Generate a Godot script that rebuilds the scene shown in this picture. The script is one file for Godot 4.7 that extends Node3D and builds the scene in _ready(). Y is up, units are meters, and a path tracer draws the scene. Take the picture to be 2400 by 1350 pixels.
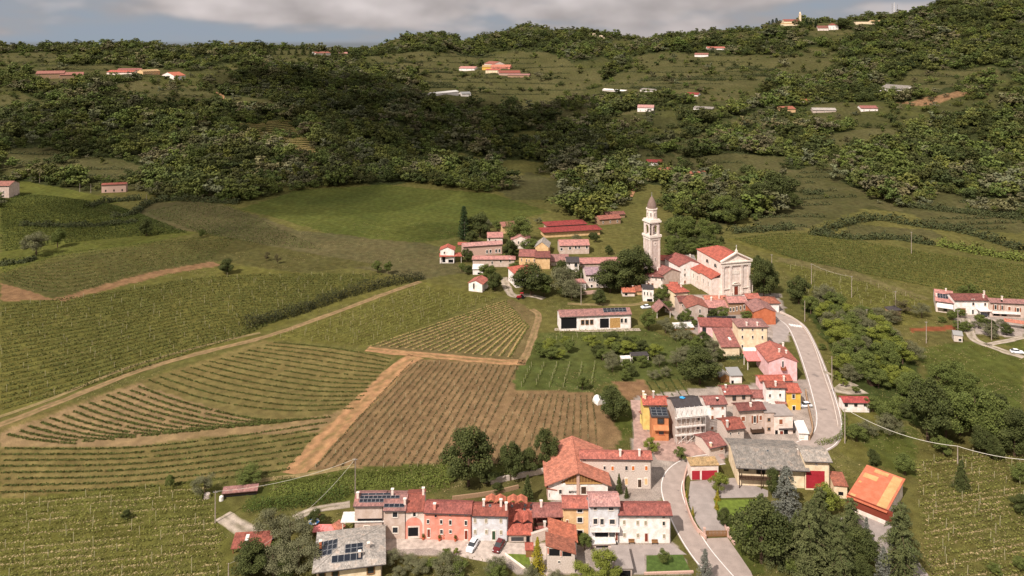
extends Node3D
# A village with its church among vineyards, seen from the air. All places are surveyed on the ground from the
# photograph (2400 x 1350 px) with the camera's own geometry; the world itself is plain 3D in metres.

const F := 1714.0
const CAM_H := 118.0
const V0 := 100.0      # the horizon's row: the lens is shifted, so that uprights stay upright
var rng := RandomNumberGenerator.new()
var M := {}
var U := {}
var used := {}
var keep := []          # [x, z, radius] where no scattered tree may stand

# ---------- surveying ----------
var ox := 0.0
var oy := 0.0
var os := 1.0
func zoom(a: float, b: float, s: float): ox = a; oy = b; os = s
func spot(p) -> Vector2: return Vector2(ox + p[0] * os, oy + p[1] * os)
func ray(p: Vector2) -> Vector3: return Vector3((p.x - 1200.0) / F, (V0 - p.y) / F, -1.0)
func eye() -> Vector3: return Vector3(0, CAM_H, 0)
func row_height(d: float, v: float) -> float: return CAM_H + d * (V0 - v) / F   # height seen in row v at the distance d
func row_of(p: Vector3) -> float: return V0 - F * (p.y - CAM_H) / -p.z
func px_at(p: Vector3) -> float: return F / -p.z

# ---------- terrain ----------
const Q0 := -1500.0
const QS := 30.0
const QN := 181
const DS := 20.0
const DN := 131
var tbl := PackedFloat32Array()
var hill_noise := FastNoiseLite.new()
func make_terrain_table():
	var cols := [
		[-1500, 480, [[600,440],[700,375],[800,310],[900,255],[1000,212],[1100,178],[1200,138],[1300,114],[1400,112],[1600,130]]],
		[0, 480, [[600,440],[700,375],[800,310],[900,255],[1000,212],[1100,178],[1200,138],[1300,114],[1400,112],[1600,130]]],
		[300, 520, [[620,438],[700,385],[800,318],[900,262],[1000,216],[1150,160],[1300,114],[1400,110],[1600,130]]],
		[600, 560, [[640,425],[720,375],[800,330],[900,275],[1000,232],[1150,176],[1300,130],[1400,116],[1600,130]]],
		[880, 590, [[680,402],[800,330],[900,274],[1000,234],[1150,192],[1300,160],[1450,130],[1560,115],[1700,125]]],
		[920, 592, [[682,403],[800,336],[900,282],[1000,242],[1150,196],[1300,164],[1450,134],[1560,98],[1650,94],[1800,112]]],
		[1000, 600, [[690,404],[800,348],[900,296],[1000,256],[1150,206],[1300,168],[1450,136],[1560,90],[1650,82],[1800,110]]],
		[1055, 606, [[696,403],[800,354],[900,310],[1000,272],[1150,222],[1300,172],[1450,138],[1560,100],[1650,88],[1800,112]]],
		[1085, 610, [[700,402],[800,358],[900,320],[1000,284],[1150,232],[1300,176],[1450,140],[1560,118],[1650,110],[1800,118]]],
		[1130, 612, [[700,402],[800,360],[900,324],[1000,290],[1150,238],[1300,178],[1450,140],[1560,104],[1660,88],[1850,95]]],
		[1230, 620, [[700,403],[800,364],[900,332],[1000,304],[1150,250],[1300,182],[1450,138],[1560,90],[1680,58],[1850,76]]],
		[1400, 610, [[700,400],[800,356],[900,318],[1000,282],[1150,226],[1300,170],[1450,132],[1580,90],[1700,79],[1850,90]]],
		[1470, 600, [[700,396],[800,342],[900,292],[1000,250],[1150,200],[1300,158],[1450,124],[1580,102],[1700,101],[1850,110]]],
		[1550, 580, [[700,390],[800,328],[900,272],[1000,230],[1150,184],[1300,146],[1450,106],[1560,86],[1700,90]]],
		[1800, 520, [[600,446],[700,388],[800,332],[900,280],[1000,235],[1150,175],[1300,115],[1400,74],[1500,68],[1700,85]]],
		[2100, 480, [[600,440],[700,370],[800,308],[900,250],[1000,200],[1150,135],[1300,78],[1400,44],[1500,40],[1700,60]]],
		[2400, 440, [[520,490],[600,430],[700,350],[800,275],[900,205],[1000,140],[1100,80],[1250,10],[1350,-25],[1500,-30],[1700,0]]],
		[4000, 440, [[520,490],[600,430],[700,350],[800,275],[900,205],[1000,140],[1100,80],[1250,10],[1350,-25],[1500,-30],[1700,0]]]]
	var prof := []
	for c in cols:
		var r := PackedFloat32Array()
		var pts := [[0.0, 0.0], [float(c[1]), 0.0]]
		for e in c[2]: pts.append([float(e[0]), maxf(0.0, row_height(e[0], e[1] - 14.0 * clampf((1250.0 - e[0]) / 650.0, 0, 1)))])
		pts.append([2800.0, pts[-1][1] * 0.55])
		for i in DN:
			var d := i * DS
			var k := 0
			while k < pts.size() - 2 and pts[k + 1][0] < d: k += 1
			var t := clampf((d - pts[k][0]) / (pts[k + 1][0] - pts[k][0]), 0, 1)
			r.append(lerpf(pts[k][1], pts[k + 1][1], t))
		prof.append(r)
	tbl.resize(QN * DN)
	for qi in QN:
		var q := Q0 + qi * QS
		var k := 0
		while k < cols.size() - 2 and cols[k + 1][0] < q: k += 1
		var t := clampf((q - cols[k][0]) / float(cols[k + 1][0] - cols[k][0]), 0, 1)
		for i in DN: tbl[qi * DN + i] = lerpf(prof[k][i], prof[k + 1][i], t)
	for pass_ in 2:
		var o := tbl.duplicate()
		for qi in range(1, QN - 1):
			for i in range(1, DN - 1):
				tbl[qi * DN + i] = (o[qi * DN + i] * 2.4 + o[qi * DN + i - 1] + o[qi * DN + i + 1] + (o[(qi - 1) * DN + i] + o[(qi + 1) * DN + i]) * 0.3) / 5.0
	hill_noise.seed = 7
	hill_noise.frequency = 0.0055
	hill_noise.fractal_octaves = 3
func ground(x: float, z: float) -> float:
	var d := maxf(-z, 1.0)
	if d < 400.0: return 0.0
	var q := clampf((1200.0 + F * x / d - Q0) / QS, 0.0, QN - 1.001)
	var e := clampf(d / DS, 0.0, DN - 1.001)
	var qi := int(q)
	var ei := int(e)
	var a := lerpf(tbl[qi * DN + ei], tbl[qi * DN + ei + 1], e - ei)
	var b := lerpf(tbl[qi * DN + DN + ei], tbl[qi * DN + DN + ei + 1], e - ei)
	var h := lerpf(a, b, q - qi)
	if d > 560.0:
		var w := clampf((d - 560.0) / 300.0, 0, 1)
		h += hill_noise.get_noise_2d(x, z) * 13.0 * w
	return h
func at_px(p: Vector2) -> Vector3:
	var r := ray(p)
	if r.y < -0.0001:
		var t0 := -CAM_H / r.y
		if -r.z * t0 < 400.0: return eye() + r * t0
	var d := 380.0
	var last := d
	while d < 2300.0:
		var t := d / -r.z
		var p3 := eye() + r * t
		if p3.y <= ground(p3.x, p3.z):
			var lo := last
			var hi := d
			for i in 12:
				var m := (lo + hi) * 0.5
				p3 = eye() + r * (m / -r.z)
				if p3.y <= ground(p3.x, p3.z): hi = m
				else: lo = m
			p3 = eye() + r * (hi / -r.z)
			p3.y = ground(p3.x, p3.z)
			return p3
		last = d
		d += 5.0
	var pe := eye() + r * (1600.0 / -r.z)
	pe.y = ground(pe.x, pe.z)
	return pe
func at(p) -> Vector3: return at_px(spot(p))
func g3(x: float, z: float, up := 0.0) -> Vector3: return Vector3(x, ground(x, z) + up, z)

# ---------- mesh building ----------
class MB:
	var v := PackedVector3Array()
	var n := PackedVector3Array()
	var uv := PackedVector2Array()
	var c := PackedColorArray()
	var col := Color.WHITE
	func tri(a: Vector3, b: Vector3, d: Vector3, hint := Vector3.ZERO, ua = null, ub = null, ud = null):
		var nn := (d - a).cross(b - a).normalized()
		if hint != Vector3.ZERO and nn.dot(hint) < 0:
			var t := b; b = d; d = t
			var tu = ub; ub = ud; ud = tu
			nn = -nn
		v.append(a); v.append(b); v.append(d)
		for i in 3: n.append(nn); c.append(col)
		if ua != null:
			uv.append(ua); uv.append(ub); uv.append(ud)
		else:
			for p in [a, b, d]:
				if absf(nn.y) > 0.7: uv.append(Vector2(p.x, p.z))
				elif absf(nn.x) > absf(nn.z): uv.append(Vector2(p.z, -p.y))
				else: uv.append(Vector2(p.x, -p.y))
	func quad(a: Vector3, b: Vector3, d: Vector3, e: Vector3, hint := Vector3.ZERO, us = null):
		if us == null:
			tri(a, b, d, hint); tri(a, d, e, hint)
		else:
			tri(a, b, d, hint, us[0], us[1], us[2]); tri(a, d, e, hint, us[0], us[2], us[3])
	func box(ce: Vector3, s: Vector3, bs := Basis.IDENTITY):
		var h := s * 0.5
		var p := []
		for i in 8: p.append(ce + bs * Vector3(h.x * (1 if i & 1 else -1), h.y * (1 if i & 2 else -1), h.z * (1 if i & 4 else -1)))
		for f in [[0, 1, 3, 2, Vector3(0, 0, -1)], [4, 5, 7, 6, Vector3(0, 0, 1)], [0, 2, 6, 4, Vector3(-1, 0, 0)], [1, 3, 7, 5, Vector3(1, 0, 0)], [0, 1, 5, 4, Vector3(0, -1, 0)], [2, 3, 7, 6, Vector3(0, 1, 0)]]:
			quad(p[f[0]], p[f[1]], p[f[2]], p[f[3]], bs * f[4])
	func frustum(base: Vector3, h: float, r0: float, r1: float, seg: int, turn := 0.0, cap := true):
		for i in seg:
			var a0 := turn + TAU * i / seg
			var a1 := turn + TAU * (i + 1) / seg
			var d0 := Vector3(cos(a0), 0, sin(a0))
			var d1 := Vector3(cos(a1), 0, sin(a1))
			var b0 := base + d0 * r0
			var b1 := base + d1 * r0
			var t0 := base + d0 * r1 + Vector3(0, h, 0)
			var t1 := base + d1 * r1 + Vector3(0, h, 0)
			if r1 > 0.001: quad(b0, b1, t1, t0, d0 + d1)
			else: tri(b0, b1, base + Vector3(0, h, 0), d0 + d1)
			if cap and r1 > 0.001: tri(base + Vector3(0, h, 0), t0, t1, Vector3.UP)
	func tube(a: Vector3, b: Vector3, r0: float, r1: float, seg := 5):
		var ax := (b - a).normalized()
		var s := ax.cross(Vector3.UP if absf(ax.y) < 0.9 else Vector3.RIGHT).normalized()
		var t := ax.cross(s)
		for i in seg:
			var a0 := TAU * i / seg
			var a1 := TAU * (i + 1) / seg
			var d0 := s * cos(a0) + t * sin(a0)
			var d1 := s * cos(a1) + t * sin(a1)
			quad(a + d0 * r0, a + d1 * r0, b + d1 * r1, b + d0 * r1, d0 + d1)
	func prism(poly: Array, z0: float, z1: float):   # polygon in x, y (convex), drawn along z
		var ce := Vector2.ZERO
		for p in poly: ce += p
		ce /= poly.size()
		for i in poly.size():
			var p: Vector2 = poly[i]
			var q: Vector2 = poly[(i + 1) % poly.size()]
			var m := (p + q) * 0.5 - ce
			quad(Vector3(p.x, p.y, z0), Vector3(q.x, q.y, z0), Vector3(q.x, q.y, z1), Vector3(p.x, p.y, z1), Vector3(m.x, m.y, 0))
			tri(Vector3(ce.x, ce.y, z0), Vector3(p.x, p.y, z0), Vector3(q.x, q.y, z0), Vector3(0, 0, z0 - z1))
			tri(Vector3(ce.x, ce.y, z1), Vector3(p.x, p.y, z1), Vector3(q.x, q.y, z1), Vector3(0, 0, z1 - z0))
	func make(mat: Material, colors := false) -> ArrayMesh:
		var m := ArrayMesh.new()
		var a := []
		a.resize(Mesh.ARRAY_MAX)
		a[Mesh.ARRAY_VERTEX] = v
		a[Mesh.ARRAY_NORMAL] = n
		a[Mesh.ARRAY_TEX_UV] = uv
		if colors: a[Mesh.ARRAY_COLOR] = c
		m.add_surface_from_arrays(Mesh.PRIMITIVE_TRIANGLES, a)
		m.surface_set_material(0, mat)
		return m

# ---------- things ----------
func numbered(called: String) -> String:
	var k: int = used.get(called, 0)
	used[called] = k + 1
	return called if k == 0 else "%s_%03d" % [called, k]
func tag(o: Node, label: String, category := "", group := "", kind := ""):
	if label: o.set_meta("label", label)
	if category: o.set_meta("category", category)
	if group: o.set_meta("group", group)
	if kind: o.set_meta("kind", kind)
func thing(called: String, label: String, category: String, xf := Transform3D.IDENTITY, group := "") -> Node3D:
	var o := Node3D.new()
	o.name = numbered(called)
	add_child(o)
	o.transform = xf
	tag(o, label, category, group)
	return o
func part(called: String, mesh: Mesh, parent: Node3D, xf := Transform3D.IDENTITY) -> MeshInstance3D:
	var o := MeshInstance3D.new()
	o.name = called
	o.mesh = mesh
	parent.add_child(o, true)
	o.transform = xf
	return o
func solo(called: String, mesh: Mesh, label: String, category: String, xf := Transform3D.IDENTITY, group := "", kind := "") -> MeshInstance3D:
	var o := MeshInstance3D.new()
	o.name = numbered(called)
	o.mesh = mesh
	add_child(o)
	o.transform = xf
	tag(o, label, category, group, kind)
	return o
func frame(p: Vector3, turn := 0.0, s := 1.0) -> Transform3D:
	return Transform3D(Basis(Vector3.UP, turn).scaled(Vector3.ONE * s), p)

# ---------- materials ----------
func gray_tex(w: int, fn: Callable) -> ImageTexture:
	var im := Image.create(w, w, false, Image.FORMAT_RGB8)
	for y in w:
		for x in w:
			im.set_pixel(x, y, fn.call(x, y))
	return ImageTexture.create_from_image(im)
func noise_img(w: int, sd: int, freq: float, oct := 4) -> Image:
	var nz := FastNoiseLite.new()
	nz.seed = sd
	nz.frequency = freq
	nz.fractal_octaves = oct
	return nz.get_seamless_image(w, w)
func mix_tex(w: int, parts: Array, lo: float, hi: float, warm := 0.0) -> ImageTexture:   # parts: [seed, freq, octaves, weight]
	var ims := []
	for p in parts: ims.append([noise_img(w, p[0], p[1], p[2]), p[3]])
	var r := RandomNumberGenerator.new()
	r.seed = 5
	return gray_tex(w, func(x, y):
		var s := 0.0
		for i in ims: s += (i[0].get_pixel(x, y).r - 0.5) * i[1]
		s += r.randf_range(-0.12, 0.12)
		var t := clampf(0.5 + s, 0, 1)
		var k := lerpf(lo, hi, t)
		return Color(k, k * (1.0 - warm * (1 - t)), k * (1.0 - 2 * warm * (1 - t))))
func pm(color: Color, tex: Texture2D = null, scale := 0.2, rough := 0.9) -> StandardMaterial3D:
	var m := StandardMaterial3D.new()
	m.albedo_color = color
	m.roughness = rough
	m.metallic_specular = 0.3
	m.cull_mode = BaseMaterial3D.CULL_DISABLED
	if tex:
		m.albedo_texture = tex
		m.uv1_scale = Vector3(scale, scale, scale)
	return m
func rgb(r: int, g: int, b: int) -> Color: return Color(r / 255.0, g / 255.0, b / 255.0)
func leafmat(back := Color(0.18, 0.22, 0.08)) -> StandardMaterial3D:
	var m := StandardMaterial3D.new()
	m.vertex_color_use_as_albedo = true
	m.roughness = 0.75
	m.metallic_specular = 0.25
	m.cull_mode = BaseMaterial3D.CULL_DISABLED
	m.backlight_enabled = true
	m.backlight = back
	return m
func make_materials():
	var tp := mix_tex(256, [[1, 0.012, 4, 0.9], [2, 0.06, 3, 0.5]], 0.87, 1.0, 0.04)
	var tg := mix_tex(512, [[3, 0.008, 5, 0.8], [4, 0.09, 3, 0.9], [14, 0.25, 2, 0.5]], 0.70, 1.0)
	var ts := mix_tex(256, [[5, 0.05, 2, 1.0], [6, 0.15, 2, 0.9]], 0.76, 1.0, 0.05)
	var ta := mix_tex(256, [[7, 0.01, 4, 0.5], [8, 0.12, 2, 0.5]], 0.78, 1.0)
	U.ground = tg
	U.earth = pm(Color.WHITE, tg, 0.07, 1.0)
	U.earth.vertex_color_use_as_albedo = true
	# clay tiles laid in courses: each tile 0.22 x 0.36 m has its own burn; the sheet covers 8 m
	var r := RandomNumberGenerator.new()
	r.seed = 11
	var tone := []
	for i in 36 * 22: tone.append(clampf(r.randfn(0.86, 0.06), 0.6, 1.0))
	var patch := noise_img(512, 9, 0.008, 5)
	var tr_ := gray_tex(512, func(x, y):
		var cx: float = x * 36.0 / 512.0
		var cy: float = y * 22.0 / 512.0
		var k: float = tone[(int(cx) % 36) * 22 + int(cy) % 22]
		var p: float = patch.get_pixel(x, y).r - 0.5
		k *= 1.0 + p * 0.30
		if cx - int(cx) < 0.16: k *= 0.84
		if cy - int(cy) < 0.10: k *= 0.88
		k = clampf(k, 0.3, 1.0)
		return Color(k, k * clampf(1.0 - p * 0.12, 0, 1), k * clampf(1.0 - p * 0.2, 0, 1)))
	U.tile = tr_
	var R := func(c): return pm(c, tr_, 0.125, 0.85)
	M.roof_red = R.call(rgb(190, 106, 90))
	M.roof_orange = R.call(rgb(206, 124, 98))
	M.roof_old = R.call(rgb(162, 98, 90))
	M.roof_pink = R.call(rgb(198, 142, 134))
	M.roof_brown = R.call(rgb(166, 106, 92))
	M.roof_grey = R.call(rgb(178, 168, 158))
	M.roof_vivid = R.call(rgb(184, 76, 72))
	M.roof_violet = R.call(rgb(170, 138, 146))
	M.roof_tan = R.call(rgb(196, 164, 120))
	for k in ["roof_red", "roof_orange", "roof_old", "roof_pink", "roof_brown", "roof_grey", "roof_vivid", "roof_violet"]:
		for i in 3:
			var c: Color = M[k].albedo_color
			var j: float = [0.86, 1.0, 1.05][i]
			var g: float = [0.10, 0.0, 0.18][i]   # some roofs are weathered towards grey
			var m := (c.r + c.g + c.b) / 3.0
			M[k + str(i)] = R.call(Color(lerpf(c.r, m, g) * j, lerpf(c.g, m, g) * j, lerpf(c.b, m, g) * j))
	M.dome = pm(rgb(134, 116, 108), tp, 0.3)
	M.roof_dark = pm(rgb(72, 68, 70), tp, 0.2)
	var P := func(c): return pm(c, tp, 0.13, 0.92)
	M.white = P.call(rgb(244, 238, 236))
	M.offwhite = P.call(rgb(232, 218, 210))
	M.cream = P.call(rgb(238, 220, 190))
	M.grey = P.call(rgb(190, 176, 168))
	M.greige = P.call(rgb(204, 186, 176))
	M.salmon = P.call(rgb(232, 156, 140))
	M.ochre = P.call(rgb(222, 188, 144))
	M.yellow = P.call(rgb(228, 188, 88))
	M.orange = P.call(rgb(198, 132, 92))
	M.brick = P.call(rgb(192, 114, 82))
	M.pink = P.call(rgb(238, 196, 200))
	M.paleyellow = P.call(rgb(232, 208, 130))
	M.bluewhite = P.call(rgb(216, 218, 224))
	M.church = P.call(rgb(232, 219, 212))
	M.tower = P.call(rgb(212, 197, 191))
	M.stone = pm(rgb(220, 208, 200), ts, 0.35)
	M.stone_brown = pm(rgb(170, 142, 116), ts, 0.35)
	M.stone_pink = pm(rgb(214, 182, 170), ts, 0.35)
	M.rock = pm(rgb(214, 196, 176), ts, 0.1)
	M.trim = pm(rgb(236, 228, 220), tp, 0.3)
	M.sheet_orange = pm(rgb(198, 118, 90), tp, 0.1, 0.6)
	M.sheet_tan = pm(rgb(196, 162, 112), tp, 0.1, 0.6)
	M.wood = pm(rgb(150, 112, 74), ts, 0.5)
	M.wood_light = pm(rgb(198, 160, 104), ts, 0.5)
	M.wood_dark = pm(rgb(84, 66, 54), ts, 0.5)
	M.shutter_brown = pm(rgb(150, 92, 66), tp, 0.5)
	M.shutter_orange = pm(rgb(206, 116, 50), tp, 0.5)
	M.shutter_grey = pm(rgb(168, 160, 140), tp, 0.5)
	M.shutter_green = pm(rgb(58, 82, 60), tp, 0.5)
	M.door_red = pm(rgb(168, 46, 58), tp, 0.3)
	M.door_brown = pm(rgb(128, 62, 48), tp, 0.3)
	M.metal_white = pm(rgb(226, 224, 222), tp, 0.3, 0.5)
	M.metal_grey = pm(rgb(140, 138, 136), null, 1.0, 0.5)
	M.dark = pm(rgb(40, 36, 34))
	M.black = pm(rgb(24, 24, 26))
	M.glass = pm(rgb(46, 50, 54), null, 1.0, 0.12)
	M.glass.metallic_specular = 0.6
	M.pv = pm(rgb(34, 38, 46), null, 1.0, 0.25)
	M.pv_frame = pm(rgb(150, 152, 156), null, 1.0, 0.5)
	M.asphalt = pm(rgb(172, 156, 147), ta, 0.12, 0.95)
	M.asphalt_grey = pm(rgb(166, 154, 148), ta, 0.12, 0.95)
	M.asphalt_dark = pm(rgb(142, 130, 124), ta, 0.12, 0.95)
	M.gravel = pm(rgb(206, 190, 178), tg, 0.12, 0.95)
	M.paint = pm(rgb(244, 240, 236), ta, 0.3, 0.8)
	M.pavers = pm(rgb(186, 154, 142), tg, 0.1, 0.95)
	M.soil = pm(rgb(172, 130, 94), tg, 0.09, 1.0)
	M.soil_red = pm(rgb(176, 126, 92), tg, 0.09, 1.0)
	M.straw = pm(rgb(166, 140, 92), tg, 0.09, 1.0)
	M.grass_strip = pm(rgb(132, 128, 62), tg, 0.09, 1.0)
	M.lawn = pm(rgb(112, 128, 52), tg, 0.15, 1.0)
	M.lawn_dark = pm(rgb(84, 104, 48), tg, 0.15, 1.0)
	M.pole = pm(rgb(178, 166, 156), ts, 0.3)
	M.wire = pm(rgb(196, 190, 176), null, 1.0, 0.6)
	M.post = pm(rgb(158, 150, 118), null, 1.0, 0.8)
	M.awning_pink = pm(rgb(222, 134, 132), tp, 0.3)
	M.green_net = pm(rgb(38, 78, 58), tg, 0.2)
	M.blue = pm(rgb(60, 150, 205))
	M.car_white = pm(rgb(232, 234, 238), null, 1.0, 0.2)
	M.car_red = pm(rgb(96, 26, 30), null, 1.0, 0.2)
	M.car_dark = pm(rgb(50, 52, 58), null, 1.0, 0.2)
	for k in ["car_white", "car_red", "car_dark"]:
		M[k].clearcoat_enabled = true
		M[k].clearcoat = 0.6
	M.tyre = pm(rgb(28, 28, 28))
	M.chrome = pm(rgb(190, 190, 194), null, 1.0, 0.3)
	M.lamp_lens = pm(rgb(214, 216, 218), null, 1.0, 0.1)
	M.terracotta = pm(rgb(196, 104, 74), tp, 0.5)
	M.bark = pm(rgb(98, 82, 68), ts, 0.5)
	M.cloth_blue = pm(rgb(60, 110, 160))
	M.flower_red = leafmat()
	M.leaf = leafmat()
	M.leaf_dark = leafmat(Color(0.06, 0.08, 0.04))

# ---------- leaves ----------
class LB:
	var v := PackedVector3Array()
	var n := PackedVector3Array()
	var c := PackedColorArray()
	var r := RandomNumberGenerator.new()
	func rv() -> Vector3:
		var z := r.randf_range(-1, 1)
		var a := r.randf() * TAU
		var s := sqrt(1 - z * z)
		return Vector3(s * cos(a), z, s * sin(a))
	func leaf(p: Vector3, s: float, nn: Vector3, col: Color, slim := 1.0):
		var t := nn.cross(rv()).normalized()
		var b := nn.cross(t) * slim
		var h := s * 0.5
		var p0 := p + t * h * 1.1
		var p1 := p + b * h * 0.8
		var p2 := p - t * h
		var p3 := p - b * h * 0.8
		v.append(p0); v.append(p2); v.append(p1); v.append(p0); v.append(p3); v.append(p2)
		for i in 6: n.append(nn); c.append(col)
	func pick(cols: Array) -> Color:
		var k: Color = cols[0].lerp(cols[1], r.randf())
		var j := r.randf_range(0.72, 1.28)
		return Color(k.r * j, k.g * j, k.b * j)
	func ball(ce: Vector3, rad: Vector3, cnt: int, size: float, cols: Array, slim := 1.0):
		var base := pick(cols)
		for i in cnt:
			var d := rv()
			var k := pow(r.randf(), 0.4)
			var q := pick(cols).lerp(base, 0.5)
			leaf(ce + d * rad * k, size * r.randf_range(0.6, 1.3), (d * 0.8 + Vector3(0, 0.35, 0) + rv() * 0.8).normalized(), q, slim)
	func make(mat: Material) -> ArrayMesh:
		var m := ArrayMesh.new()
		if v.is_empty(): return m
		var a := []
		a.resize(Mesh.ARRAY_MAX)
		a[Mesh.ARRAY_VERTEX] = v
		a[Mesh.ARRAY_NORMAL] = n
		a[Mesh.ARRAY_COLOR] = c
		m.add_surface_from_arrays(Mesh.PRIMITIVE_TRIANGLES, a)
		m.surface_set_material(0, mat)
		return m

var T := {}     # tree kinds: name -> array of {crown, trunk, h, r}
func trunk_mesh(h: float, r: float, limbs: int, spread: float, sd: int) -> ArrayMesh:
	var b := MB.new()
	var g := RandomNumberGenerator.new()
	g.seed = sd
	b.tube(Vector3(0, -0.4, 0), Vector3(0.1, h * 0.45, 0), r, r * 0.7, 7)
	b.tube(Vector3(0.1, h * 0.45, 0), Vector3(-0.1, h * 0.85, 0.1), r * 0.7, r * 0.2, 6)
	for i in limbs:
		var a := TAU * i / limbs + g.randf()
		var y := h * g.randf_range(0.28, 0.6)
		b.tube(Vector3(0, y, 0), Vector3(cos(a) * spread, y + h * g.randf_range(0.12, 0.28), sin(a) * spread), r * 0.42, r * 0.12, 5)
	return b.make(M.bark)
func broad_proto(sd: int, cols: Array, leaves: int, size: float, wide := 0.40, low := 0.26, mat = null, lobes := 26) -> Dictionary:
	var L := LB.new()
	L.r.seed = sd
	var H := 10.0
	var cy := (1.0 + low) * 0.5 * H
	var ry := (1.0 - low) * 0.5 * H
	var rx := wide * H
	for i in lobes:
		var d := L.rv()
		d.y = d.y * 0.95 + 0.08
		var k := L.r.randf_range(0.62, 0.95)
		if i < 4: k = 0.25
		var s := L.r.randf_range(0.24, 0.40)
		var squeeze := 1.0 - 0.25 * clampf(d.y, 0, 1)
		L.ball(Vector3(d.x * rx * k * squeeze, cy + d.y * ry * k, d.z * rx * k * squeeze), Vector3(rx, ry * 0.8, rx) * s, int(leaves / lobes), size, cols)
	return {"crown": L.make(mat if mat else M.leaf), "trunk": trunk_mesh(H, 0.26, 5, rx * 0.6, sd), "h": H}
func cone_proto(sd: int, cols: Array, tiers: int, rad: float, leaves: int, size: float, droop: float, low := 0.06, slim := 0.5, ragged := 0.25, mat = null, belly := 1.0) -> Dictionary:
	var L := LB.new()
	L.r.seed = sd
	var H := 10.0
	var b := MB.new()
	b.tube(Vector3(0, -0.4, 0), Vector3(0, H * 0.96, 0), 0.24, 0.04, 7)
	for i in tiers:
		var t := float(i) / tiers
		var y := H * lerpf(low, 0.97, t)
		var rr := rad * pow(1.0 - t, belly) * L.r.randf_range(1.0 - ragged, 1.0 + ragged * 0.6) + 0.12
		var nb := 5 + int(7 * (1.0 - t))
		for j in nb:
			var a := TAU * j / nb + L.r.randf() * 0.9 + i * 0.7
			var br := rr * L.r.randf_range(1.0 - ragged * 1.6, 1.05)
			var base := L.pick(cols)
			var cnt := int(leaves / float(tiers * 8)) + 2
			for q in cnt:
				var s := sqrt(L.r.randf()) * br
				var w := 0.22 * (0.4 + s * 0.45)
				var side := Vector3(-sin(a), 0, cos(a)) * L.r.randf_range(-w, w) * 1.7
				var p := Vector3(cos(a) * s, y - droop * s * s / maxf(rad, 0.1) + L.r.randf_range(-0.16, 0.2), sin(a) * s) + side
				L.leaf(p, size * L.r.randf_range(0.6, 1.3), (Vector3(cos(a) * 0.5, 0.9, sin(a) * 0.5) + L.rv() * 0.8).normalized(), L.pick(cols).lerp(base, 0.5), slim)
			if i % 2 == 0 and br > 0.8: b.tube(Vector3(0, y, 0), Vector3(cos(a) * br * 0.7, y - droop * br * 0.3, sin(a) * br * 0.7), 0.06, 0.02, 3)
	return {"crown": L.make(mat if mat else M.leaf_dark), "trunk": b.make(M.bark), "h": H}
func L3(r: float, g: float, b: float) -> Color: return Color(r, g, b)
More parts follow.
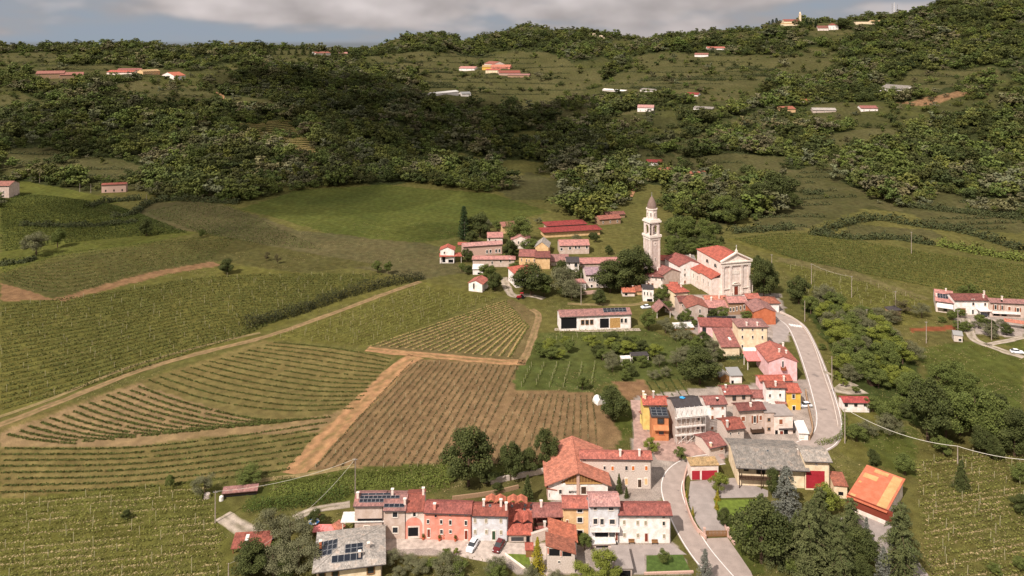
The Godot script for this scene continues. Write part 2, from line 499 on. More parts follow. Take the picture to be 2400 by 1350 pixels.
func make_trees():
	var green := [L3(0.078, 0.100, 0.026), L3(0.125, 0.142, 0.038)]
	var deep := [L3(0.044, 0.054, 0.018), L3(0.080, 0.090, 0.028)]
	var bright := [L3(0.125, 0.145, 0.026), L3(0.185, 0.20, 0.038)]
	var olive := [L3(0.10, 0.10, 0.05), L3(0.155, 0.15, 0.08)]
	var grey := [L3(0.10, 0.105, 0.085), L3(0.17, 0.17, 0.14)]
	var gold := [L3(0.20, 0.17, 0.018), L3(0.32, 0.26, 0.03)]
	var brown := [L3(0.075, 0.065, 0.03), L3(0.11, 0.09, 0.045)]
	T.green = [broad_proto(1, green, 9000, 0.32, 0.40, 0.18, null, 32), broad_proto(2, green, 9000, 0.32, 0.46, 0.16, null, 32), broad_proto(3, green, 9000, 0.32, 0.36, 0.2, null, 36)]
	T.deep = [broad_proto(4, deep, 12000, 0.31, 0.40, 0.12, null, 38), broad_proto(5, deep, 11000, 0.31, 0.44, 0.14, null, 34), broad_proto(6, deep, 11000, 0.31, 0.35, 0.10, null, 34)]
	T.bright = [broad_proto(7, bright, 8000, 0.31, 0.42, 0.2), broad_proto(8, bright, 8000, 0.31, 0.46, 0.18)]
	T.olive = [broad_proto(9, olive, 7000, 0.28, 0.50, 0.16, null, 22), broad_proto(10, olive, 7000, 0.28, 0.52, 0.12, null, 30)]
	T.brown = [broad_proto(11, brown, 3000, 0.40, 0.48, 0.15, null, 22)]
	T.gold = [cone_proto(12, gold, 26, 2.9, 6000, 0.30, 0.2, 0.02, 0.7, 0.2)]
	T.spruce = [cone_proto(13, deep, 24, 2.7, 6500, 0.36, 0.5, 0.04, 0.5, 0.25), cone_proto(14, deep, 22, 3.2, 6500, 0.36, 0.4, 0.03, 0.5, 0.3)]
	T.blue = [cone_proto(15, grey, 22, 3.6, 9000, 0.30, 0.25, 0.02, 0.6, 0.12, null, 0.62)]
	T.greyfir = [cone_proto(16, grey, 20, 3.0, 3600, 0.34, 0.35, 0.06, 0.4, 0.4)]
	T.cedar = [cone_proto(17, [L3(0.065, 0.078, 0.028), L3(0.12, 0.125, 0.05)], 20, 4.6, 14000, 0.34, 0.62, 0.05, 0.4, 0.45, null, 0.75), cone_proto(18, [L3(0.06, 0.074, 0.026), L3(0.11, 0.115, 0.045)], 18, 4.2, 12000, 0.34, 0.75, 0.08, 0.4, 0.5, null, 0.7)]
	T.cypress = [cone_proto(19, [L3(0.018, 0.032, 0.012), L3(0.035, 0.055, 0.02)], 30, 1.5, 4200, 0.30, -0.6, 0.03, 0.5, 0.15, null, 0.55)]
	# light protos for the woods far behind
	T.far = []
	for i in 3: T.far.append(broad_proto(30 + i, green, 760, 0.9, [0.46, 0.58, 0.38][i], 0.05, null, [14, 20, 9][i]))
	T.far_deep = []
	for i in 2: T.far_deep.append(broad_proto(40 + i, deep, 760, 0.9, [0.44, 0.56][i], 0.04, null, [12, 20][i]))
	T.far_olive = [broad_proto(50, olive, 560, 0.95, 0.50, 0.06, null, 13)]
	T.far_cone = [cone_proto(51, deep, 12, 2.2, 700, 0.8, 0.2)]
func tree(kind: String, p, top: float, label: String, group := "", wide := 1.0, called := "tree") -> Node3D:
	var b := at(p)
	var v := oy + top * os
	var h := maxf(row_height(-b.z, v) - b.y, 0.8)
	return tree_at(kind, b, h, label, group, wide, called)
func tree_at(kind: String, b: Vector3, h: float, label: String, group := "", wide := 1.0, called := "tree") -> Node3D:
	if called == "tree": called = {"cedar": "cedar_tree", "spruce": "spruce_tree", "cypress": "cypress_tree", "blue": "spruce_tree", "greyfir": "fir_tree", "gold": "golden_conifer"}.get(kind, "tree")
	var protos: Array = T[kind]
	var pr: Dictionary = protos[rng.randi() % protos.size()]
	var s: float = h / pr.h
	var xf := Transform3D(Basis(Vector3.UP, rng.randf() * TAU) * Basis.from_scale(Vector3(s * wide, s, s * wide)), b)
	var o := thing(called, label, {"bush": "bush", "shrub": "bush"}.get(called, "tree"), xf, group)
	part("crown", pr.crown, o)
	part("trunk", pr.trunk, o)
	return o

func path_world(pts: Array, step := 2.0, up := 0.0) -> PackedVector3Array:   # smooth path through world points
	var cv := Curve3D.new()
	for i in pts.size():
		var p: Vector3 = pts[i]
		var a: Vector3 = pts[maxi(i - 1, 0)]
		var b: Vector3 = pts[mini(i + 1, pts.size() - 1)]
		var t := (b - a) / 6.0
		cv.add_point(p, -t, t)
	var o := PackedVector3Array()
	var L := cv.get_baked_length()
	var n := maxi(int(L / step), 1)
	for i in n + 1:
		var q := cv.sample_baked(L * i / n)
		o.append(g3(q.x, q.z, up))
	return o
func px_path(px: Array, step := 2.0, up := 0.0) -> PackedVector3Array:
	var w := []
	for p in px: w.append(at(p))
	return path_world(w, step, up)
func ribbon(path: PackedVector3Array, w0: float, w1: float, mat: Material, wob := 0.0) -> ArrayMesh:   # from w0 left to w1 right of the path
	var b := MB.new()
	var run := 0.0
	for i in path.size() - 1:
		var d0 := (path[mini(i + 1, path.size() - 1)] - path[maxi(i - 1, 0)]); d0.y = 0; d0 = d0.normalized()
		var d1 := (path[mini(i + 2, path.size() - 1)] - path[i]); d1.y = 0; d1 = d1.normalized()
		var s0 := Vector3(-d0.z, 0, d0.x)
		var s1 := Vector3(-d1.z, 0, d1.x)
		var k0 := wob * sin(i * 1.7) * sin(i * 0.61 + 1.0)
		var k1 := wob * sin((i + 1) * 1.7) * sin((i + 1) * 0.61 + 1.0)
		var q := [path[i] + s0 * (w0 + k0), path[i] + s0 * (w1 - k0), path[i + 1] + s1 * (w1 - k1), path[i + 1] + s1 * (w0 + k1)]
		b.quad(q[0], q[1], q[2], q[3], Vector3.UP)
	return b.make(mat)
func mark(path: PackedVector3Array, r: float):   # ground taken by a road or a house: no grass there
	for p in path:
		for i in range(-int(r / 2) - 1, int(r / 2) + 2):
			for j in range(-int(r / 2) - 1, int(r / 2) + 2):
				if Vector2(i, j).length() * 2.0 <= r + 0.5: taken[Vector2i(int(p.x / 2) + i, int(p.z / 2) + j)] = true
var taken := {}
func track(path: PackedVector3Array, half: float, soil: Color, grass: Color) -> ArrayMesh:   # wheel ruts, a grassy middle and ragged verges
	var b := MB.new()
	var nz := FastNoiseLite.new()
	nz.seed = path.size()
	nz.frequency = 0.07
	nz.fractal_octaves = 3
	var xs := [-1.0, -0.72, -0.42, -0.14, 0.14, 0.42, 0.72, 1.0]
	var rows := []
	var cols := []
	for i in path.size():
		var d := path[mini(i + 1, path.size() - 1)] - path[maxi(i - 1, 0)]
		d.y = 0
		d = d.normalized()
		var s := Vector3(-d.z, 0, d.x)
		var r := []
		var cc := []
		for k in xs.size():
			var e: float = xs[k]
			var wob := nz.get_noise_2d(i * 2.0, k * 40.0) * 0.55
			if absf(e) == 1.0: e *= 1.0 + wob * 0.7
			r.append(path[i] + s * e * half)
			var g := 0.0
			if absf(e) > 0.9: g = 0.75
			elif absf(e) < 0.2: g = 0.42
			g = clampf(g + nz.get_noise_2d(path[i].x * 3.0 + k * 7.0, path[i].z * 3.0) * 0.8, 0, 1)
			cc.append(soil.lerp(grass, g) * (1.0 + wob * 0.35))
		rows.append(r)
		cols.append(cc)
	for i in path.size() - 1:
		for k in xs.size() - 1:
			var p := [rows[i][k], rows[i][k + 1], rows[i + 1][k + 1], rows[i + 1][k]]
			var c := [cols[i][k], cols[i][k + 1], cols[i + 1][k + 1], cols[i + 1][k]]
			for t in [[0, 1, 2], [0, 2, 3]]:
				b.tri(p[t[0]], p[t[1]], p[t[2]], Vector3.UP)
				var flip: bool = b.v[-2] != p[t[1]]
				b.c[-3] = c[t[0]]
				b.c[-2] = c[t[2]] if flip else c[t[1]]
				b.c[-1] = c[t[1]] if flip else c[t[2]]
	return b.make(U.earth, true)
func patch(px: Array, up: float, mat: Material) -> ArrayMesh:
	var w := PackedVector2Array()
	for p in px:
		var q := at(p)
		w.append(Vector2(q.x, q.z))
	var bb := Rect2(w[0], Vector2.ZERO)
	for q in w: bb = bb.expand(q)
	for i in range(int(bb.position.x / 2) - 1, int(bb.end.x / 2) + 2):
		for j in range(int(bb.position.y / 2) - 1, int(bb.end.y / 2) + 2):
			if Geometry2D.is_point_in_polygon(Vector2(i * 2, j * 2), w): taken[Vector2i(i, j)] = true
	var ids := Geometry2D.triangulate_polygon(w)
	var b := MB.new()
	for i in range(0, ids.size(), 3):
		b.tri(g3(w[ids[i]].x, w[ids[i]].y, up), g3(w[ids[i + 1]].x, w[ids[i + 1]].y, up), g3(w[ids[i + 2]].x, w[ids[i + 2]].y, up), Vector3.UP)
	return b.make(mat)
func low_wall(called: String, label: String, px: Array, h: float, t: float, mat: Material, base := 0.0):
	var path := px_path(px, 3.0)
	var b := MB.new()
	for i in path.size() - 1:
		var a := path[i]
		var c := path[i + 1]
		var d := (c - a); d.y = 0
		var len := d.length()
		if len < 0.05: continue
		d /= len
		var bs := Basis(d, Vector3.UP, d.cross(Vector3.UP))
		b.box((a + c) * 0.5 + Vector3(0, base + h * 0.5 - 0.15, 0), Vector3(len + 0.02, h + 0.3, t), bs)
	solo(called, b.make(mat), label, "wall")
func hedge(called: String, label: String, px: Array, w: float, h: float, cols: Array, dens := 26.0, size := 0.34, ragged := 0.35, mat = null, cat := "hedge"):
	var path := px_path(px, 1.2)
	var L := LB.new()
	L.r.seed = 100 + used.size()
	var o := path[0]
	for i in path.size() - 1:
		var a := path[i]
		var d := path[i + 1] - a
		var len := d.length()
		d /= maxf(len, 0.01)
		var s := Vector3(-d.z, 0, d.x)
		var k := 1.0 + ragged * (sin(i * 0.9) * 0.4 + sin(i * 0.37 + 2) * 0.5 + L.r.randf_range(-0.4, 0.4))
		var n := int(dens * len)
		for j in n:
			var ang := L.r.randf_range(-0.1, PI + 0.1)
			var rr := pow(L.r.randf(), 0.3)
			var q := a + d * L.r.randf_range(-0.5, len + 0.5) + s * cos(ang) * rr * w * 0.5 * k + Vector3(0, sin(ang) * rr * h * k, 0)
			L.leaf(q - o, size * L.r.randf_range(0.6, 1.3), (s * cos(ang) + Vector3.UP * (sin(ang) + 0.2) + L.rv() * 0.7).normalized(), L.pick(cols))
	return solo(called, L.make(mat if mat else M.leaf), label, cat, frame(o), "", "stuff" if size > 0.8 else "")

# ---------- vineyards ----------
const ORD := ["first", "second", "third", "fourth", "fifth", "sixth", "seventh", "eighth", "ninth", "tenth", "eleventh", "twelfth", "thirteenth", "fourteenth", "fifteenth", "sixteenth", "seventeenth", "eighteenth", "nineteenth", "twentieth", "21st", "22nd", "23rd", "24th", "25th", "26th", "27th", "28th", "29th", "30th", "31st", "32nd", "33rd", "34th", "35th", "36th", "37th", "38th", "39th", "40th"]
var post_mesh: ArrayMesh
func vineyard(label: String, group: String, first: Array, last: Array, spacing: float, o: Dictionary):
	var fw := []
	var lw := []
	for p in first: fw.append(at(p))
	for p in last: lw.append(at(p))
	var gap: float = ((lw[0] - fw[0]).length() + (lw[-1] - fw[-1]).length()) * 0.5
	var n := maxi(int(gap / spacing), 1)
	var size: float = o.get("size", 0.30)
	var hh: float = o.get("h", 0.9)
	var ww: float = o.get("w", 0.5)
	var dens: float = o.get("dens", 7.0)
	var cols: Array = o.get("cols", [L3(0.07, 0.09, 0.02), L3(0.11, 0.13, 0.03)])
	var pe: float = o.get("posts", 0.0)
	for i in n + 1:
		var t := float(i) / n
		var w := []
		for j in fw.size(): w.append(fw[j].lerp(lw[j], t))
		# rows end raggedly at the headland
		if w.size() >= 2:
			w[0] = w[0].lerp(w[1], rng.randf_range(0.0, o.get("rag", 0.03)))
			w[-1] = w[-1].lerp(w[-2], rng.randf_range(0.0, o.get("rag", 0.03)))
		var path := path_world(w, 1.6)
		if path.size() < 2: continue
		var org := path[0]
		var L := LB.new()
		L.r.seed = 1000 + i * 31 + used.size()
		for k in path.size() - 1:
			var d := path[k + 1] - path[k]
			var len := d.length()
			d /= len
			var s := Vector3(-d.z, 0, d.x)
			var vig := L.r.randf_range(0.7, 1.2)
			if L.r.randf() < o.get("gaps", 0.025): continue
			for m in int(dens * len * vig + L.r.randf()):
				var q := path[k] + d * L.r.randf() * len + s * L.r.randf_range(-0.5, 0.5) * ww + Vector3(0, hh * pow(L.r.randf(), 0.8) * (0.5 + vig * 0.5), 0)
				L.leaf(q - org, size * L.r.randf_range(0.6, 1.4), (L.rv() + Vector3(0, 0.5, 0)).normalized(), L.pick(cols))
		var row := thing("vine_row", ORD[mini(i, 39)] + " " + label, "vine row", frame(org), group)
		part("vine_foliage", L.make(M.leaf), row)
		for st in o.get("strips", []):   # [left, right, material, lift]
			var lift := []
			for q in path: lift.append(q - org + Vector3(0, st[3], 0))
			part(st[4], ribbon(PackedVector3Array(lift), st[0], st[1], st[2], 0.16), row)
		if o.has("tufts"):   # [offset, width, colours, leaves per metre]
			var tf: Array = o.tufts
			var G := LB.new()
			G.r.seed = 5000 + i * 17 + used.size()
			var run := FastNoiseLite.new()
			run.seed = i * 7 + used.size()
			run.frequency = 0.08
			for k in path.size() - 1:
				var d := path[k + 1] - path[k]
				var len := d.length()
				d /= len
				var s := Vector3(-d.z, 0, d.x)
				var thick := clampf(0.45 + run.get_noise_1d(k) * 1.6, 0.0, 1.0)
				for m in int(tf[3] * len * thick):
					var q: Vector3 = path[k] + d * G.r.randf() * len + s * (tf[0] + G.r.randfn(0, 0.5) * tf[1]) + Vector3(0, G.r.randf_range(0.03, 0.14), 0)
					G.leaf(q - org, 0.34 * G.r.randf_range(0.6, 1.5), (G.rv() * 0.35 + Vector3(0, 1, 0)).normalized(), G.pick(tf[2]))
			if G.v.size() > 0: part("dry_grass", G.make(M.leaf), row).set_meta("kind", "stuff")
		if pe > 0.0:
			var run := rng.randf_range(0, pe)
			for k in path.size() - 1:
				run += (path[k + 1] - path[k]).length()
				if run >= pe:
					run = 0.0
					var ps := part("post", post_mesh, row, Transform3D(Basis(Vector3(1, 0, 0), rng.randf_range(-0.06, 0.06)) * Basis(Vector3(0, 0, 1), rng.randf_range(-0.06, 0.06)), path[k] - org))
					var sc: float = o.get("post_h", 1.0) * rng.randf_range(0.8, 1.15)
					ps.scale = Vector3(o.get("post_w", 1.0), sc, o.get("post_w", 1.0))

# ---------- houses ----------
var mesh_cache := {}
func cached(key: String, fn: Callable) -> Mesh:
	if not mesh_cache.has(key): mesh_cache[key] = fn.call()
	return mesh_cache[key]
func ring_mesh(mat: String) -> Mesh:
	return cached("ring" + mat, func():
		var b := MB.new()
		b.box(Vector3(-0.45, 0, 0.0), Vector3(0.14, 1.16, 0.2)); b.box(Vector3(0.45, 0, 0.0), Vector3(0.14, 1.16, 0.2))
		b.box(Vector3(0, 0.52, 0.0), Vector3(0.76, 0.12, 0.2)); b.box(Vector3(0, -0.53, 0.03), Vector3(0.76, 0.12, 0.26))
		return b.make(M[mat]))
func leaf_box(mat: String, split: bool) -> Mesh:
	return cached("box" + mat + str(split), func():
		var b := MB.new()
		if split:
			b.box(Vector3(-0.2, 0, 0), Vector3(0.385, 0.92, 0.1)); b.box(Vector3(0.2, 0, 0), Vector3(0.385, 0.92, 0.1))
		else: b.box(Vector3.ZERO, Vector3(0.8, 0.94, 0.06))
		return b.make(M[mat]))
func opening(h: Dictionary, e: Array, side := "f"):   # [kind, u, v, w, h, material]
	var kind: String = e[0]
	var p := spot([e[1], e[2]])
	var xf: Transform3D = h.xf
	var inv := xf.affine_inverse()
	var o := inv * eye()
	var d := inv.basis * ray(p)
	var t: float
	var yaw := 0.0
	match side:
		"f": t = -o.z / d.z
		"l": t = -o.x / d.x; yaw = -PI / 2
		"r": t = (h.L - o.x) / d.x; yaw = PI / 2
	var q := o + d * t
	var k := os / px_at(xf * q)
	var fx := 1.0
	if side == "f": fx = maxf(0.55, absf(xf.basis.x.x))
	else: fx = maxf(0.35, absf(xf.basis.z.x))
	var w: float = e[3] * k / fx
	var hh: float = e[4] * k
	var mat: String = e[5] if e.size() > 5 else ""
	put_opening(h.root, h.inv_root * xf * Transform3D(Basis(Vector3.UP, yaw), q), kind, w, hh, mat)
func put_opening(root: Node3D, xf: Transform3D, kind: String, w: float, hh: float, mat: String):
	var sx := xf * Transform3D(Basis.from_scale(Vector3(w, hh, 1)), Vector3.ZERO)
	match kind:
		"w", "o", "c":
			var f := part("window", ring_mesh(mat if mat and kind == "w" else "trim"), root, sx)
			part("pane", leaf_box("glass", false), f, Transform3D(Basis.IDENTITY, Vector3(0, 0, -0.01)))
			if kind == "o":
				for s in [-1, 1]: part("shutter", cached("sh" + mat, func(): var b := MB.new(); b.box(Vector3.ZERO, Vector3(0.46, 0.98, 0.07)); return b.make(M[mat])), f, Transform3D(Basis.IDENTITY, Vector3(s * 0.76, 0, 0.06)))
		"s":
			var f := part("window", ring_mesh("trim"), root, sx)
			part("shutter", leaf_box(mat, true), f, Transform3D(Basis.IDENTITY, Vector3(0, 0, 0.04)))
		"d":
			var f := part("door", ring_mesh("trim"), root, sx)
			part("door_leaf", leaf_box(mat if mat else "door_brown", false), f, Transform3D(Basis.IDENTITY, Vector3(0, 0, 0.02)))
		"g":
			var f := part("garage_door", cached("gd" + mat, func():
				var b := MB.new()
				for i in 4: b.box(Vector3(0, -0.375 + i * 0.25, 0), Vector3(1.0, 0.243, 0.1))
				return b.make(M[mat])), root, sx)
		"v":  # black slab: the shade inside an opening put in as colour
			part("opening", leaf_box("black", false), root, sx * Transform3D(Basis.from_scale(Vector3(1.25, 1.06, 1)), Vector3.ZERO))
		"a":   # awning that slopes out from the wall
			var b := MB.new()
			b.quad(Vector3(-w / 2, 0, 0.05), Vector3(w / 2, 0, 0.05), Vector3(w / 2, -hh, hh * 1.2), Vector3(-w / 2, -hh, hh * 1.2), Vector3.UP)
			b.quad(Vector3(-w / 2, -hh, hh * 1.2), Vector3(w / 2, -hh, hh * 1.2), Vector3(w / 2, -hh - 0.25, hh * 1.2), Vector3(-w / 2, -hh - 0.25, hh * 1.2), Vector3(0, 0, 1))
			part("awning", b.make(M[mat]), root, xf)
		"b":   # balcony: slab and rail
			var b := MB.new()
			b.box(Vector3(0, -hh * 0.5, 0.6), Vector3(w, 0.16, 1.2))
			b.box(Vector3(0, -hh * 0.5 + 0.55, 1.15), Vector3(w, 0.95, 0.06))
			b.box(Vector3(-w / 2 + 0.03, -hh * 0.5 + 0.55, 0.58), Vector3(0.06, 0.95, 1.08))
			b.box(Vector3(w / 2 - 0.03, -hh * 0.5 + 0.55, 0.58), Vector3(0.06, 0.95, 1.08))
			part("balcony", b.make(M[mat if mat else "trim"]), root, xf)
func slab(b: MB, e0: Vector3, e1: Vector3, r1: Vector3, r0: Vector3, off: Vector2, th := 0.2):
	var ex := (e1 - e0).normalized()
	var nn := (r0 - e0).cross(ex).normalized()
	if nn.y < 0: nn = -nn
	var us := []
	for p in [e0, e1, r1, r0]:
		var q: Vector3 = p - e0
		var along := q.dot(ex)
		us.append(off + Vector2(along, (q - ex * along).length()))
	b.quad(e0, e1, r1, r0, nn, us)
	var dn := Vector3(0, -th, 0)
	b.quad(e0 + dn, e1 + dn, r1 + dn, r0 + dn, -nn)
	var ce := (e0 + e1 + r0 + r1) * 0.25
	for pr in [[e0, e1], [e1, r1], [r1, r0], [r0, e0]]:
		if (pr[0] - pr[1]).length() < 0.01: continue
		var m: Vector3 = (pr[0] + pr[1]) * 0.5 - ce
		b.quad(pr[0], pr[1], pr[1] + dn, pr[0] + dn, m)
func roof_top(xf: Transform3D, type: String, L: float, hw: float, tp: float, back: float, ov: float) -> float:   # highest row of the roof: its ridge, or its back eave seen over the ridge
	var x := 0.0 if type != "hip" else L * 0.5
	var r := row_of(xf * Vector3(x, hw + 0.33 + back * tp, -back))
	if type == "sb": return minf(r, row_of(xf * Vector3(x, hw + 0.2 + (back + ov) * tp, -back - ov)))
	return minf(r, row_of(xf * Vector3(x, hw + 0.2 - ov * tp, -back * 2 - ov)))
func house(called: String, label: String, a, b, eave: float, o := {}) -> Dictionary:
	var A := at(a)
	var B := at(b)
	if o.has("dist"):   # base hidden behind nearer things: keep the row, move the ground point back
		pass
	var y0 := minf(A.y, B.y)
	A.y = y0; B.y = y0
	return house_at(called, label, A, B, row_height(-A.z, oy + eave * os) - y0 + 0.15, o)
func house_at(called: String, label: String, A: Vector3, B: Vector3, hw: float, o := {}) -> Dictionary:
	var X := (B - A)
	var L := X.length()
	X /= L
	var xf := Transform3D(Basis(X, Vector3.UP, X.cross(Vector3.UP)), A)
	var tp: float = tan(deg_to_rad(o.get("pitch", 21.0)))
	var type: String = o.get("type", "gx")
	var D: float = o.get("depth", 8.0)
	var hr := 0.0
	if o.has("ridge"):
		var rv: float = oy + o.ridge * os
		if type in ["gx", "hip", "sb"]:
			var lo := 1.0
			var hi := 40.0
			for i in 24:
				D = (lo + hi) * 0.5
				var back := D * 0.5 if type != "sb" else D
				if roof_top(xf, type, L, hw, tp, back, o.get("over", 0.5)) > rv: lo = D
				else: hi = D
			if o.has("depth"):   # both given: fit the pitch instead
				D = o.depth
				lo = 0.02
				hi = 1.2
				for i in 20:
					tp = (lo + hi) * 0.5
					var back := D * 0.5 if type != "sb" else D
					if roof_top(xf, type, L, hw, tp, back, o.get("over", 0.5)) > rv: lo = tp
					else: hi = tp
		elif type == "gz":
			var m := xf * Vector3(L * 0.5, 0, 0)
			tp = clampf((row_height(-m.z, rv) - m.y - hw) / (L * 0.5), 0.12, 0.9)
	var root: Node3D
	if o.has("into"): root = o.into
	else:
		root = thing(called, label, o.get("cat", "house"), xf, o.get("group", ""))
	var inv := root.transform.affine_inverse()
	var h := {"root": root, "xf": xf, "inv_root": inv, "L": L, "D": D, "hw": hw, "tp": tp, "type": type}
	var rel := inv * xf
	var ov: float = o.get("over", 0.5)
	var og: float = o.get("gover", 0.25)
	var off := Vector2(rng.randf() * 8, rng.randf() * 8)
	var wall: Material = M[o.get("wall", "offwhite")]
	var rn: String = o.get("roof", "roof_red")
	if M.has(rn + "0"): rn += str(rng.randi() % 3)
	var roofm: Material = M[rn]
	var w := MB.new()
	var lo_ := -1.2
	var c := [Vector3(0, lo_, 0), Vector3(L, lo_, 0), Vector3(L, lo_, -D), Vector3(0, lo_, -D)]
	var tops := [hw, hw, hw, hw]
	if type == "sb": tops = [hw, hw, hw + D * tp, hw + D * tp]
	elif type == "sl": tops = [hw + L * tp, hw, hw, hw + L * tp]
	elif type == "sr": tops = [hw, hw + L * tp, hw + L * tp, hw]
	elif type == "sf": tops = [hw, hw, maxf(hw - D * tp, 1.8), maxf(hw - D * tp, 1.8)]
	if not o.get("open", false):
		for i in 4:
			var j := (i + 1) % 4
			var p0: Vector3 = c[i]
			var p1: Vector3 = c[j]
			var nn := (p1 - p0).cross(Vector3.UP)
			w.quad(p0, p1, Vector3(p1.x, tops[j], p1.z), Vector3(p0.x, tops[i], p0.z), nn)
		if type == "gx":
			for x in [0.0, L]: w.tri(Vector3(x, hw, 0), Vector3(x, hw, -D), Vector3(x, hw + D * 0.5 * tp, -D * 0.5), Vector3(x - L * 0.5, 0, 0))
		elif type == "gz":
			for z in [0.0, -D]: w.tri(Vector3(0, hw, z), Vector3(L, hw, z), Vector3(L * 0.5, hw + L * 0.5 * tp, z), Vector3(0, 0, z + D * 0.5))
		elif type == "flat":
			w.quad(Vector3(0, hw, 0), Vector3(L, hw, 0), Vector3(L, hw, -D), Vector3(0, hw, -D), Vector3.UP)
		part("wall", w.make(wall), root, rel)
	else:
		for q in [[0.15, -0.15], [L - 0.15, -0.15], [0.15, -D + 0.15], [L - 0.15, -D + 0.15]]:
			var pb := MB.new()
			var ht: float = hw + (tp * minf(-q[1], D + q[1]) if type == "gx" else (tp * -q[1] if type == "sb" else 0.0))
			pb.box(Vector3(q[0], ht * 0.5 - 0.2, q[1]), Vector3(0.22, ht + 0.4, 0.22))
			part("post", pb.make(wall), root, rel)
	var r := MB.new()
	var y := hw + 0.2
	match type:
		"gx":
			var rg := Vector3(0, y + D * 0.5 * tp, -D * 0.5)
			slab(r, Vector3(-og, y - ov * tp, ov), Vector3(L + og, y - ov * tp, ov), rg + Vector3(L + og, 0, 0), rg + Vector3(-og, 0, 0), off)
			slab(r, Vector3(-og, y - ov * tp, -D - ov), Vector3(L + og, y - ov * tp, -D - ov), rg + Vector3(L + og, 0, -0.01), rg + Vector3(-og, 0, -0.01), off)
			r.tube(rg + Vector3(-og, 0, 0), rg + Vector3(L + og, 0, 0), 0.13, 0.13, 6)
		"gz":
			var ry := y + L * 0.5 * tp
			slab(r, Vector3(-ov, y - ov * tp, -D - og), Vector3(-ov, y - ov * tp, og), Vector3(L * 0.5, ry, og), Vector3(L * 0.5, ry, -D - og), off)
			slab(r, Vector3(L + ov, y - ov * tp, -D - og), Vector3(L + ov, y - ov * tp, og), Vector3(L * 0.5 + 0.01, ry, og), Vector3(L * 0.5 + 0.01, ry, -D - og), off)
			r.tube(Vector3(L * 0.5, ry, og), Vector3(L * 0.5, ry, -D - og), 0.13, 0.13, 6)
		"hip":
			var half := minf(D, L) * 0.5
			var ry := y + half * tp
			var ye := y - ov * tp
			var a0 := Vector3(-ov, ye, ov)
			var a1 := Vector3(L + ov, ye, ov)
			var a2 := Vector3(L + ov, ye, -D - ov)
			var a3 := Vector3(-ov, ye, -D - ov)
			var r0 := Vector3(half, ry, -D * 0.5) if L >= D else Vector3(L * 0.5, ry, -half)
			var r1 := Vector3(L - half, ry, -D * 0.5) if L >= D else Vector3(L * 0.5, ry, -D + half)
			if L >= D:
				slab(r, a0, a1, r1 + Vector3(0.005, 0, 0), r0, off); slab(r, a2, a3, r0, r1 + Vector3(0.005, 0, 0), off)
				slab(r, a1, a2, r1 + Vector3(0.005, 0, 0), r1 + Vector3(0.005, 0, 0.004), off); slab(r, a3, a0, r0, r0 + Vector3(0, 0, 0.004), off)
			else:
				slab(r, a0, a1, r0, r0 + Vector3(0.004, 0, 0), off); slab(r, a2, a3, r1, r1 + Vector3(0.004, 0, 0), off)
				slab(r, a1, a2, r1, r0, off); slab(r, a3, a0, r0, r1, off)
			r.tube(r0, r1, 0.13, 0.13, 6)
			for e in [[a0, r0], [a1, r1 if L >= D else r0], [a2, r1], [a3, r0 if L >= D else r1]]: r.tube(e[0], e[1], 0.11, 0.11, 5)
		"sb":
			slab(r, Vector3(-og, y - ov * tp, ov), Vector3(L + og, y - ov * tp, ov), Vector3(L + og, y + (D + ov) * tp, -D - ov), Vector3(-og, y + (D + ov) * tp, -D - ov), off)
		"sf":
			slab(r, Vector3(-og, y - (D + ov) * tp, -D - ov), Vector3(L + og, y - (D + ov) * tp, -D - ov), Vector3(L + og, y + ov * tp, ov), Vector3(-og, y + ov * tp, ov), off)
		"sl":
			slab(r, Vector3(L + ov, y - ov * tp, -D - og), Vector3(L + ov, y - ov * tp, og), Vector3(-ov, y + (L + ov) * tp, og), Vector3(-ov, y + (L + ov) * tp, -D - og), off)
		"sr":
			slab(r, Vector3(-ov, y - ov * tp, -D - og), Vector3(-ov, y - ov * tp, og), Vector3(L + ov, y + (L + ov) * tp, og), Vector3(L + ov, y + (L + ov) * tp, -D - og), off)
		"flat":
			r.box(Vector3(L * 0.5, hw + 0.12, -D * 0.5), Vector3(L + ov, 0.2, D + ov))
	part("roof", r.make(roofm), root, rel)
	if o.get("gutter", type in ["gx", "hip"] and L > 5.0) and not o.get("open", false):
		var g := MB.new()
		g.tube(Vector3(-og, y - ov * tp - 0.16, ov + 0.08), Vector3(L + og, y - ov * tp - 0.16, ov + 0.08), 0.09, 0.09, 6)
		g.tube(Vector3(L - 0.15, 0, 0.09), Vector3(L - 0.15, hw, 0.09), 0.06, 0.06, 5)
		part("gutter", g.make(M.roof_dark), root, rel)
	for e in o.get("win", []): opening(h, e)
	for e in o.get("winl", []): opening(h, e, "l")
	for e in o.get("winr", []): opening(h, e, "r")
	for e in o.get("grid", []):   # [kind, material, w, h, [columns u], [rows v]] in picture units
		for v in e[5]:
			for u in e[4]: opening(h, [e[0], u, v, e[2], e[3], e[1]])
	for e in o.get("auto", []):   # [kind, material, storeys, columns] in metres, for far houses
		for s in e[2]:
			for k in e[3]:
				put_opening(root, rel * Transform3D(Basis.IDENTITY, Vector3(L * (k + 0.5) / e[3], 1.7 + s * 2.9, 0.0)), e[0], 0.95, 1.35, e[1])
	for e in o.get("chim", []): chimney(h, e)
	for e in o.get("sky", []): skylight(h, e)
	for e in o.get("pv", []): panels(h, e)
	var mid := xf * Vector3(L * 0.5, 0, -D * 0.5)
	keep.append([mid.x, mid.z, maxf(L, D) * 0.62 + 2.5])
	return h
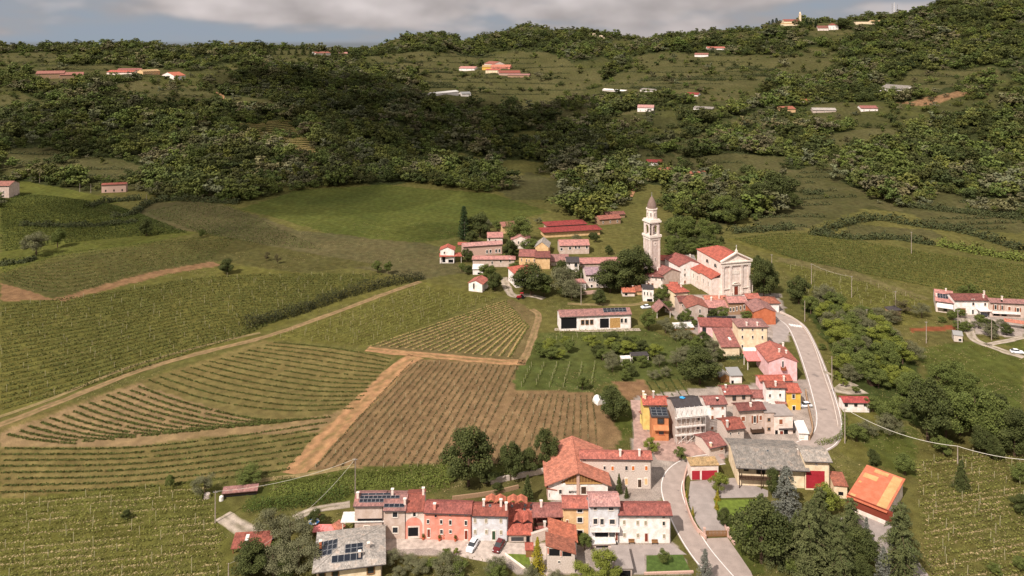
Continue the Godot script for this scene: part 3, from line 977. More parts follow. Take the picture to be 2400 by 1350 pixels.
func roof_hit(h: Dictionary, p: Vector2) -> Vector3:   # where the picture shows a spot of the roof
	var inv: Transform3D = h.xf.affine_inverse()
	var o := inv * eye()
	var d := inv.basis * ray(p)
	var y: float = h.hw + 0.2
	var t: float
	match h.type:
		"gz":
			var t1: float = (y - o.y + o.x * h.tp) / (d.y - d.x * h.tp)
			var q1 := o + d * t1
			if q1.x <= h.L * 0.5: return q1
			t = (y + h.L * h.tp - o.y - o.x * h.tp) / (d.y + d.x * h.tp)
		"flat": t = (y - o.y) / d.y
		_: t = (y - o.z * h.tp - o.y) / (d.y + d.z * h.tp)
	var q := o + d * t
	if h.type in ["gx", "hip"] and q.z < -h.D * 0.5 + 0.3:   # seen past the ridge: it stands on the ridge
		q.z = -h.D * 0.5 + 0.3
		q.y = y - q.z * h.tp
	return q
func chimney(h: Dictionary, e: Array):   # [u, v of its foot, height m, material]
	var q := roof_hit(h, spot([e[0], e[1]]))
	q.x = clampf(q.x, 0.4, h.L - 0.4)
	var ht: float = (e[2] if e.size() > 2 else 1.2) * 0.8
	var mat: String = e[3] if e.size() > 3 else "offwhite"
	var b := MB.new()
	b.box(Vector3(0, ht * 0.5 - 0.3, 0), Vector3(0.52, ht + 0.6, 0.52))
	var c := part("chimney", b.make(M[mat]), h.root, h.inv_root * h.xf * Transform3D(Basis.IDENTITY, q))
	var k := MB.new()
	k.box(Vector3(0, 0.12, 0), Vector3(0.42, 0.24, 0.42))
	k.box(Vector3(0, 0.28, 0), Vector3(0.74, 0.09, 0.74))
	part("chimney_cap", k.make(M.trim), c, Transform3D(Basis.IDENTITY, Vector3(0, ht, 0)))
func roof_basis(h: Dictionary) -> Basis:
	var a: float = atan(h.tp)
	return Basis(Vector3(1, 0, 0), a)
func skylight(h: Dictionary, e: Array):   # [u, v, w px, h px]
	var q := roof_hit(h, spot([e[0], e[1]]))
	var k := os / px_at(h.xf * q)
	var w: float = e[2] * k
	var l: float = e[3] * k * 1.25
	var xf: Transform3D = h.inv_root * h.xf * Transform3D(roof_basis(h), q)
	var b := MB.new()
	b.box(Vector3(0, 0.05, 0), Vector3(w, 0.14, l))
	var s := part("skylight", b.make(M[e[4] if e.size() > 4 else "metal_grey"]), h.root, xf)
	var g := MB.new()
	g.box(Vector3(0, 0.125, 0), Vector3(w * 0.78, 0.03, l * 0.8))
	part("pane", g.make(M.glass if e.size() <= 4 else M.metal_white), s)
func panels(h: Dictionary, e: Array):   # [x0, x1, s0, s1, columns, rows] in shares of the front slope
	var inv: Transform3D = h.inv_root * h.xf
	var slope: float = (h.D * (0.5 if h.type != "sb" else 1.0)) / cos(atan(h.tp))
	var w: float = (e[1] - e[0]) * h.L / e[4]
	var l: float = (e[3] - e[2]) * slope / e[5]
	var mesh := MB.new()
	mesh.box(Vector3.ZERO, Vector3(w - 0.05, 0.05, l - 0.05))
	var pm_ := mesh.make(M.pv_frame)
	var gl := MB.new()
	gl.box(Vector3(0, 0.03, 0), Vector3(w - 0.13, 0.03, l - 0.13))
	var gm := gl.make(M.pv)
	for i in e[4]:
		for j in e[5]:
			var s: float = e[2] * slope + (j + 0.5) * l
			var p := Vector3(e[0] * h.L + (i + 0.5) * w, h.hw + 0.2 + s * sin(atan(h.tp)) + 0.12, -s * cos(atan(h.tp)))
			var o := part("solar_panel", pm_, h.root, inv * Transform3D(roof_basis(h), p))
			part("cells", gm, o)
func arch_panel(w: float, hh: float, ow: float, oh: float, t: float, mat: Material) -> ArrayMesh:   # a wall w x hh with an arched opening, thick t, centred on x, foot at y 0
	var b := MB.new()
	var seg := 10
	var r := ow * 0.5
	var pts := [Vector2(-r, 0), Vector2(-r, oh - r)]
	for i in range(1, seg): pts.append(Vector2(-r * cos(PI * i / seg), oh - r + r * sin(PI * i / seg)))
	pts.append(Vector2(r, oh - r)); pts.append(Vector2(r, 0))
	for z in [0.0, -t]:
		var hint := Vector3(0, 0, 1 if z == 0.0 else -1)
		b.quad(Vector3(-w / 2, 0, z), Vector3(-r, 0, z), Vector3(-r, hh, z), Vector3(-w / 2, hh, z), hint)
		b.quad(Vector3(w / 2, 0, z), Vector3(r, 0, z), Vector3(r, hh, z), Vector3(w / 2, hh, z), hint)
		for i in range(1, pts.size() - 2):
			var p: Vector2 = pts[i]
			var q: Vector2 = pts[i + 1]
			b.quad(Vector3(p.x, p.y, z), Vector3(q.x, q.y, z), Vector3(q.x, hh, z), Vector3(p.x, hh, z), hint)
	for i in pts.size() - 1:
		var p: Vector2 = pts[i]
		var q: Vector2 = pts[i + 1]
		b.quad(Vector3(p.x, p.y, 0), Vector3(q.x, q.y, 0), Vector3(q.x, q.y, -t), Vector3(p.x, p.y, -t), Vector3(-(p.x + q.x), -1, 0))
	for x in [-w / 2, w / 2]: b.quad(Vector3(x, 0, 0), Vector3(x, hh, 0), Vector3(x, hh, -t), Vector3(x, 0, -t), Vector3(x, 0, 0))
	b.quad(Vector3(-w / 2, hh, 0), Vector3(w / 2, hh, 0), Vector3(w / 2, hh, -t), Vector3(-w / 2, hh, -t), Vector3.UP)
	return b.make(mat)

# ---------- poles, wires, cars ----------
func pole(p, top: float, label: String, arms := 1, called := "power_pole") -> Vector3:
	var b := at(p)
	var h := row_height(-b.z, oy + top * os) - b.y
	var m := MB.new()
	m.frustum(Vector3(0, -0.3, 0), h + 0.3, 0.17, 0.10, 8)
	var o := thing(called, label, "pole", frame(b))
	part("shaft", m.make(M.pole), o)
	if arms > 0:
		var a := MB.new()
		a.box(Vector3(0, h - 0.35, 0), Vector3(1.1, 0.1, 0.1))
		for s in [-0.45, 0.0, 0.45]: a.frustum(Vector3(s, h - 0.3, 0), 0.22, 0.05, 0.04, 6)
		part("crossarm", a.make(M.metal_grey), o)
	keep.append([b.x, b.z, 2.5])
	return b + Vector3(0, h - 0.15, 0)
func wire(a: Vector3, b: Vector3, sag: float, label: String, r := 0.035):
	var m := MB.new()
	var n := 14
	var last := Vector3.ZERO
	for i in range(1, n + 1):
		var t := float(i) / n
		var p := (b - a) * t - Vector3(0, sag * 4 * t * (1 - t), 0)
		m.tube(last, p, r, r, 4)
		last = p
	solo("overhead_wire", m.make(M.wire), label, "wire", frame(a))
func car(p, heading: float, label: String, mat: String, tall := 1.0):
	var b := at(p)
	var o := thing("parked_car", label, "car", frame(b + Vector3(0, 0.07, 0), heading))
	var L := 4.3
	var W := 1.76
	var sec := [[-2.15, 0.62, 0.80], [-2.05, 0.82, 0.84], [-1.1, 0.92, 0.88], [0.9, 0.95, 0.88], [1.75, 0.95, 0.86], [2.1, 0.86, 0.80], [2.15, 0.5, 0.78]]
	var m := MB.new()
	var y0 := 0.28
	for i in sec.size() - 1:
		var s: Array = sec[i]
		var t: Array = sec[i + 1]
		for sg in [-1, 1]:
			m.quad(Vector3(s[0], y0, sg * s[2]), Vector3(t[0], y0, sg * t[2]), Vector3(t[0], t[1] * 0.8, sg * t[2] * 1.01), Vector3(s[0], s[1] * 0.8, sg * s[2] * 1.01), Vector3(0, 0, sg))
			m.quad(Vector3(s[0], s[1] * 0.8, sg * s[2] * 1.01), Vector3(t[0], t[1] * 0.8, sg * t[2] * 1.01), Vector3(t[0], t[1], sg * t[2] * 0.9), Vector3(s[0], s[1], sg * s[2] * 0.9), Vector3(0, 0.5, sg))
		m.quad(Vector3(s[0], s[1], -s[2] * 0.9), Vector3(t[0], t[1], -t[2] * 0.9), Vector3(t[0], t[1], t[2] * 0.9), Vector3(s[0], s[1], s[2] * 0.9), Vector3.UP)
	for e in [0, sec.size() - 1]:
		var s: Array = sec[e]
		m.quad(Vector3(s[0], y0, -s[2]), Vector3(s[0], y0, s[2]), Vector3(s[0], s[1], s[2] * 0.9), Vector3(s[0], s[1], -s[2] * 0.9), Vector3(s[0], 0, 0))
	m.quad(Vector3(-2.1, y0, -0.8), Vector3(2.1, y0, -0.8), Vector3(2.1, y0, 0.8), Vector3(-2.1, y0, 0.8), Vector3.DOWN)
	part("body", m.make(M[mat]), o)
	var rt := 1.46 * tall
	var c := MB.new()
	var f := [Vector2(-1.05, 0.91), Vector2(-0.35, rt), Vector2(1.2, rt), Vector2(1.95, 0.94)]
	c.quad(Vector3(f[1].x, rt, -0.6), Vector3(f[2].x, rt, -0.6), Vector3(f[2].x, rt, 0.6), Vector3(f[1].x, rt, 0.6), Vector3.UP)
	part("car_roof", c.make(M[mat]), o)
	var g := MB.new()
	g.quad(Vector3(f[0].x, f[0].y, -0.76), Vector3(f[0].x, f[0].y, 0.76), Vector3(f[1].x, rt - 0.01, 0.6), Vector3(f[1].x, rt - 0.01, -0.6), Vector3(-1, 1, 0))
	part("windscreen", g.make(M.glass), o)
	g = MB.new()
	g.quad(Vector3(f[3].x, f[3].y, -0.74), Vector3(f[3].x, f[3].y, 0.74), Vector3(f[2].x, rt - 0.01, 0.6), Vector3(f[2].x, rt - 0.01, -0.6), Vector3(1, 1, 0))
	part("rear_window", g.make(M.glass), o)
	for sg in [-1, 1]:
		g = MB.new()
		g.quad(Vector3(f[0].x, f[0].y, sg * 0.76), Vector3(f[3].x, f[3].y, sg * 0.74), Vector3(f[2].x, rt - 0.01, sg * 0.6), Vector3(f[1].x, rt - 0.01, sg * 0.6), Vector3(0, 0.3, sg))
		part("side_window", g.make(M.glass), o)
		var l := MB.new()
		l.box(Vector3(-2.08, 0.68, sg * 0.6), Vector3(0.14, 0.16, 0.36))
		part("headlight", l.make(M.lamp_lens), o)
		var mr := MB.new()
		mr.box(Vector3(-0.75, 0.98, sg * 0.95), Vector3(0.14, 0.14, 0.2))
		part("wing_mirror", mr.make(M[mat]), o)
		for x in [-1.32, 1.32]:
			var w := part("wheel", cached("tyre", func():
				var k := MB.new()
				k.frustum(Vector3(0, -0.11, 0), 0.22, 0.32, 0.32, 14)
				return k.make(M.tyre)), o, Transform3D(Basis(Vector3(1, 0, 0), PI / 2 * sg), Vector3(x, 0.30, sg * 0.80)))
			part("rim", cached("rim", func():
				var k := MB.new()
				k.frustum(Vector3(0, 0.105, 0), 0.02, 0.2, 0.19, 10)
				return k.make(M.chrome)), w)
	keep.append([b.x, b.z, 4.0])

var cover := []
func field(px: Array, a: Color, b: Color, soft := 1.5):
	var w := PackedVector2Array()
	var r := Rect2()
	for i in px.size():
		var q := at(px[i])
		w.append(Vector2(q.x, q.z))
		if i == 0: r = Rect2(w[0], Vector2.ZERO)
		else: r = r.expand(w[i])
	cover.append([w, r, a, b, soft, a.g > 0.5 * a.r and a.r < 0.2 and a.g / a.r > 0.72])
func make_fields():
	zoom(0, 0, 1)
	var grass := [L3(0.155, 0.140, 0.040), L3(0.115, 0.110, 0.032)]
	var dry := [L3(0.145, 0.125, 0.045), L3(0.10, 0.095, 0.035)]
	var soil := [L3(0.30, 0.175, 0.095), L3(0.23, 0.135, 0.07)]
	var lush := [L3(0.108, 0.116, 0.030), L3(0.078, 0.092, 0.024)]
	var dull := [L3(0.140, 0.118, 0.055), L3(0.095, 0.088, 0.040)]
	var pave := [L3(0.46, 0.38, 0.33), L3(0.36, 0.30, 0.26)]
	var F2 := func(px, c, s := 1.5): field(px, c[0], c[1], s)
	# hillside clearings (woods everywhere else)
	for px in [[[20,125],[140,124],[150,138],[20,142]], [[90,186],[250,192],[240,202],[110,200]], [[0,222],[60,222],[135,238],[120,252],[0,250]], [[330,215],[420,205],[500,222],[480,240],[340,242]],
			[[0,350],[120,345],[350,390],[330,425],[100,420],[0,400]], [[500,225],[640,235],[660,258],[540,255]], [[70,162],[430,160],[440,186],[70,186]],
			[[870,132],[950,124],[1200,124],[1310,130],[1340,150],[1420,165],[1400,200],[1340,238],[1120,236],[1000,225],[980,170],[900,150]],
			[[1330,250],[1390,255],[1370,285],[1290,270]], [[1160,440],[1240,402],[1330,430],[1320,470],[1200,470]],
			[[1470,134],[1640,124],[1850,140],[1940,150],[1930,170],[1830,190],[1790,200],[1580,220],[1420,195],[1480,160]],
			[[1570,336],[1780,262],[1790,290],[1700,302],[1660,342],[1580,372]], [[1580,372],[1700,360],[1850,370],[1840,396],[1640,404]],
			[[1900,330],[2030,300],[2130,310],[2060,340],[1990,365]], [[2060,215],[2150,162],[2330,157],[2250,200],[2120,215]], [[2100,242],[2230,217],[2320,220],[2180,247]],
			[[1840,412],[1960,372],[2080,367],[2110,387],[2060,402],[1900,440]], [[1830,430],[1990,440],[2050,470],[2000,500],[1870,540],[1780,540],[1750,500]],
			[[1560,520],[1700,520],[1680,560],[1560,580]], [[1990,526],[2190,537],[2200,560],[2100,556],[1980,546]], [[2230,472],[2400,462],[2400,500],[2250,490]], [[2130,492],[2400,507],[2400,550],[2180,532]],
			[[1900,250],[2000,240],[2080,250],[2000,270],[1920,266]], [[1400,190],[1640,200],[1640,240],[1420,220]]]:
		F2.call(px, [L3(0.112, 0.102, 0.044), L3(0.078, 0.076, 0.030)], 4.0)
	F2.call([[545,287],[680,282],[750,360],[720,377],[640,332],[580,312]], dry, 3.0)
	F2.call([[2100,242],[2230,217],[2320,220],[2180,247]], soil, 4.0)
	# the valley floor
	F2.call([[0,430],[60,425],[220,455],[300,470],[210,490],[330,520],[460,545],[350,570],[130,600],[0,640]], [L3(0.135, 0.138, 0.034), L3(0.10, 0.11, 0.028)], 2.0)
	F2.call([[310,500],[360,475],[500,470],[700,540],[790,560],[750,600],[560,560],[470,545],[340,525]], dull, 3.0)
	F2.call([[560,490],[700,445],[900,432],[1150,452],[1290,497],[1180,520],[1060,560],[980,570],[780,550],[650,510]], lush, 2.5)
	F2.call([[700,540],[980,570],[1040,580],[1090,640],[990,655],[850,630],[700,610]], dull, 3.0)
	F2.call([[0,640],[200,600],[400,567],[540,557],[760,600],[900,620],[700,640],[520,612],[300,655],[130,700],[0,665]], [L3(0.115, 0.102, 0.036), L3(0.085, 0.08, 0.030)], 2.0)  # dull field, its darker green partly cloud shade put into the colour
	F2.call([[0,705],[130,705],[300,662],[520,617],[700,640],[990,650],[620,780],[0,975]], grass)
	F2.call([[125,702],[200,680],[340,640],[500,613],[520,622],[400,642],[300,667],[150,706]], soil)
	F2.call([[0,664],[60,680],[130,705],[0,706]], soil)
	var striped := [L3(0.215, 0.165, 0.064), L3(0.165, 0.135, 0.052)]
	F2.call([[0,1000],[620,797],[930,835],[690,1105],[520,1120],[0,1165]], striped)
	F2.call([[0,1012],[320,900],[480,960],[640,1000],[780,975],[840,940],[770,1020],[560,1022],[300,1046],[0,1046]], [L3(0.33, 0.225, 0.12), L3(0.26, 0.18, 0.09)], 3.0)
	F2.call([[620,792],[990,660],[1180,690],[860,815]], grass)
	F2.call([[860,815],[1200,700],[1265,735],[1225,850],[960,832]], [L3(0.19, 0.14, 0.065), L3(0.14, 0.11, 0.05)])
	F2.call([[960,842],[1225,852],[1205,915],[1390,920],[1470,1040],[1360,1092],[720,1102]], [L3(0.27, 0.172, 0.09), L3(0.21, 0.138, 0.07)])
	F2.call([[690,1108],[830,1095],[1050,1082],[1360,1092],[1340,1160],[1050,1150],[560,1200],[620,1130]], lush)
	F2.call([[1050,1120],[1300,1110],[1290,1175],[1010,1175]], dry)
	F2.call([[1215,850],[1262,780],[1510,770],[1700,830],[1620,890],[1420,900],[1390,920],[1205,915]], [L3(0.115, 0.125, 0.038), L3(0.085, 0.10, 0.030)])
	F2.call([[1440,895],[1508,890],[1530,932],[1470,942]], soil)
	F2.call([[1390,920],[1470,940],[1500,1000],[1440,1050],[1470,1040]], lush)
	F2.call([[0,1165],[500,1120],[545,1200],[545,1350],[0,1350]], [L3(0.14, 0.132, 0.036), L3(0.105, 0.105, 0.03)])
	F2.call([[2060,1050],[2400,1010],[2400,1350],[2150,1350],[2120,1200],[2150,1130]], [L3(0.15, 0.13, 0.042), L3(0.11, 0.105, 0.032)])
	F2.call([[2150,818],[2290,790],[2400,842],[2400,960],[2200,945]], lush)
	F2.call([[2330,800],[2400,785],[2400,822]], lush)
	F2.call([[2060,790],[2150,790],[2160,960],[2110,900]], dry)
	F2.call([[1690,560],[1890,547],[2180,592],[2400,622],[2400,705],[2300,692],[2100,660],[1830,602]], grass, 2.5)
	F2.call([[1810,612],[2180,702],[2140,762],[1980,742],[1900,690]], grass, 2.5)
	F2.call([[1830,602],[2000,635],[2180,700],[2150,705],[1990,650],[1820,612]], [L3(0.19, 0.16, 0.07), L3(0.14, 0.12, 0.05)], 2.5)
	F2.call([[1960,960],[2070,950],[2040,1090],[1970,1060]], grass)
	F2.call([[1990,1000],[2150,1000],[2150,1120],[2050,1090]], lush)
	F2.call([[2130,768],[2240,762],[2240,772],[2130,778]], [L3(0.30, 0.10, 0.05), L3(0.24, 0.08, 0.04)])
	F2.call([[2090,778],[2260,772],[2280,800],[2150,812],[2130,790]], dry)
	# yards and paved ground of the village
	for px in [[[1490,930],[1680,905],[1890,890],[1930,1040],[1870,1060],[1710,1060],[1690,1090],[1540,1080],[1480,1060]], [[1300,1150],[1530,1060],[1620,1090],[1540,1180],[1300,1190]],
			[[830,1262],[1100,1262],[1200,1268],[1580,1270],[1620,1350],[1200,1345],[1160,1300],[900,1300]], [[1520,690],[1830,690],[1850,800],[1680,830],[1600,760]], [[2230,735],[2400,740],[2400,790],[2260,780]]]:
		F2.call(px, pave)
	F2.call([[1300,1160],[1480,1160],[1520,1195],[1300,1195]], pave)
	F2.call([[1660,1160],[1760,1165],[1790,1350],[1700,1350],[1690,1240]], lush)
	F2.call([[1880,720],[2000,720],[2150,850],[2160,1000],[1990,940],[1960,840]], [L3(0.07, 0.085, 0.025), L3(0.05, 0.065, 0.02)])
var zone_noise := FastNoiseLite.new()
var forests := []
func terraced(x: float, z: float) -> bool:   # open terraces on the hillside, where it is not wooded
	if zone_noise.get_noise_2d(x, z) < 0.06: return false
	var p := Vector2(x, z)
	for f in forests:
		if Geometry2D.is_point_in_polygon(p, f): return false
	return true
func terrace_shift(x: float, z: float) -> float: return zone_noise.get_noise_2d(x * 2.0 + 300.0, z * 2.0) * 9.0
func make_zones():
	zone_noise.seed = 91
	zone_noise.frequency = 0.0045
	zone_noise.fractal_octaves = 2
	zoom(0, 0, 1)
	for px in [[[560,150],[880,150],[1000,232],[1330,244],[1500,330],[1450,440],[1150,440],[900,425],[560,420],[450,330]], [[1950,100],[2200,20],[2400,5],[2460,230],[2330,155],[2150,155],[2000,210]], [[880,122],[960,90],[1080,92],[1230,66],[1420,76],[1460,110],[1330,130],[1180,120]], [[1960,370],[2130,300],[2400,260],[2400,455],[2100,440]], [[100,280],[500,280],[560,420],[340,440],[100,400]]]:
		var w := PackedVector2Array()
		for q in px:
			var g := at(q)
			w.append(Vector2(g.x, g.z))
		forests.append(w)
func make_ground():
	var nz := FastNoiseLite.new()
	nz.seed = 21
	nz.frequency = 0.012
	nz.fractal_octaves = 4
	var nf := FastNoiseLite.new()
	nf.seed = 22
	nf.frequency = 0.09
	nf.fractal_octaves = 2
	var rows := PackedFloat32Array()
	var d := 70.0
	while d < 2500.0:
		rows.append(d)
		d += maxf(0.85, d * 0.0052)
	var NC := 560
	var NR := rows.size()
	var v := PackedVector3Array()
	var c := PackedColorArray()
	var uv := PackedVector2Array()
	v.resize(NR * NC); c.resize(NR * NC); uv.resize(NR * NC)
	var g0 := L3(0.155, 0.138, 0.045)
	var g1 := L3(0.108, 0.104, 0.034)
	var w0 := L3(0.060, 0.066, 0.026)
	var w1 := L3(0.040, 0.048, 0.018)
	var t0 := L3(0.118, 0.104, 0.046)
	var t1 := L3(0.072, 0.072, 0.028)
	var t2 := L3(0.088, 0.084, 0.034)
	var t3 := L3(0.090, 0.090, 0.030)
	for i in NR:
		var dd := rows[i]
		var half := 60.0 + dd * 0.92
		var act := []
		for cv in cover:
			if -dd > cv[1].position.y - 5.0 and -dd < cv[1].end.y + 5.0: act.append(cv)
		for j in NC:
			var x := lerpf(-half, half, j / float(NC - 1))
			var k := i * NC + j
			var n := nz.get_noise_2d(x, dd)
			var f := nf.get_noise_2d(x, dd)
			v[k] = Vector3(x, ground(x, -dd), -dd)
			uv[k] = Vector2(x, dd)
			var t := clampf(0.5 + n * 0.9 + f * 0.5, 0, 1)
			var col := g0.lerp(g1, t)
			if v[k].y > 0.9:
				if terraced(x, -dd):   # each terrace has its own crop: grass, vines or tilled earth
					var lv := int(floor((v[k].y + terrace_shift(x, -dd)) / 5.0)) + int(floor(x / 90.0 + sin(dd * 0.01))) * 7
					col = [t0, t1, t2, t3][posmod(lv * 2654435 >> 4, 4)].lerp(t1, clampf(0.3 + n * 0.8 + f * 0.5, 0, 1))
				else: col = w0.lerp(w1, t)
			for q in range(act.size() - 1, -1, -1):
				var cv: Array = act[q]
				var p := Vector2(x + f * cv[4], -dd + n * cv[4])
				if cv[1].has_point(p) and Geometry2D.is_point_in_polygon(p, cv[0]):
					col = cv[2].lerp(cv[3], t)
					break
			c[k] = col * (1.0 + f * 0.25)
	var ix := PackedInt32Array()
	for i in NR - 1:
		for j in NC - 1:
			var k := i * NC + j
			ix.append_array([k, k + NC, k + 1, k + 1, k + NC, k + NC + 1])
	var nn := PackedVector3Array()
	nn.resize(NR * NC)
	for i in NR:
		for j in NC:
			var k := i * NC + j
			if rows[i] < 380.0: nn[k] = Vector3.UP
			else:
				var a := v[i * NC + maxi(j - 1, 0)]
				var b := v[i * NC + mini(j + 1, NC - 1)]
				var e := v[maxi(i - 1, 0) * NC + j]
				var g := v[mini(i + 1, NR - 1) * NC + j]
				nn[k] = (b - a).cross(g - e).normalized()
				if nn[k].y < 0: nn[k] = -nn[k]
	var a := []
	a.resize(Mesh.ARRAY_MAX)
	a[Mesh.ARRAY_VERTEX] = v
	a[Mesh.ARRAY_NORMAL] = nn
	a[Mesh.ARRAY_COLOR] = c
	a[Mesh.ARRAY_TEX_UV] = uv
	a[Mesh.ARRAY_INDEX] = ix
	var m := ArrayMesh.new()
	m.add_surface_from_arrays(Mesh.PRIMITIVE_TRIANGLES, a)
	var gm := pm(Color(1.0, 1.0, 1.0), U.ground, 0.045, 1.0)
	gm.vertex_color_use_as_albedo = true
	gm.metallic_specular = 0.1
	m.surface_set_material(0, gm)
	solo("ground", m, "valley floor and hillside with fields and meadows", "", Transform3D.IDENTITY, "", "structure")

func make_sky(env: Environment):
	var W := 2048
	var H := 1024
	var im := Image.create(W, H, false, Image.FORMAT_RGB8)
	im.fill(rgb(118, 122, 124))
	var nz := FastNoiseLite.new()
	nz.seed = 3
	nz.frequency = 1.0
	nz.fractal_octaves = 6
	for y in H / 2 + 40:
		var el := maxf((0.5 - (y + 0.5) / H) * PI, 0.0)
		var ce := cos(el)
		var se := sin(el)
		for x in W:
			var az := (x + 0.5) / W * TAU
			var p := Vector3(ce * cos(az) * 2.6, se * 15.0 / (1.0 + maxf(se, 0) * 3.0), ce * sin(az) * 2.6)
			var n := nz.get_noise_3d(p.x + 9.0, p.y, p.z)
			var k := clampf((n + 0.50) * 1.9 + se * 0.6 + clampf((se - 0.022) * 14.0, -0.45, 0.3), 0, 1)
			var tex := nz.get_noise_3d(p.x * 3.1, p.y * 1.7 + 4.0, p.z * 3.1)
			k = k * k * (3 - 2 * k)
			var blue := Color(0.42, 0.475, 0.53).lerp(Color(0.34, 0.44, 0.56), clampf(se * 1.6, 0, 1))
			var cl := Color(0.655, 0.625, 0.62).lerp(Color(0.82, 0.80, 0.79), clampf(se * 2.0, 0, 1))
			im.set_pixel(x, y, blue.lerp(cl * (1.0 + tex * 0.22), k))
	var sm := PanoramaSkyMaterial.new()
	sm.panorama = ImageTexture.create_from_image(im)
	sm.energy_multiplier = 1.0
	var sky := Sky.new()
	sky.sky_material = sm
	env.background_mode = Environment.BG_SKY
	env.sky = sky

func _ready():
	rng.seed = 2024
	var cam := Camera3D.new()
	cam.name = "camera"
	add_child(cam)
	cam.position = eye()
	cam.set_frustum(1350.0 / F, Vector2(0, -(675.0 - V0) / F), 1.0, 6000.0)
	cam.current = true
	var we := WorldEnvironment.new()
	we.name = "environment"
	var env := Environment.new()
	env.tonemap_mode = Environment.TONE_MAPPER_LINEAR
	env.tonemap_exposure = 1.28
	env.sdfgi_enabled = true
	env.ssao_enabled = true
	env.ssil_enabled = true
	we.environment = env
	add_child(we)
	make_sky(env)
	var sun := DirectionalLight3D.new()
	sun.name = "sun"
	sun.light_energy = 1.5
	sun.light_color = Color(1.0, 0.96, 0.92)
	sun.light_angular_distance = 0.53
	sun.shadow_enabled = true
	add_child(sun)
	var el := deg_to_rad(47.0)
	var sd := Vector3(0.60 * cos(el), -sin(el), -0.80 * cos(el)).normalized()
	sun.look_at_from_position(-sd * 100.0, Vector3.ZERO, Vector3.UP)
	U.sun = sd
	make_terrain_table()
	make_materials()
	make_trees()
	var pmb := MB.new()
	pmb.box(Vector3(0, 0.95, 0), Vector3(0.1, 2.1, 0.1))
	post_mesh = pmb.make(M.post)
	make_fields()
	make_zones()
	make_ground()
	roads()
	vineyards()
	church()
	front_row()
	middle_row()
	upper_village()
	hamlet()
	farm()
	far_houses()
	near_trees()
	poles()
	small_things()
	grass()
	woods()
	clouds()

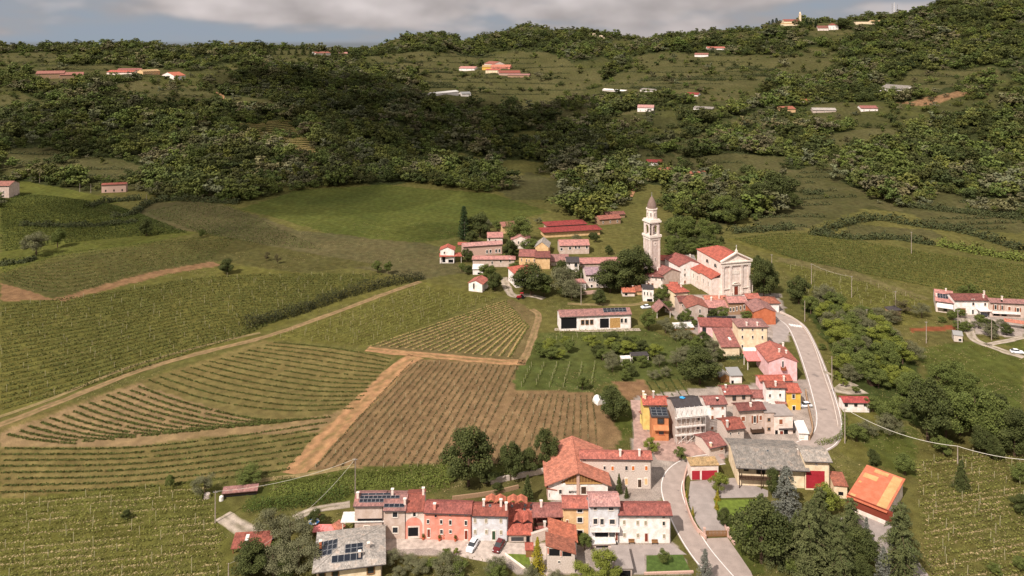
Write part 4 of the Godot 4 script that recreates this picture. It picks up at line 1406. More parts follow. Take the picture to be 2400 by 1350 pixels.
func roads():
	zoom(0, 0, 1)
	# the main road: up from the bottom edge, past the front row, round the big grey house and back to the church
	var low := px_path([[1715,1380],[1640,1290],[1597,1215],[1574,1150],[1585,1110],[1625,1085],[1690,1075]], 2.0, 0.05)
	var road := solo("road", ribbon(low, -2.9, 2.9, M.asphalt), "narrow pinkish grey lane curving between the front row and the big grey house", "", Transform3D.IDENTITY, "", "structure")
	mark(low, 4.0)
	for s in [[-2.7, -2.5], [2.5, 2.7]]: part("edge_line", ribbon(lift(low, 0.012), s[0], s[1], M.paint), road)
	var up := px_path([[1890,1050],[1932,1028],[1943,985],[1928,920],[1905,850],[1885,800],[1868,768],[1850,752],[1830,742]], 1.6, 0.05)
	var r2 := solo("road", ribbon(up, -4.1, 4.1, M.asphalt), "main road rising past the coloured houses to the church square", "", Transform3D.IDENTITY, "", "structure")
	mark(up, 5.0)
	for s in [[-3.6, -3.4], [3.4, 3.6]]: part("edge_line", ribbon(lift(up, 0.012), s[0], s[1], M.paint), r2)
	for i in 5:
		var a := at([1853 + i * 6, 762 + i * 0.8])
		var m := MB.new()
		m.box(Vector3.ZERO, Vector3(0.75, 0.012, 2.6))
		part("zebra_stripe", m.make(M.paint), r2, frame(a + Vector3(0, 0.07, 0), 0.15))
	var r3 := solo("road", patch([[1800,735],[1832,738],[1870,765],[1852,775],[1838,800],[1808,812],[1812,780]], 0.035, M.asphalt_grey), "paved slope between the orange barn and the main road", "", Transform3D.IDENTITY, "", "structure")
	for e in [[[1828,733],[1860,748],[1885,772],[1908,815],[1930,880],[1952,945],[1964,1000]]]:
		low_wall("parapet_wall", "low concrete parapet along the outer side of the main road", e, 0.7, 0.3, M.stone)
	low_wall("roadside_wall", "mossy retaining wall between the yellow house and the main road", [[1888,920],[1895,960],[1905,1010],[1897,1032]], 1.2, 0.4, M.stone_brown)
	low_wall("roadside_wall", "curved stone wall with shrubs along the drive of the big grey house", [[1612,1095],[1602,1140],[1610,1190],[1630,1240],[1655,1265]], 1.0, 0.35, M.stone_pink)
	for e in [[1612, 1200, 1.1, 0.8], [1590, 1150, 0.5, 0.5], [1650, 1290, 1.6, 0.9], [1930, 960, 2.2, 1.0], [1912, 880, 1.4, 2.4], [1895, 830, 0.8, 0.8]]:
		var m := MB.new()
		m.box(Vector3.ZERO, Vector3(e[2], 0.012, e[3]))
		part("repair_patch", m.make(M.asphalt_dark), road if e[1] > 1100 else r2, frame(at([e[0], e[1]]) + Vector3(0, 0.062, 0), rng.randf() * 0.6))
	# yards
	solo("courtyard", patch([[830,1262],[1100,1264],[1200,1272],[1285,1275],[1290,1350],[1255,1350],[1195,1310],[1165,1322],[1100,1310],[1010,1285],[900,1290],[850,1275]], 0.03, M.gravel), "pale gravel yard in front of the salmon house", "", Transform3D.IDENTITY, "", "structure")
	solo("courtyard", patch([[1455,1278],[1575,1276],[1610,1300],[1510,1300],[1512,1345],[1400,1348],[1395,1275]], 0.03, M.asphalt_grey), "grey yard in front of the white end house", "", Transform3D.IDENTITY, "", "structure")
	solo("driveway", patch([[1618,1128],[1720,1120],[1800,1150],[1800,1165],[1672,1168],[1682,1210],[1702,1230],[1702,1256],[1655,1258],[1632,1225],[1612,1180]], 0.03, M.asphalt_grey), "grey asphalt drive before the red garage", "", Transform3D.IDENTITY, "", "structure")
	solo("driveway", patch([[1655,1262],[1705,1260],[1760,1340],[1780,1390],[1690,1390],[1665,1330]], 0.03, M.asphalt), "pinkish drive outside the wooden gate", "", Transform3D.IDENTITY, "", "structure")
	solo("driveway", patch([[1960,1215],[2090,1190],[2110,1260],[2200,1380],[2120,1380],[2000,1270]], 0.03, M.asphalt_grey), "grey yard below the orange shed", "", Transform3D.IDENTITY, "", "structure")
	solo("courtyard", patch([[1485,1030],[1512,1010],[1690,1050],[1700,1075],[1610,1085],[1540,1078],[1530,1060],[1485,1060]], 0.03, M.pavers), "pinkish paved yard below the orange house", "", Transform3D.IDENTITY, "", "structure")
	solo("path", ribbon(px_path([[1492,938],[1500,1000],[1505,1060]], 2, 0.04), -2.0, 2.0, M.pavers), "brick path along the yellow side wall", "", Transform3D.IDENTITY, "", "structure")
	# earth tracks between the fields
	for e in [[[[-40,1012],[150,938],[330,868],[480,825],[620,790],[760,742],[900,690],[985,660]], 1.5, M.soil, "dirt track running along the long hedge to the hamlet"],
			[[[-40,990],[120,935],[300,862],[470,812],[610,780]], 0.9, M.straw, "narrow dry track beside the dirt track on the left"],
			[[[690,1112],[770,1025],[850,945],[930,865],[975,835]], 3.3, M.soil_red, "wide reddish dirt track between the striped and the brown vineyard"],
			[[[860,818],[930,826],[1000,832],[1100,842],[1180,848],[1232,850]], 2.1, M.soil_red, "earth headland between the two middle vineyards"],
			[[[1222,855],[1240,815],[1255,770],[1262,738],[1245,725]], 1.4, M.soil, "rutted earth track along the garden edge"],
			[[[560,1135],[640,1122],[720,1112],[830,1092]], 0.8, M.straw, "thin dry path along the lower edge of the fields"],
			[[[520,1210],[560,1235],[605,1258]], 2.0, M.gravel, "gravel path above the red tiled shelter"],
			[[[2400,838],[2330,815],[2285,797],[2270,770],[2262,745]], 1.7, M.gravel, "pale farm drive with the white car"],
			[[[2400,790],[2345,802],[2310,808]], 1.2, M.gravel, "side arm of the pale farm drive"],
			[[[1180,650],[1192,680],[1205,694],[1240,692],[1275,700]], 1.8, M.gravel, "gravel lane dropping out of the hamlet"],
			[[[1960,905],[1985,912],[2010,908]], 4.0, M.gravel, "gravel turnout above the white roadside house"],
			[[[1930,870],[1975,890],[2010,905]], 0.6, M.gravel, "footpath on the green bank right of the road"],
			[[[690,1215],[740,1195],[820,1182]], 1.2, M.gravel, "garden path above the pink canopy"],
			[[[1525,700],[1500,712],[1440,715],[1330,712]], 1.3, M.straw, "dry farm track behind the long white barn"],
			[[[1300,772],[1400,775],[1500,772]], 1.2, M.gravel, "gravel strip before the long white barn"]]:
		var tpth := px_path(e[0], 1.5, 0.05 if e[1] > 1.0 else 0.065)
		mark(tpth, e[1] + 0.5)
		solo("dirt_track", track(tpth, e[1] * 1.15, {M.soil: L3(0.33, 0.215, 0.11), M.soil_red: L3(0.46, 0.25, 0.125), M.straw: L3(0.32, 0.235, 0.11), M.gravel: L3(0.52, 0.43, 0.35)}[e[2]], L3(0.15, 0.13, 0.045)), e[3], "", Transform3D.IDENTITY, "", "structure")
	for e in [[[[1478,462],[1488,437],[1478,420]], 1.6, "pale lane climbing behind the bell tower"], [[[480,240],[512,236],[522,226],[505,216]], 2.2, "curved pale lane below the left hill houses"]]:
		solo("lane", ribbon(px_path(e[0], 4.0, 0.35), -e[1], e[1], M.soil), e[2], "", Transform3D.IDENTITY, "", "structure")
	# lawns
	solo("lawn", patch([[1515,1302],[1600,1300],[1618,1338],[1515,1342]], 0.034, M.lawn_dark), "square lawn below the white end house", "lawn")
	solo("lawn", patch([[1186,1298],[1238,1300],[1250,1345],[1235,1338]], 0.05, M.lawn), "triangular lawn beside the golden conifer", "lawn")
	solo("lawn", patch([[1672,1172],[1792,1170],[1780,1260],[1740,1262],[1706,1232],[1684,1200]], 0.034, M.lawn), "dry lawn under the trees of the big grey house", "lawn")
	low_wall("kerb_wall", "pale kerb round the triangular lawn", [[1184,1300],[1235,1338],[1252,1350]], 0.4, 0.25, M.trim)
	low_wall("kerb_wall", "low pinkish wall below the square lawn", [[1510,1346],[1625,1342]], 0.4, 0.4, M.stone_pink)
	low_wall("garden_wall", "low pink wall left of the wooden gate", [[1698,1232],[1706,1258],[1722,1278]], 0.8, 0.3, M.stone_pink)
	low_wall("terrace_wall", "dry stone terrace wall behind the salmon house", [[1060,1172],[1150,1160],[1215,1145]], 1.0, 0.4, M.stone_brown)
	low_wall("terrace_wall", "upper stone terrace wall below the dark trees", [[1150,1135],[1210,1122],[1260,1112],[1290,1105]], 1.4, 0.4, M.stone)
	low_wall("garden_wall", "stone garden wall below the concrete hall", [[1350,692],[1400,688]], 1.6, 0.4, M.stone_pink)

func lift(p: PackedVector3Array, h: float) -> PackedVector3Array:
	var o := PackedVector3Array()
	for q in p: o.append(q + Vector3(0, h, 0))
	return o

func vineyards():
	zoom(0, 0, 1)
	var g := [L3(0.075, 0.098, 0.022), L3(0.125, 0.142, 0.03)]
	var dk := [L3(0.050, 0.068, 0.018), L3(0.085, 0.10, 0.026)]
	var ye := [L3(0.12, 0.13, 0.03), L3(0.17, 0.165, 0.045)]
	# the curved field left of the reddish track
	var gs := [L3(0.062, 0.075, 0.020), L3(0.10, 0.105, 0.030)]
	vineyard("curved vine row from the top of the striped field", "curved vine rows of the striped field", [[640,803],[760,814],[860,830],[920,843]], [[345,890],[480,935],[660,962],[830,958]], 3.1, {"cols": gs, "dens": 14.0, "h": 0.35, "w": 0.75, "size": 0.42, "rag": 0.05})
	vineyard("curved vine row from the top among the bare soil strips on the left", "vine rows among bare soil strips", [[310,902],[450,950],[620,985],[790,978]], [[12,1018],[60,1028],[120,1036],[180,1041]], 4.2, {"cols": gs, "dens": 22.0, "h": 0.4, "w": 0.9, "size": 0.42, "rag": 0.2})
	vineyard("straight vine row from the top in the lower striped field", "straight vine rows of the striped field", [[0,1052],[300,1050],[560,1022],[770,990]], [[0,1155],[300,1145],[520,1122],[680,1100]], 3.3, {"cols": gs, "dens": 17.0, "h": 0.35, "w": 0.8, "size": 0.42, "rag": 0.06})
	# the brown vineyard in the middle
	vineyard("thin vine row from the left in the brown middle vineyard", "vine rows of the brown middle vineyard", [[738,1098],[860,960],[968,846]], [[1098,1094],[1160,965],[1212,858]], 2.2, {"cols": [L3(0.075, 0.068, 0.03), L3(0.12, 0.10, 0.045)], "dens": 9.0, "h": 0.5, "w": 0.5, "size": 0.34, "posts": 13.0, "post_h": 0.7, "rag": 0.02})
	vineyard("short vine row from the left behind the tall dark trees", "short vine rows of the brown middle vineyard", [[1112,1094],[1170,1000],[1215,922]], [[1400,1080],[1395,1000],[1388,928]], 2.2, {"cols": [L3(0.075, 0.068, 0.03), L3(0.12, 0.10, 0.045)], "dens": 7.0, "h": 0.5, "w": 0.5, "size": 0.34, "posts": 13.0, "post_h": 0.7, "rag": 0.02})
	# the sandy one behind it
	vineyard("young vine row from the left in the sandy middle vineyard", "vine rows of the sandy vineyard", [[870,812],[1040,755],[1190,704]], [[1195,838],[1218,800],[1240,765]], 2.6, {"cols": g, "dens": 9.0, "h": 0.6, "w": 0.8, "size": 0.4, "strips": [[-1.3, -0.45, M.straw, 0.03, "bare_soil"]], "rag": 0.03})
	vineyard("green vine row from the dirt track, with pale posts", "green vine rows along the dirt track", [[640,792],[800,742],[985,672]], [[850,812],[1010,755],[1165,698]], 2.8, {"cols": ye, "dens": 6.0, "h": 1.0, "w": 0.6, "size": 0.4, "posts": 11.0, "post_h": 1.0, "post_w": 0.8})
	# big green vineyard on the left
	vineyard("green vine row from the back of the wide left vineyard", "vine rows of the wide left vineyard", [[0,720],[250,690],[520,650],[900,645]], [[0,962],[200,905],[420,835],[600,776]], 4.0, {"cols": gs, "dens": 13.0, "h": 1.0, "w": 0.9, "size": 0.45, "posts": 20.0, "post_h": 1.1, "post_w": 1.0, "rag": 0.02})
	vineyard("dull vine row from the back above the pinkish soil bank", "dull vine rows above the soil bank", [[0,612],[200,588],[420,563],[560,560]], [[0,655],[150,685],[320,640],[500,606]], 3.4, {"cols": dk, "dens": 5.0, "h": 0.9, "w": 0.7, "size": 0.5})
	vineyard("bright vine row from the back on the left edge terraces", "vine rows of the left terraces", [[0,455],[120,462],[250,480],[320,500]], [[0,590],[150,570],[300,555],[440,545]], 4.6, {"cols": dk, "dens": 14.0, "h": 1.1, "w": 0.8, "size": 0.55})
	# bottom left, with tall posts
	vineyard("trellised vine row from the back in the lower left corner", "trellised vine rows of the lower left corner", [[-60,1188],[250,1160],[500,1140]], [[-60,1420],[250,1385],[530,1352]], 2.7, {"cols": ye, "dens": 10.0, "h": 1.0, "w": 0.8, "size": 0.36, "posts": 14.0, "post_h": 1.15, "post_w": 1.0, "tufts": [0.6, 0.5, [L3(0.24, 0.19, 0.09), L3(0.34, 0.27, 0.14)], 9.0]})
	# right side
	vineyard("trellised vine row from the back in the lower right corner", "trellised vine rows of the lower right corner", [[2140,1090],[2280,1070],[2440,1050]], [[2180,1400],[2300,1380],[2440,1350]], 2.7, {"cols": ye, "dens": 9.0, "h": 1.0, "w": 0.8, "size": 0.36, "posts": 12.0, "post_h": 1.1, "tufts": [0.6, 0.5, [L3(0.24, 0.18, 0.09), L3(0.34, 0.26, 0.14)], 8.0]})
	vineyard("vine row from the back of the vineyard right of the church", "vine rows right of the church", [[1720,562],[1890,550],[2180,596],[2440,630]], [[1850,604],[2060,648],[2280,690],[2440,712]], 3.6, {"cols": dk, "dens": 13.0, "h": 1.1, "w": 0.7, "size": 0.45})
	vineyard("vine row from the back on the slope below the meadow poles", "vine rows below the power poles", [[1835,618],[2000,655],[2170,704]], [[1905,700],[1990,728],[2120,752]], 3.0, {"cols": ye, "dens": 4.0, "h": 0.9, "w": 0.7, "size": 0.45, "posts": 12.0})
	vineyard("vine row from the back on the round left knoll", "vine rows on the round knoll", [[340,500],[440,478],[540,480]], [[470,548],[600,570],[760,585]], 4.0, {"cols": dk, "dens": 3.0, "h": 0.8, "w": 0.8, "size": 0.55})
	vineyard("vine row from the top of the clearing in the left woods", "vine rows of the terraced clearing", [[560,290],[620,288],[680,285]], [[660,350],[710,352],[748,358]], 7.0, {"cols": ye, "dens": 2.4, "h": 1.1, "w": 1.2, "size": 0.9, "strips": [[0.5, 2.6, M.straw, 0.5, "dry_strip"]]})
	# gardens
	vineyard("garden vine row from the left, on white posts", "garden vine rows on white posts", [[1222,908],[1250,850]], [[1385,912],[1395,850]], 4.2, {"cols": g, "dens": 6.0, "h": 1.2, "w": 0.5, "size": 0.36, "posts": 3.0, "post_h": 1.05})
	vineyard("vegetable row from the left in the kitchen garden", "rows of the kitchen garden", [[1515,895],[1540,932]], [[1588,886],[1615,928]], 2.4, {"cols": [L3(0.05, 0.07, 0.02), L3(0.08, 0.1, 0.03)], "dens": 14.0, "h": 0.4, "w": 0.5, "size": 0.3})
	vineyard("trellis row below the long white barn, counted from the barn", "trellis rows below the long white barn", [[1300,780],[1500,778]], [[1290,800],[1440,798]], 3.0, {"cols": g, "dens": 7.0, "h": 1.4, "w": 0.6, "size": 0.36, "posts": 6.0})

func church():
	zoom(1480, 430, 0.2148)
	var A := at([985, 1228])
	var B := at([1292, 1198])
	var hw := row_height(-A.z, 430 + 868 * 0.2148)
	var X := (B - A)
	var W := X.length()
	X /= W
	var xf := Transform3D(Basis(X, Vector3.UP, X.cross(Vector3.UP)), A)
	var root := thing("church", "pale stone church with pediment facade and red roofs above the village", "church", xf)
	var D := 23.0
	var tp := 0.50
	# nave body
	var w := MB.new()
	for e in [[Vector3(0, 0, 0), Vector3(W, 0, 0)], [Vector3(W, 0, 0), Vector3(W, 0, -D)], [Vector3(W, 0, -D), Vector3(0, 0, -D)], [Vector3(0, 0, -D), Vector3(0, 0, 0)]]:
		w.quad(e[0] - Vector3(0, 1, 0), e[1] - Vector3(0, 1, 0), e[1] + Vector3(0, hw, 0), e[0] + Vector3(0, hw, 0), (e[1] - e[0]).cross(Vector3.UP))
	w.tri(Vector3(0, hw, 0), Vector3(W, hw, 0), Vector3(W / 2, hw + W / 2 * tp * 0.9, 0), Vector3(0, 0, 1))
	part("nave_wall", w.make(M.church), root)
	var r := MB.new()
	var ry := hw + 0.3 + W / 2 * 0.42
	var rb := -D + W * 0.45
	slab(r, Vector3(-0.4, hw + 0.3, -D - 0.4), Vector3(-0.4, hw + 0.3, -0.5), Vector3(W / 2, ry, -0.5), Vector3(W / 2, ry, rb), Vector2.ZERO)
	slab(r, Vector3(W + 0.4, hw + 0.3, -D - 0.4), Vector3(W + 0.4, hw + 0.3, -0.5), Vector3(W / 2 + 0.01, ry, -0.5), Vector3(W / 2 + 0.01, ry, rb), Vector2.ZERO)
	slab(r, Vector3(W + 0.4, hw + 0.3, -D - 0.4), Vector3(-0.4, hw + 0.3, -D - 0.4), Vector3(W / 2, ry, rb), Vector3(W / 2 + 0.01, ry, rb), Vector2.ZERO)
	part("nave_roof", r.make(M.roof_red), root)
	# facade: pilasters, entablature, pediment, acroterion
	for x in [0.55, W * 0.30, W * 0.70, W - 0.55]:
		var p := MB.new()
		p.box(Vector3(x, hw * 0.45, 0.2), Vector3(1.05, hw * 0.86, 0.4))
		p.box(Vector3(x, 0.7, 0.28), Vector3(1.35, 1.6, 0.56))
		p.box(Vector3(x, hw * 0.875, 0.26), Vector3(1.4, 0.75, 0.52))
		part("pilaster", p.make(M.church), root)
	var en := MB.new()
	en.box(Vector3(W / 2, hw * 0.915, 0.32), Vector3(W + 0.5, 0.5, 0.62))
	en.box(Vector3(W / 2, hw * 0.955, 0.25), Vector3(W + 0.2, 0.9, 0.46))
	en.box(Vector3(W / 2, hw + 0.12, 0.5), Vector3(W + 1.5, 0.5, 1.0))
	part("entablature", en.make(M.trim), root)
	var pd := MB.new()
	var ah := W / 2 * 0.52
	for s in [0, 1]:
		var e0 := Vector3(-0.75 if s == 0 else W + 0.75, hw + 0.37, 0)
		var e1 := Vector3(W / 2, hw + 0.37 + ah, 0)
		var dir := (e1 - e0).normalized()
		var up := Vector3(-dir.y, dir.x, 0) if s == 0 else Vector3(dir.y, -dir.x, 0)
		var bs := Basis(dir, up, dir.cross(up))
		pd.box((e0 + e1) * 0.5 + Vector3(0, 0.3, 0.46), Vector3((e1 - e0).length() + 0.25, 0.6, 1.05), bs)
	part("pediment_cornice", pd.make(M.trim), root)
	var tb := MB.new()
	tb.tri(Vector3(0, hw + 0.37, 0.12), Vector3(W, hw + 0.37, 0.12), Vector3(W / 2, hw + 0.3 + ah, 0.12), Vector3(0, 0, 1))
	part("tympanum", tb.make(M.church), root)
	var ac := MB.new()
	ac.box(Vector3(0, 0.5, 0), Vector3(0.9, 1.2, 0.9))
	ac.frustum(Vector3(0, 1.1, 0), 0.9, 0.35, 0.12, 8)
	part("acroterion", ac.make(M.trim), root, frame(Vector3(W / 2, hw + 0.6 + ah, 0.4)))
	var cr := MB.new()
	cr.box(Vector3(0, 0.8, 0), Vector3(0.12, 1.6, 0.12)); cr.box(Vector3(0, 1.05, 0), Vector3(0.8, 0.12, 0.12))
	part("cross", cr.make(M.metal_white), root, frame(Vector3(W / 2, hw + 2.6 + ah, 0.4)))
	var dr := MB.new()
	dr.box(Vector3(0, 1.9, 0), Vector3(0.95, 3.9, 0.12)); dr.box(Vector3(1.0, 1.9, 0), Vector3(0.95, 3.9, 0.12))
	var door := part("portal", arch_frame(2.1, 4.1), root, frame(Vector3(W / 2, 0, 0.06)))
	part("door_leaf", dr.make(M.door_brown), door, frame(Vector3(-0.5, 0, 0.06)))
	var hd := MB.new()
	for i in 8:
		var a0 := PI * i / 8
		var a1 := PI * (i + 1) / 8
		hd.quad(Vector3(cos(a0) * 2.0, sin(a0) * 0.9, 0), Vector3(cos(a1) * 2.0, sin(a1) * 0.9, 0), Vector3(cos(a1) * 2.0, sin(a1) * 0.9, 0.6), Vector3(cos(a0) * 2.0, sin(a0) * 0.9, 0.6), Vector3.UP)
	hd.box(Vector3(0, -0.05, 0.3), Vector3(4.2, 0.3, 0.6))
	part("portal_hood", hd.make(M.trim), root, frame(Vector3(W / 2, 5.0, 0.1)))
	var bd := MB.new()
	bd.box(Vector3(W * 0.15, 3.1, 0.3), Vector3(W * 0.27, 0.22, 0.35)); bd.box(Vector3(W * 0.85, 3.1, 0.3), Vector3(W * 0.27, 0.22, 0.35))
	part("string_course", bd.make(M.trim), root)
	var pl := MB.new()
	pl.box(Vector3(W / 2, hw * 0.68, 0.06), Vector3(W * 0.26, 1.6, 0.14))
	part("stone_tablet", pl.make(M.trim), root)
	# side aisles with their lean-to roofs
	var ah_ := hw * 0.52
	for e in [[-4.6, 0.0, -1.0, -11.0, ah_], [-5.4, 0.0, -11.01, -19.0, ah_ * 0.95], [W, W + 2.2, -1.0, -16.0, ah_ * 1.04]]:
		var q := MB.new()
		var m: float = (e[0] + e[1]) * 0.5
		q.box(Vector3(m, e[4] * 0.5 - 0.5, (e[2] + e[3]) * 0.5), Vector3(e[1] - e[0] - 0.01, e[4] + 1.0, e[2] - e[3]))
		part("aisle_wall", q.make(M.church), root)
		var rr := MB.new()
		var lo: float = e[0] - 0.4 if e[0] < 0 else e[1] + 0.4
		var hi: float = e[1] if e[0] < 0 else e[0]
		slab(rr, Vector3(lo, e[4] + 0.1, e[3] - 0.2), Vector3(lo, e[4] + 0.1, e[2] + 0.2), Vector3(hi, e[4] + 2.0, e[2] + 0.2), Vector3(hi, e[4] + 2.0, e[3] - 0.2), Vector2(2, 2))
		part("aisle_roof", rr.make(M.roof_red), root)
	for z in [-4.0, -8.5]: put_opening(root, Transform3D(Basis(Vector3.UP, -PI / 2), Vector3(-4.6, ah_ * 0.6, z)), "w", 0.7, 2.2, "trim")
	for z in [-13.0, -16.5]: put_opening(root, Transform3D(Basis(Vector3.UP, -PI / 2), Vector3(-5.4, ah_ * 0.6, z)), "w", 0.7, 2.4, "trim")
	for z in [-5.5, -13.0]:   # lunettes of the nave
		var lu := MB.new()
		var gl := MB.new()
		for i in 10:
			var a0 := PI * i / 10
			var a1 := PI * (i + 1) / 10
			gl.tri(Vector3(0, 0, 0.05), Vector3(cos(a0) * 1.3, sin(a0) * 1.9, 0.05), Vector3(cos(a1) * 1.3, sin(a1) * 1.9, 0.05), Vector3(0, 0, 1))
			lu.quad(Vector3(cos(a0) * 1.3, sin(a0) * 1.9, 0.14), Vector3(cos(a1) * 1.3, sin(a1) * 1.9, 0.14), Vector3(cos(a1) * 1.65, sin(a1) * 2.3, 0.14), Vector3(cos(a0) * 1.65, sin(a0) * 2.3, 0.14), Vector3(0, 0, 1))
		lu.box(Vector3(0, -0.1, 0.07), Vector3(3.4, 0.2, 0.16))
		var lun := part("lunette_window", lu.make(M.trim), root, Transform3D(Basis(Vector3.UP, -PI / 2), Vector3(0, hw * 0.76, z)))
		part("pane", gl.make(M.glass), lun)
	var mid := xf * Vector3(W / 2, 0, -10)
	keep.append([mid.x, mid.z, 18.0])
	tower()
	# houses leaning on the church
	house("house", "white gabled house behind the church aisle", [525, 1108], [762, 1080], 905, {"type": "gz", "ridge": 842, "depth": 14.0, "wall": "white", "roof": "roof_old", "win": [["w", 582, 938, 18, 18], ["w", 582, 996, 22, 30], ["s", 582, 1075, 24, 36, "shutter_brown"]]})
	house("house", "pinkish house with red roof at the foot of the bell tower", [150, 1132], [345, 1148], 1010, {"ridge": 930, "wall": "church", "roof": "roof_old", "win": [["w", 185, 1020, 16, 26], ["w", 232, 1022, 16, 26], ["w", 330, 1048, 16, 28], ["s", 188, 1102, 26, 34, "shutter_brown"], ["s", 230, 1104, 26, 34, "shutter_brown"], ["w", 268, 1045, 14, 24]], "chim": [[285, 945, 1.2]]})
	house("house", "grey gabled house between bell tower and church", [345, 1148], [525, 1110], 1000, {"type": "gz", "ridge": 935, "depth": 10.0, "wall": "greige", "roof": "roof_old"})
	house("house", "house with orange-red roof right behind the bell tower", [320, 1010], [520, 1010], 838, {"ridge": 780, "wall": "greige", "roof": "roof_red", "chim": [[440, 870, 1.4], [500, 880, 1.4]]})
	house("house", "grey roofed house peeping over between tower and church", [490, 990], [705, 985], 850, {"ridge": 782, "wall": "greige", "roof": "roof_grey", "chim": [[560, 850, 1.2], [640, 800, 1.2]]})
func arch_frame(w: float, h: float) -> ArrayMesh:
	var b := MB.new()
	b.box(Vector3(-w / 2 - 0.2, h / 2, 0.1), Vector3(0.4, h, 0.3)); b.box(Vector3(w / 2 + 0.2, h / 2, 0.1), Vector3(0.4, h, 0.3)); b.box(Vector3(0, h + 0.2, 0.1), Vector3(w + 0.8, 0.4, 0.3))
	return b.make(M.trim)
func tower():
	var c := at([222, 1085])
	var R := func(v): return row_height(-c.z, 430 + v * 0.2148)
	var s := 5.6
	var y1: float = R.call(600)
	var y2: float = R.call(545)
	var y3: float = R.call(415)
	var y4: float = R.call(398)
	var y5: float = R.call(278)
	var y6: float = R.call(132)
	var root := thing("bell_tower", "tall pinkish bell tower with open belfry and dark pointed dome", "tower", frame(c, 0.42))
	var b := MB.new()
	b.box(Vector3(0, y1 * 0.5 - 1, 0), Vector3(s, y1 + 2, s))
	part("shaft", b.make(M.tower), root)
	for x in [-1, 1]:
		for f in 4:
			var p := MB.new()
			p.box(Vector3(x * (s * 0.5 - 0.45), y1 * 0.52, s * 0.5 + 0.08), Vector3(0.9, y1 * 0.94, 0.2))
			part("corner_strip", p.make(M.church), root, frame(Vector3.ZERO, f * PI / 2))
	b = MB.new()
	b.box(Vector3(0, y1 + (y2 - y1) * 0.25, 0), Vector3(s + 0.5, (y2 - y1) * 0.5, s + 0.5))
	b.box(Vector3(0, y1 + (y2 - y1) * 0.72, 0), Vector3(s + 1.3, (y2 - y1) * 0.44, s + 1.3))
	part("cornice", b.make(M.trim), root)
	var bh := y3 - y2
	var bel := arch_panel(s, bh, 2.5, bh * 0.80, 0.6, M.church)
	for f in 4: part("belfry_arch", bel, root, Transform3D(Basis(Vector3.UP, f * PI / 2), Basis(Vector3.UP, f * PI / 2) * Vector3(0, 0, s * 0.5) + Vector3(0, y2, 0)))
	var bell := MB.new()
	bell.frustum(Vector3(0, y2 + 1.4, 0), 0.5, 0.85, 0.6, 12); bell.frustum(Vector3(0, y2 + 1.9, 0), 0.7, 0.6, 0.25, 12); bell.box(Vector3(0, y2 + 2.7, 0), Vector3(4.6, 0.2, 0.2))
	part("bell", bell.make(M.wood_dark), root)
	b = MB.new()
	b.box(Vector3(0, (y3 + y4) * 0.5, 0), Vector3(s + 1.1, y4 - y3, s + 1.1))
	b.box(Vector3(0, y4 + 0.35, 0), Vector3(s + 0.3, 0.7, s + 0.3))
	part("belfry_cornice", b.make(M.trim), root)
	b = MB.new()
	b.frustum(Vector3(0, y4, 0), y5 - y4, 2.65, 2.55, 8, PI / 8)
	part("drum", b.make(M.church), root)
	for f in 8: put_opening(root, Transform3D(Basis(Vector3.UP, f * PI / 4), Basis(Vector3.UP, f * PI / 4) * Vector3(0, (y4 + y5) * 0.5 + 0.3, 2.42)), "w", 0.6, 2.0, "trim")
	b = MB.new()
	b.frustum(Vector3(0, y5, 0), 0.5, 2.9, 2.9, 8, PI / 8)
	part("drum_cornice", b.make(M.trim), root)
	b = MB.new()
	var n := 9
	for i in n:
		var t0 := float(i) / n
		var t1 := float(i + 1) / n
		b.frustum(Vector3(0, lerpf(y5 + 0.5, y6, t0), 0), (y6 - y5 - 0.5) / n, 2.35 * pow(cos(t0 * PI / 2), 0.85), 2.35 * pow(maxf(cos(t1 * PI / 2), 0.0), 0.85) + 0.02, 16, 0, i == n - 1)
	part("dome", b.make(M.dome), root)
	b = MB.new()
	b.frustum(Vector3(0, y6 - 0.2, 0), 0.8, 0.2, 0.1, 6); b.box(Vector3(0, y6 + 1.0, 0), Vector3(0.1, 1.6, 0.1)); b.box(Vector3(0, y6 + 1.2, 0), Vector3(0.7, 0.1, 0.1))
	part("finial_cross", b.make(M.metal_grey), root)
	b = MB.new()
	b.frustum(Vector3.ZERO, 0.08, 1.1, 1.1, 20)
	var dial := part("clock_dial", b.make(M.church), root, Transform3D(Basis(Vector3(1, 0, 0), PI / 2), Vector3(0, R.call(645), s * 0.5)))
	b = MB.new()
	b.box(Vector3(0.25, 0.1, -0.2), Vector3(0.1, 0.04, 0.8), Basis(Vector3.UP, -0.9)); b.box(Vector3(-0.1, 0.1, -0.25), Vector3(0.12, 0.04, 0.55))
	part("clock_hand", b.make(M.dark), dial)
	put_opening(root, frame(Vector3(0, R.call(812), s * 0.5)), "w", 0.6, 1.6, "trim")
	keep.append([c.x, c.z, 6.0])

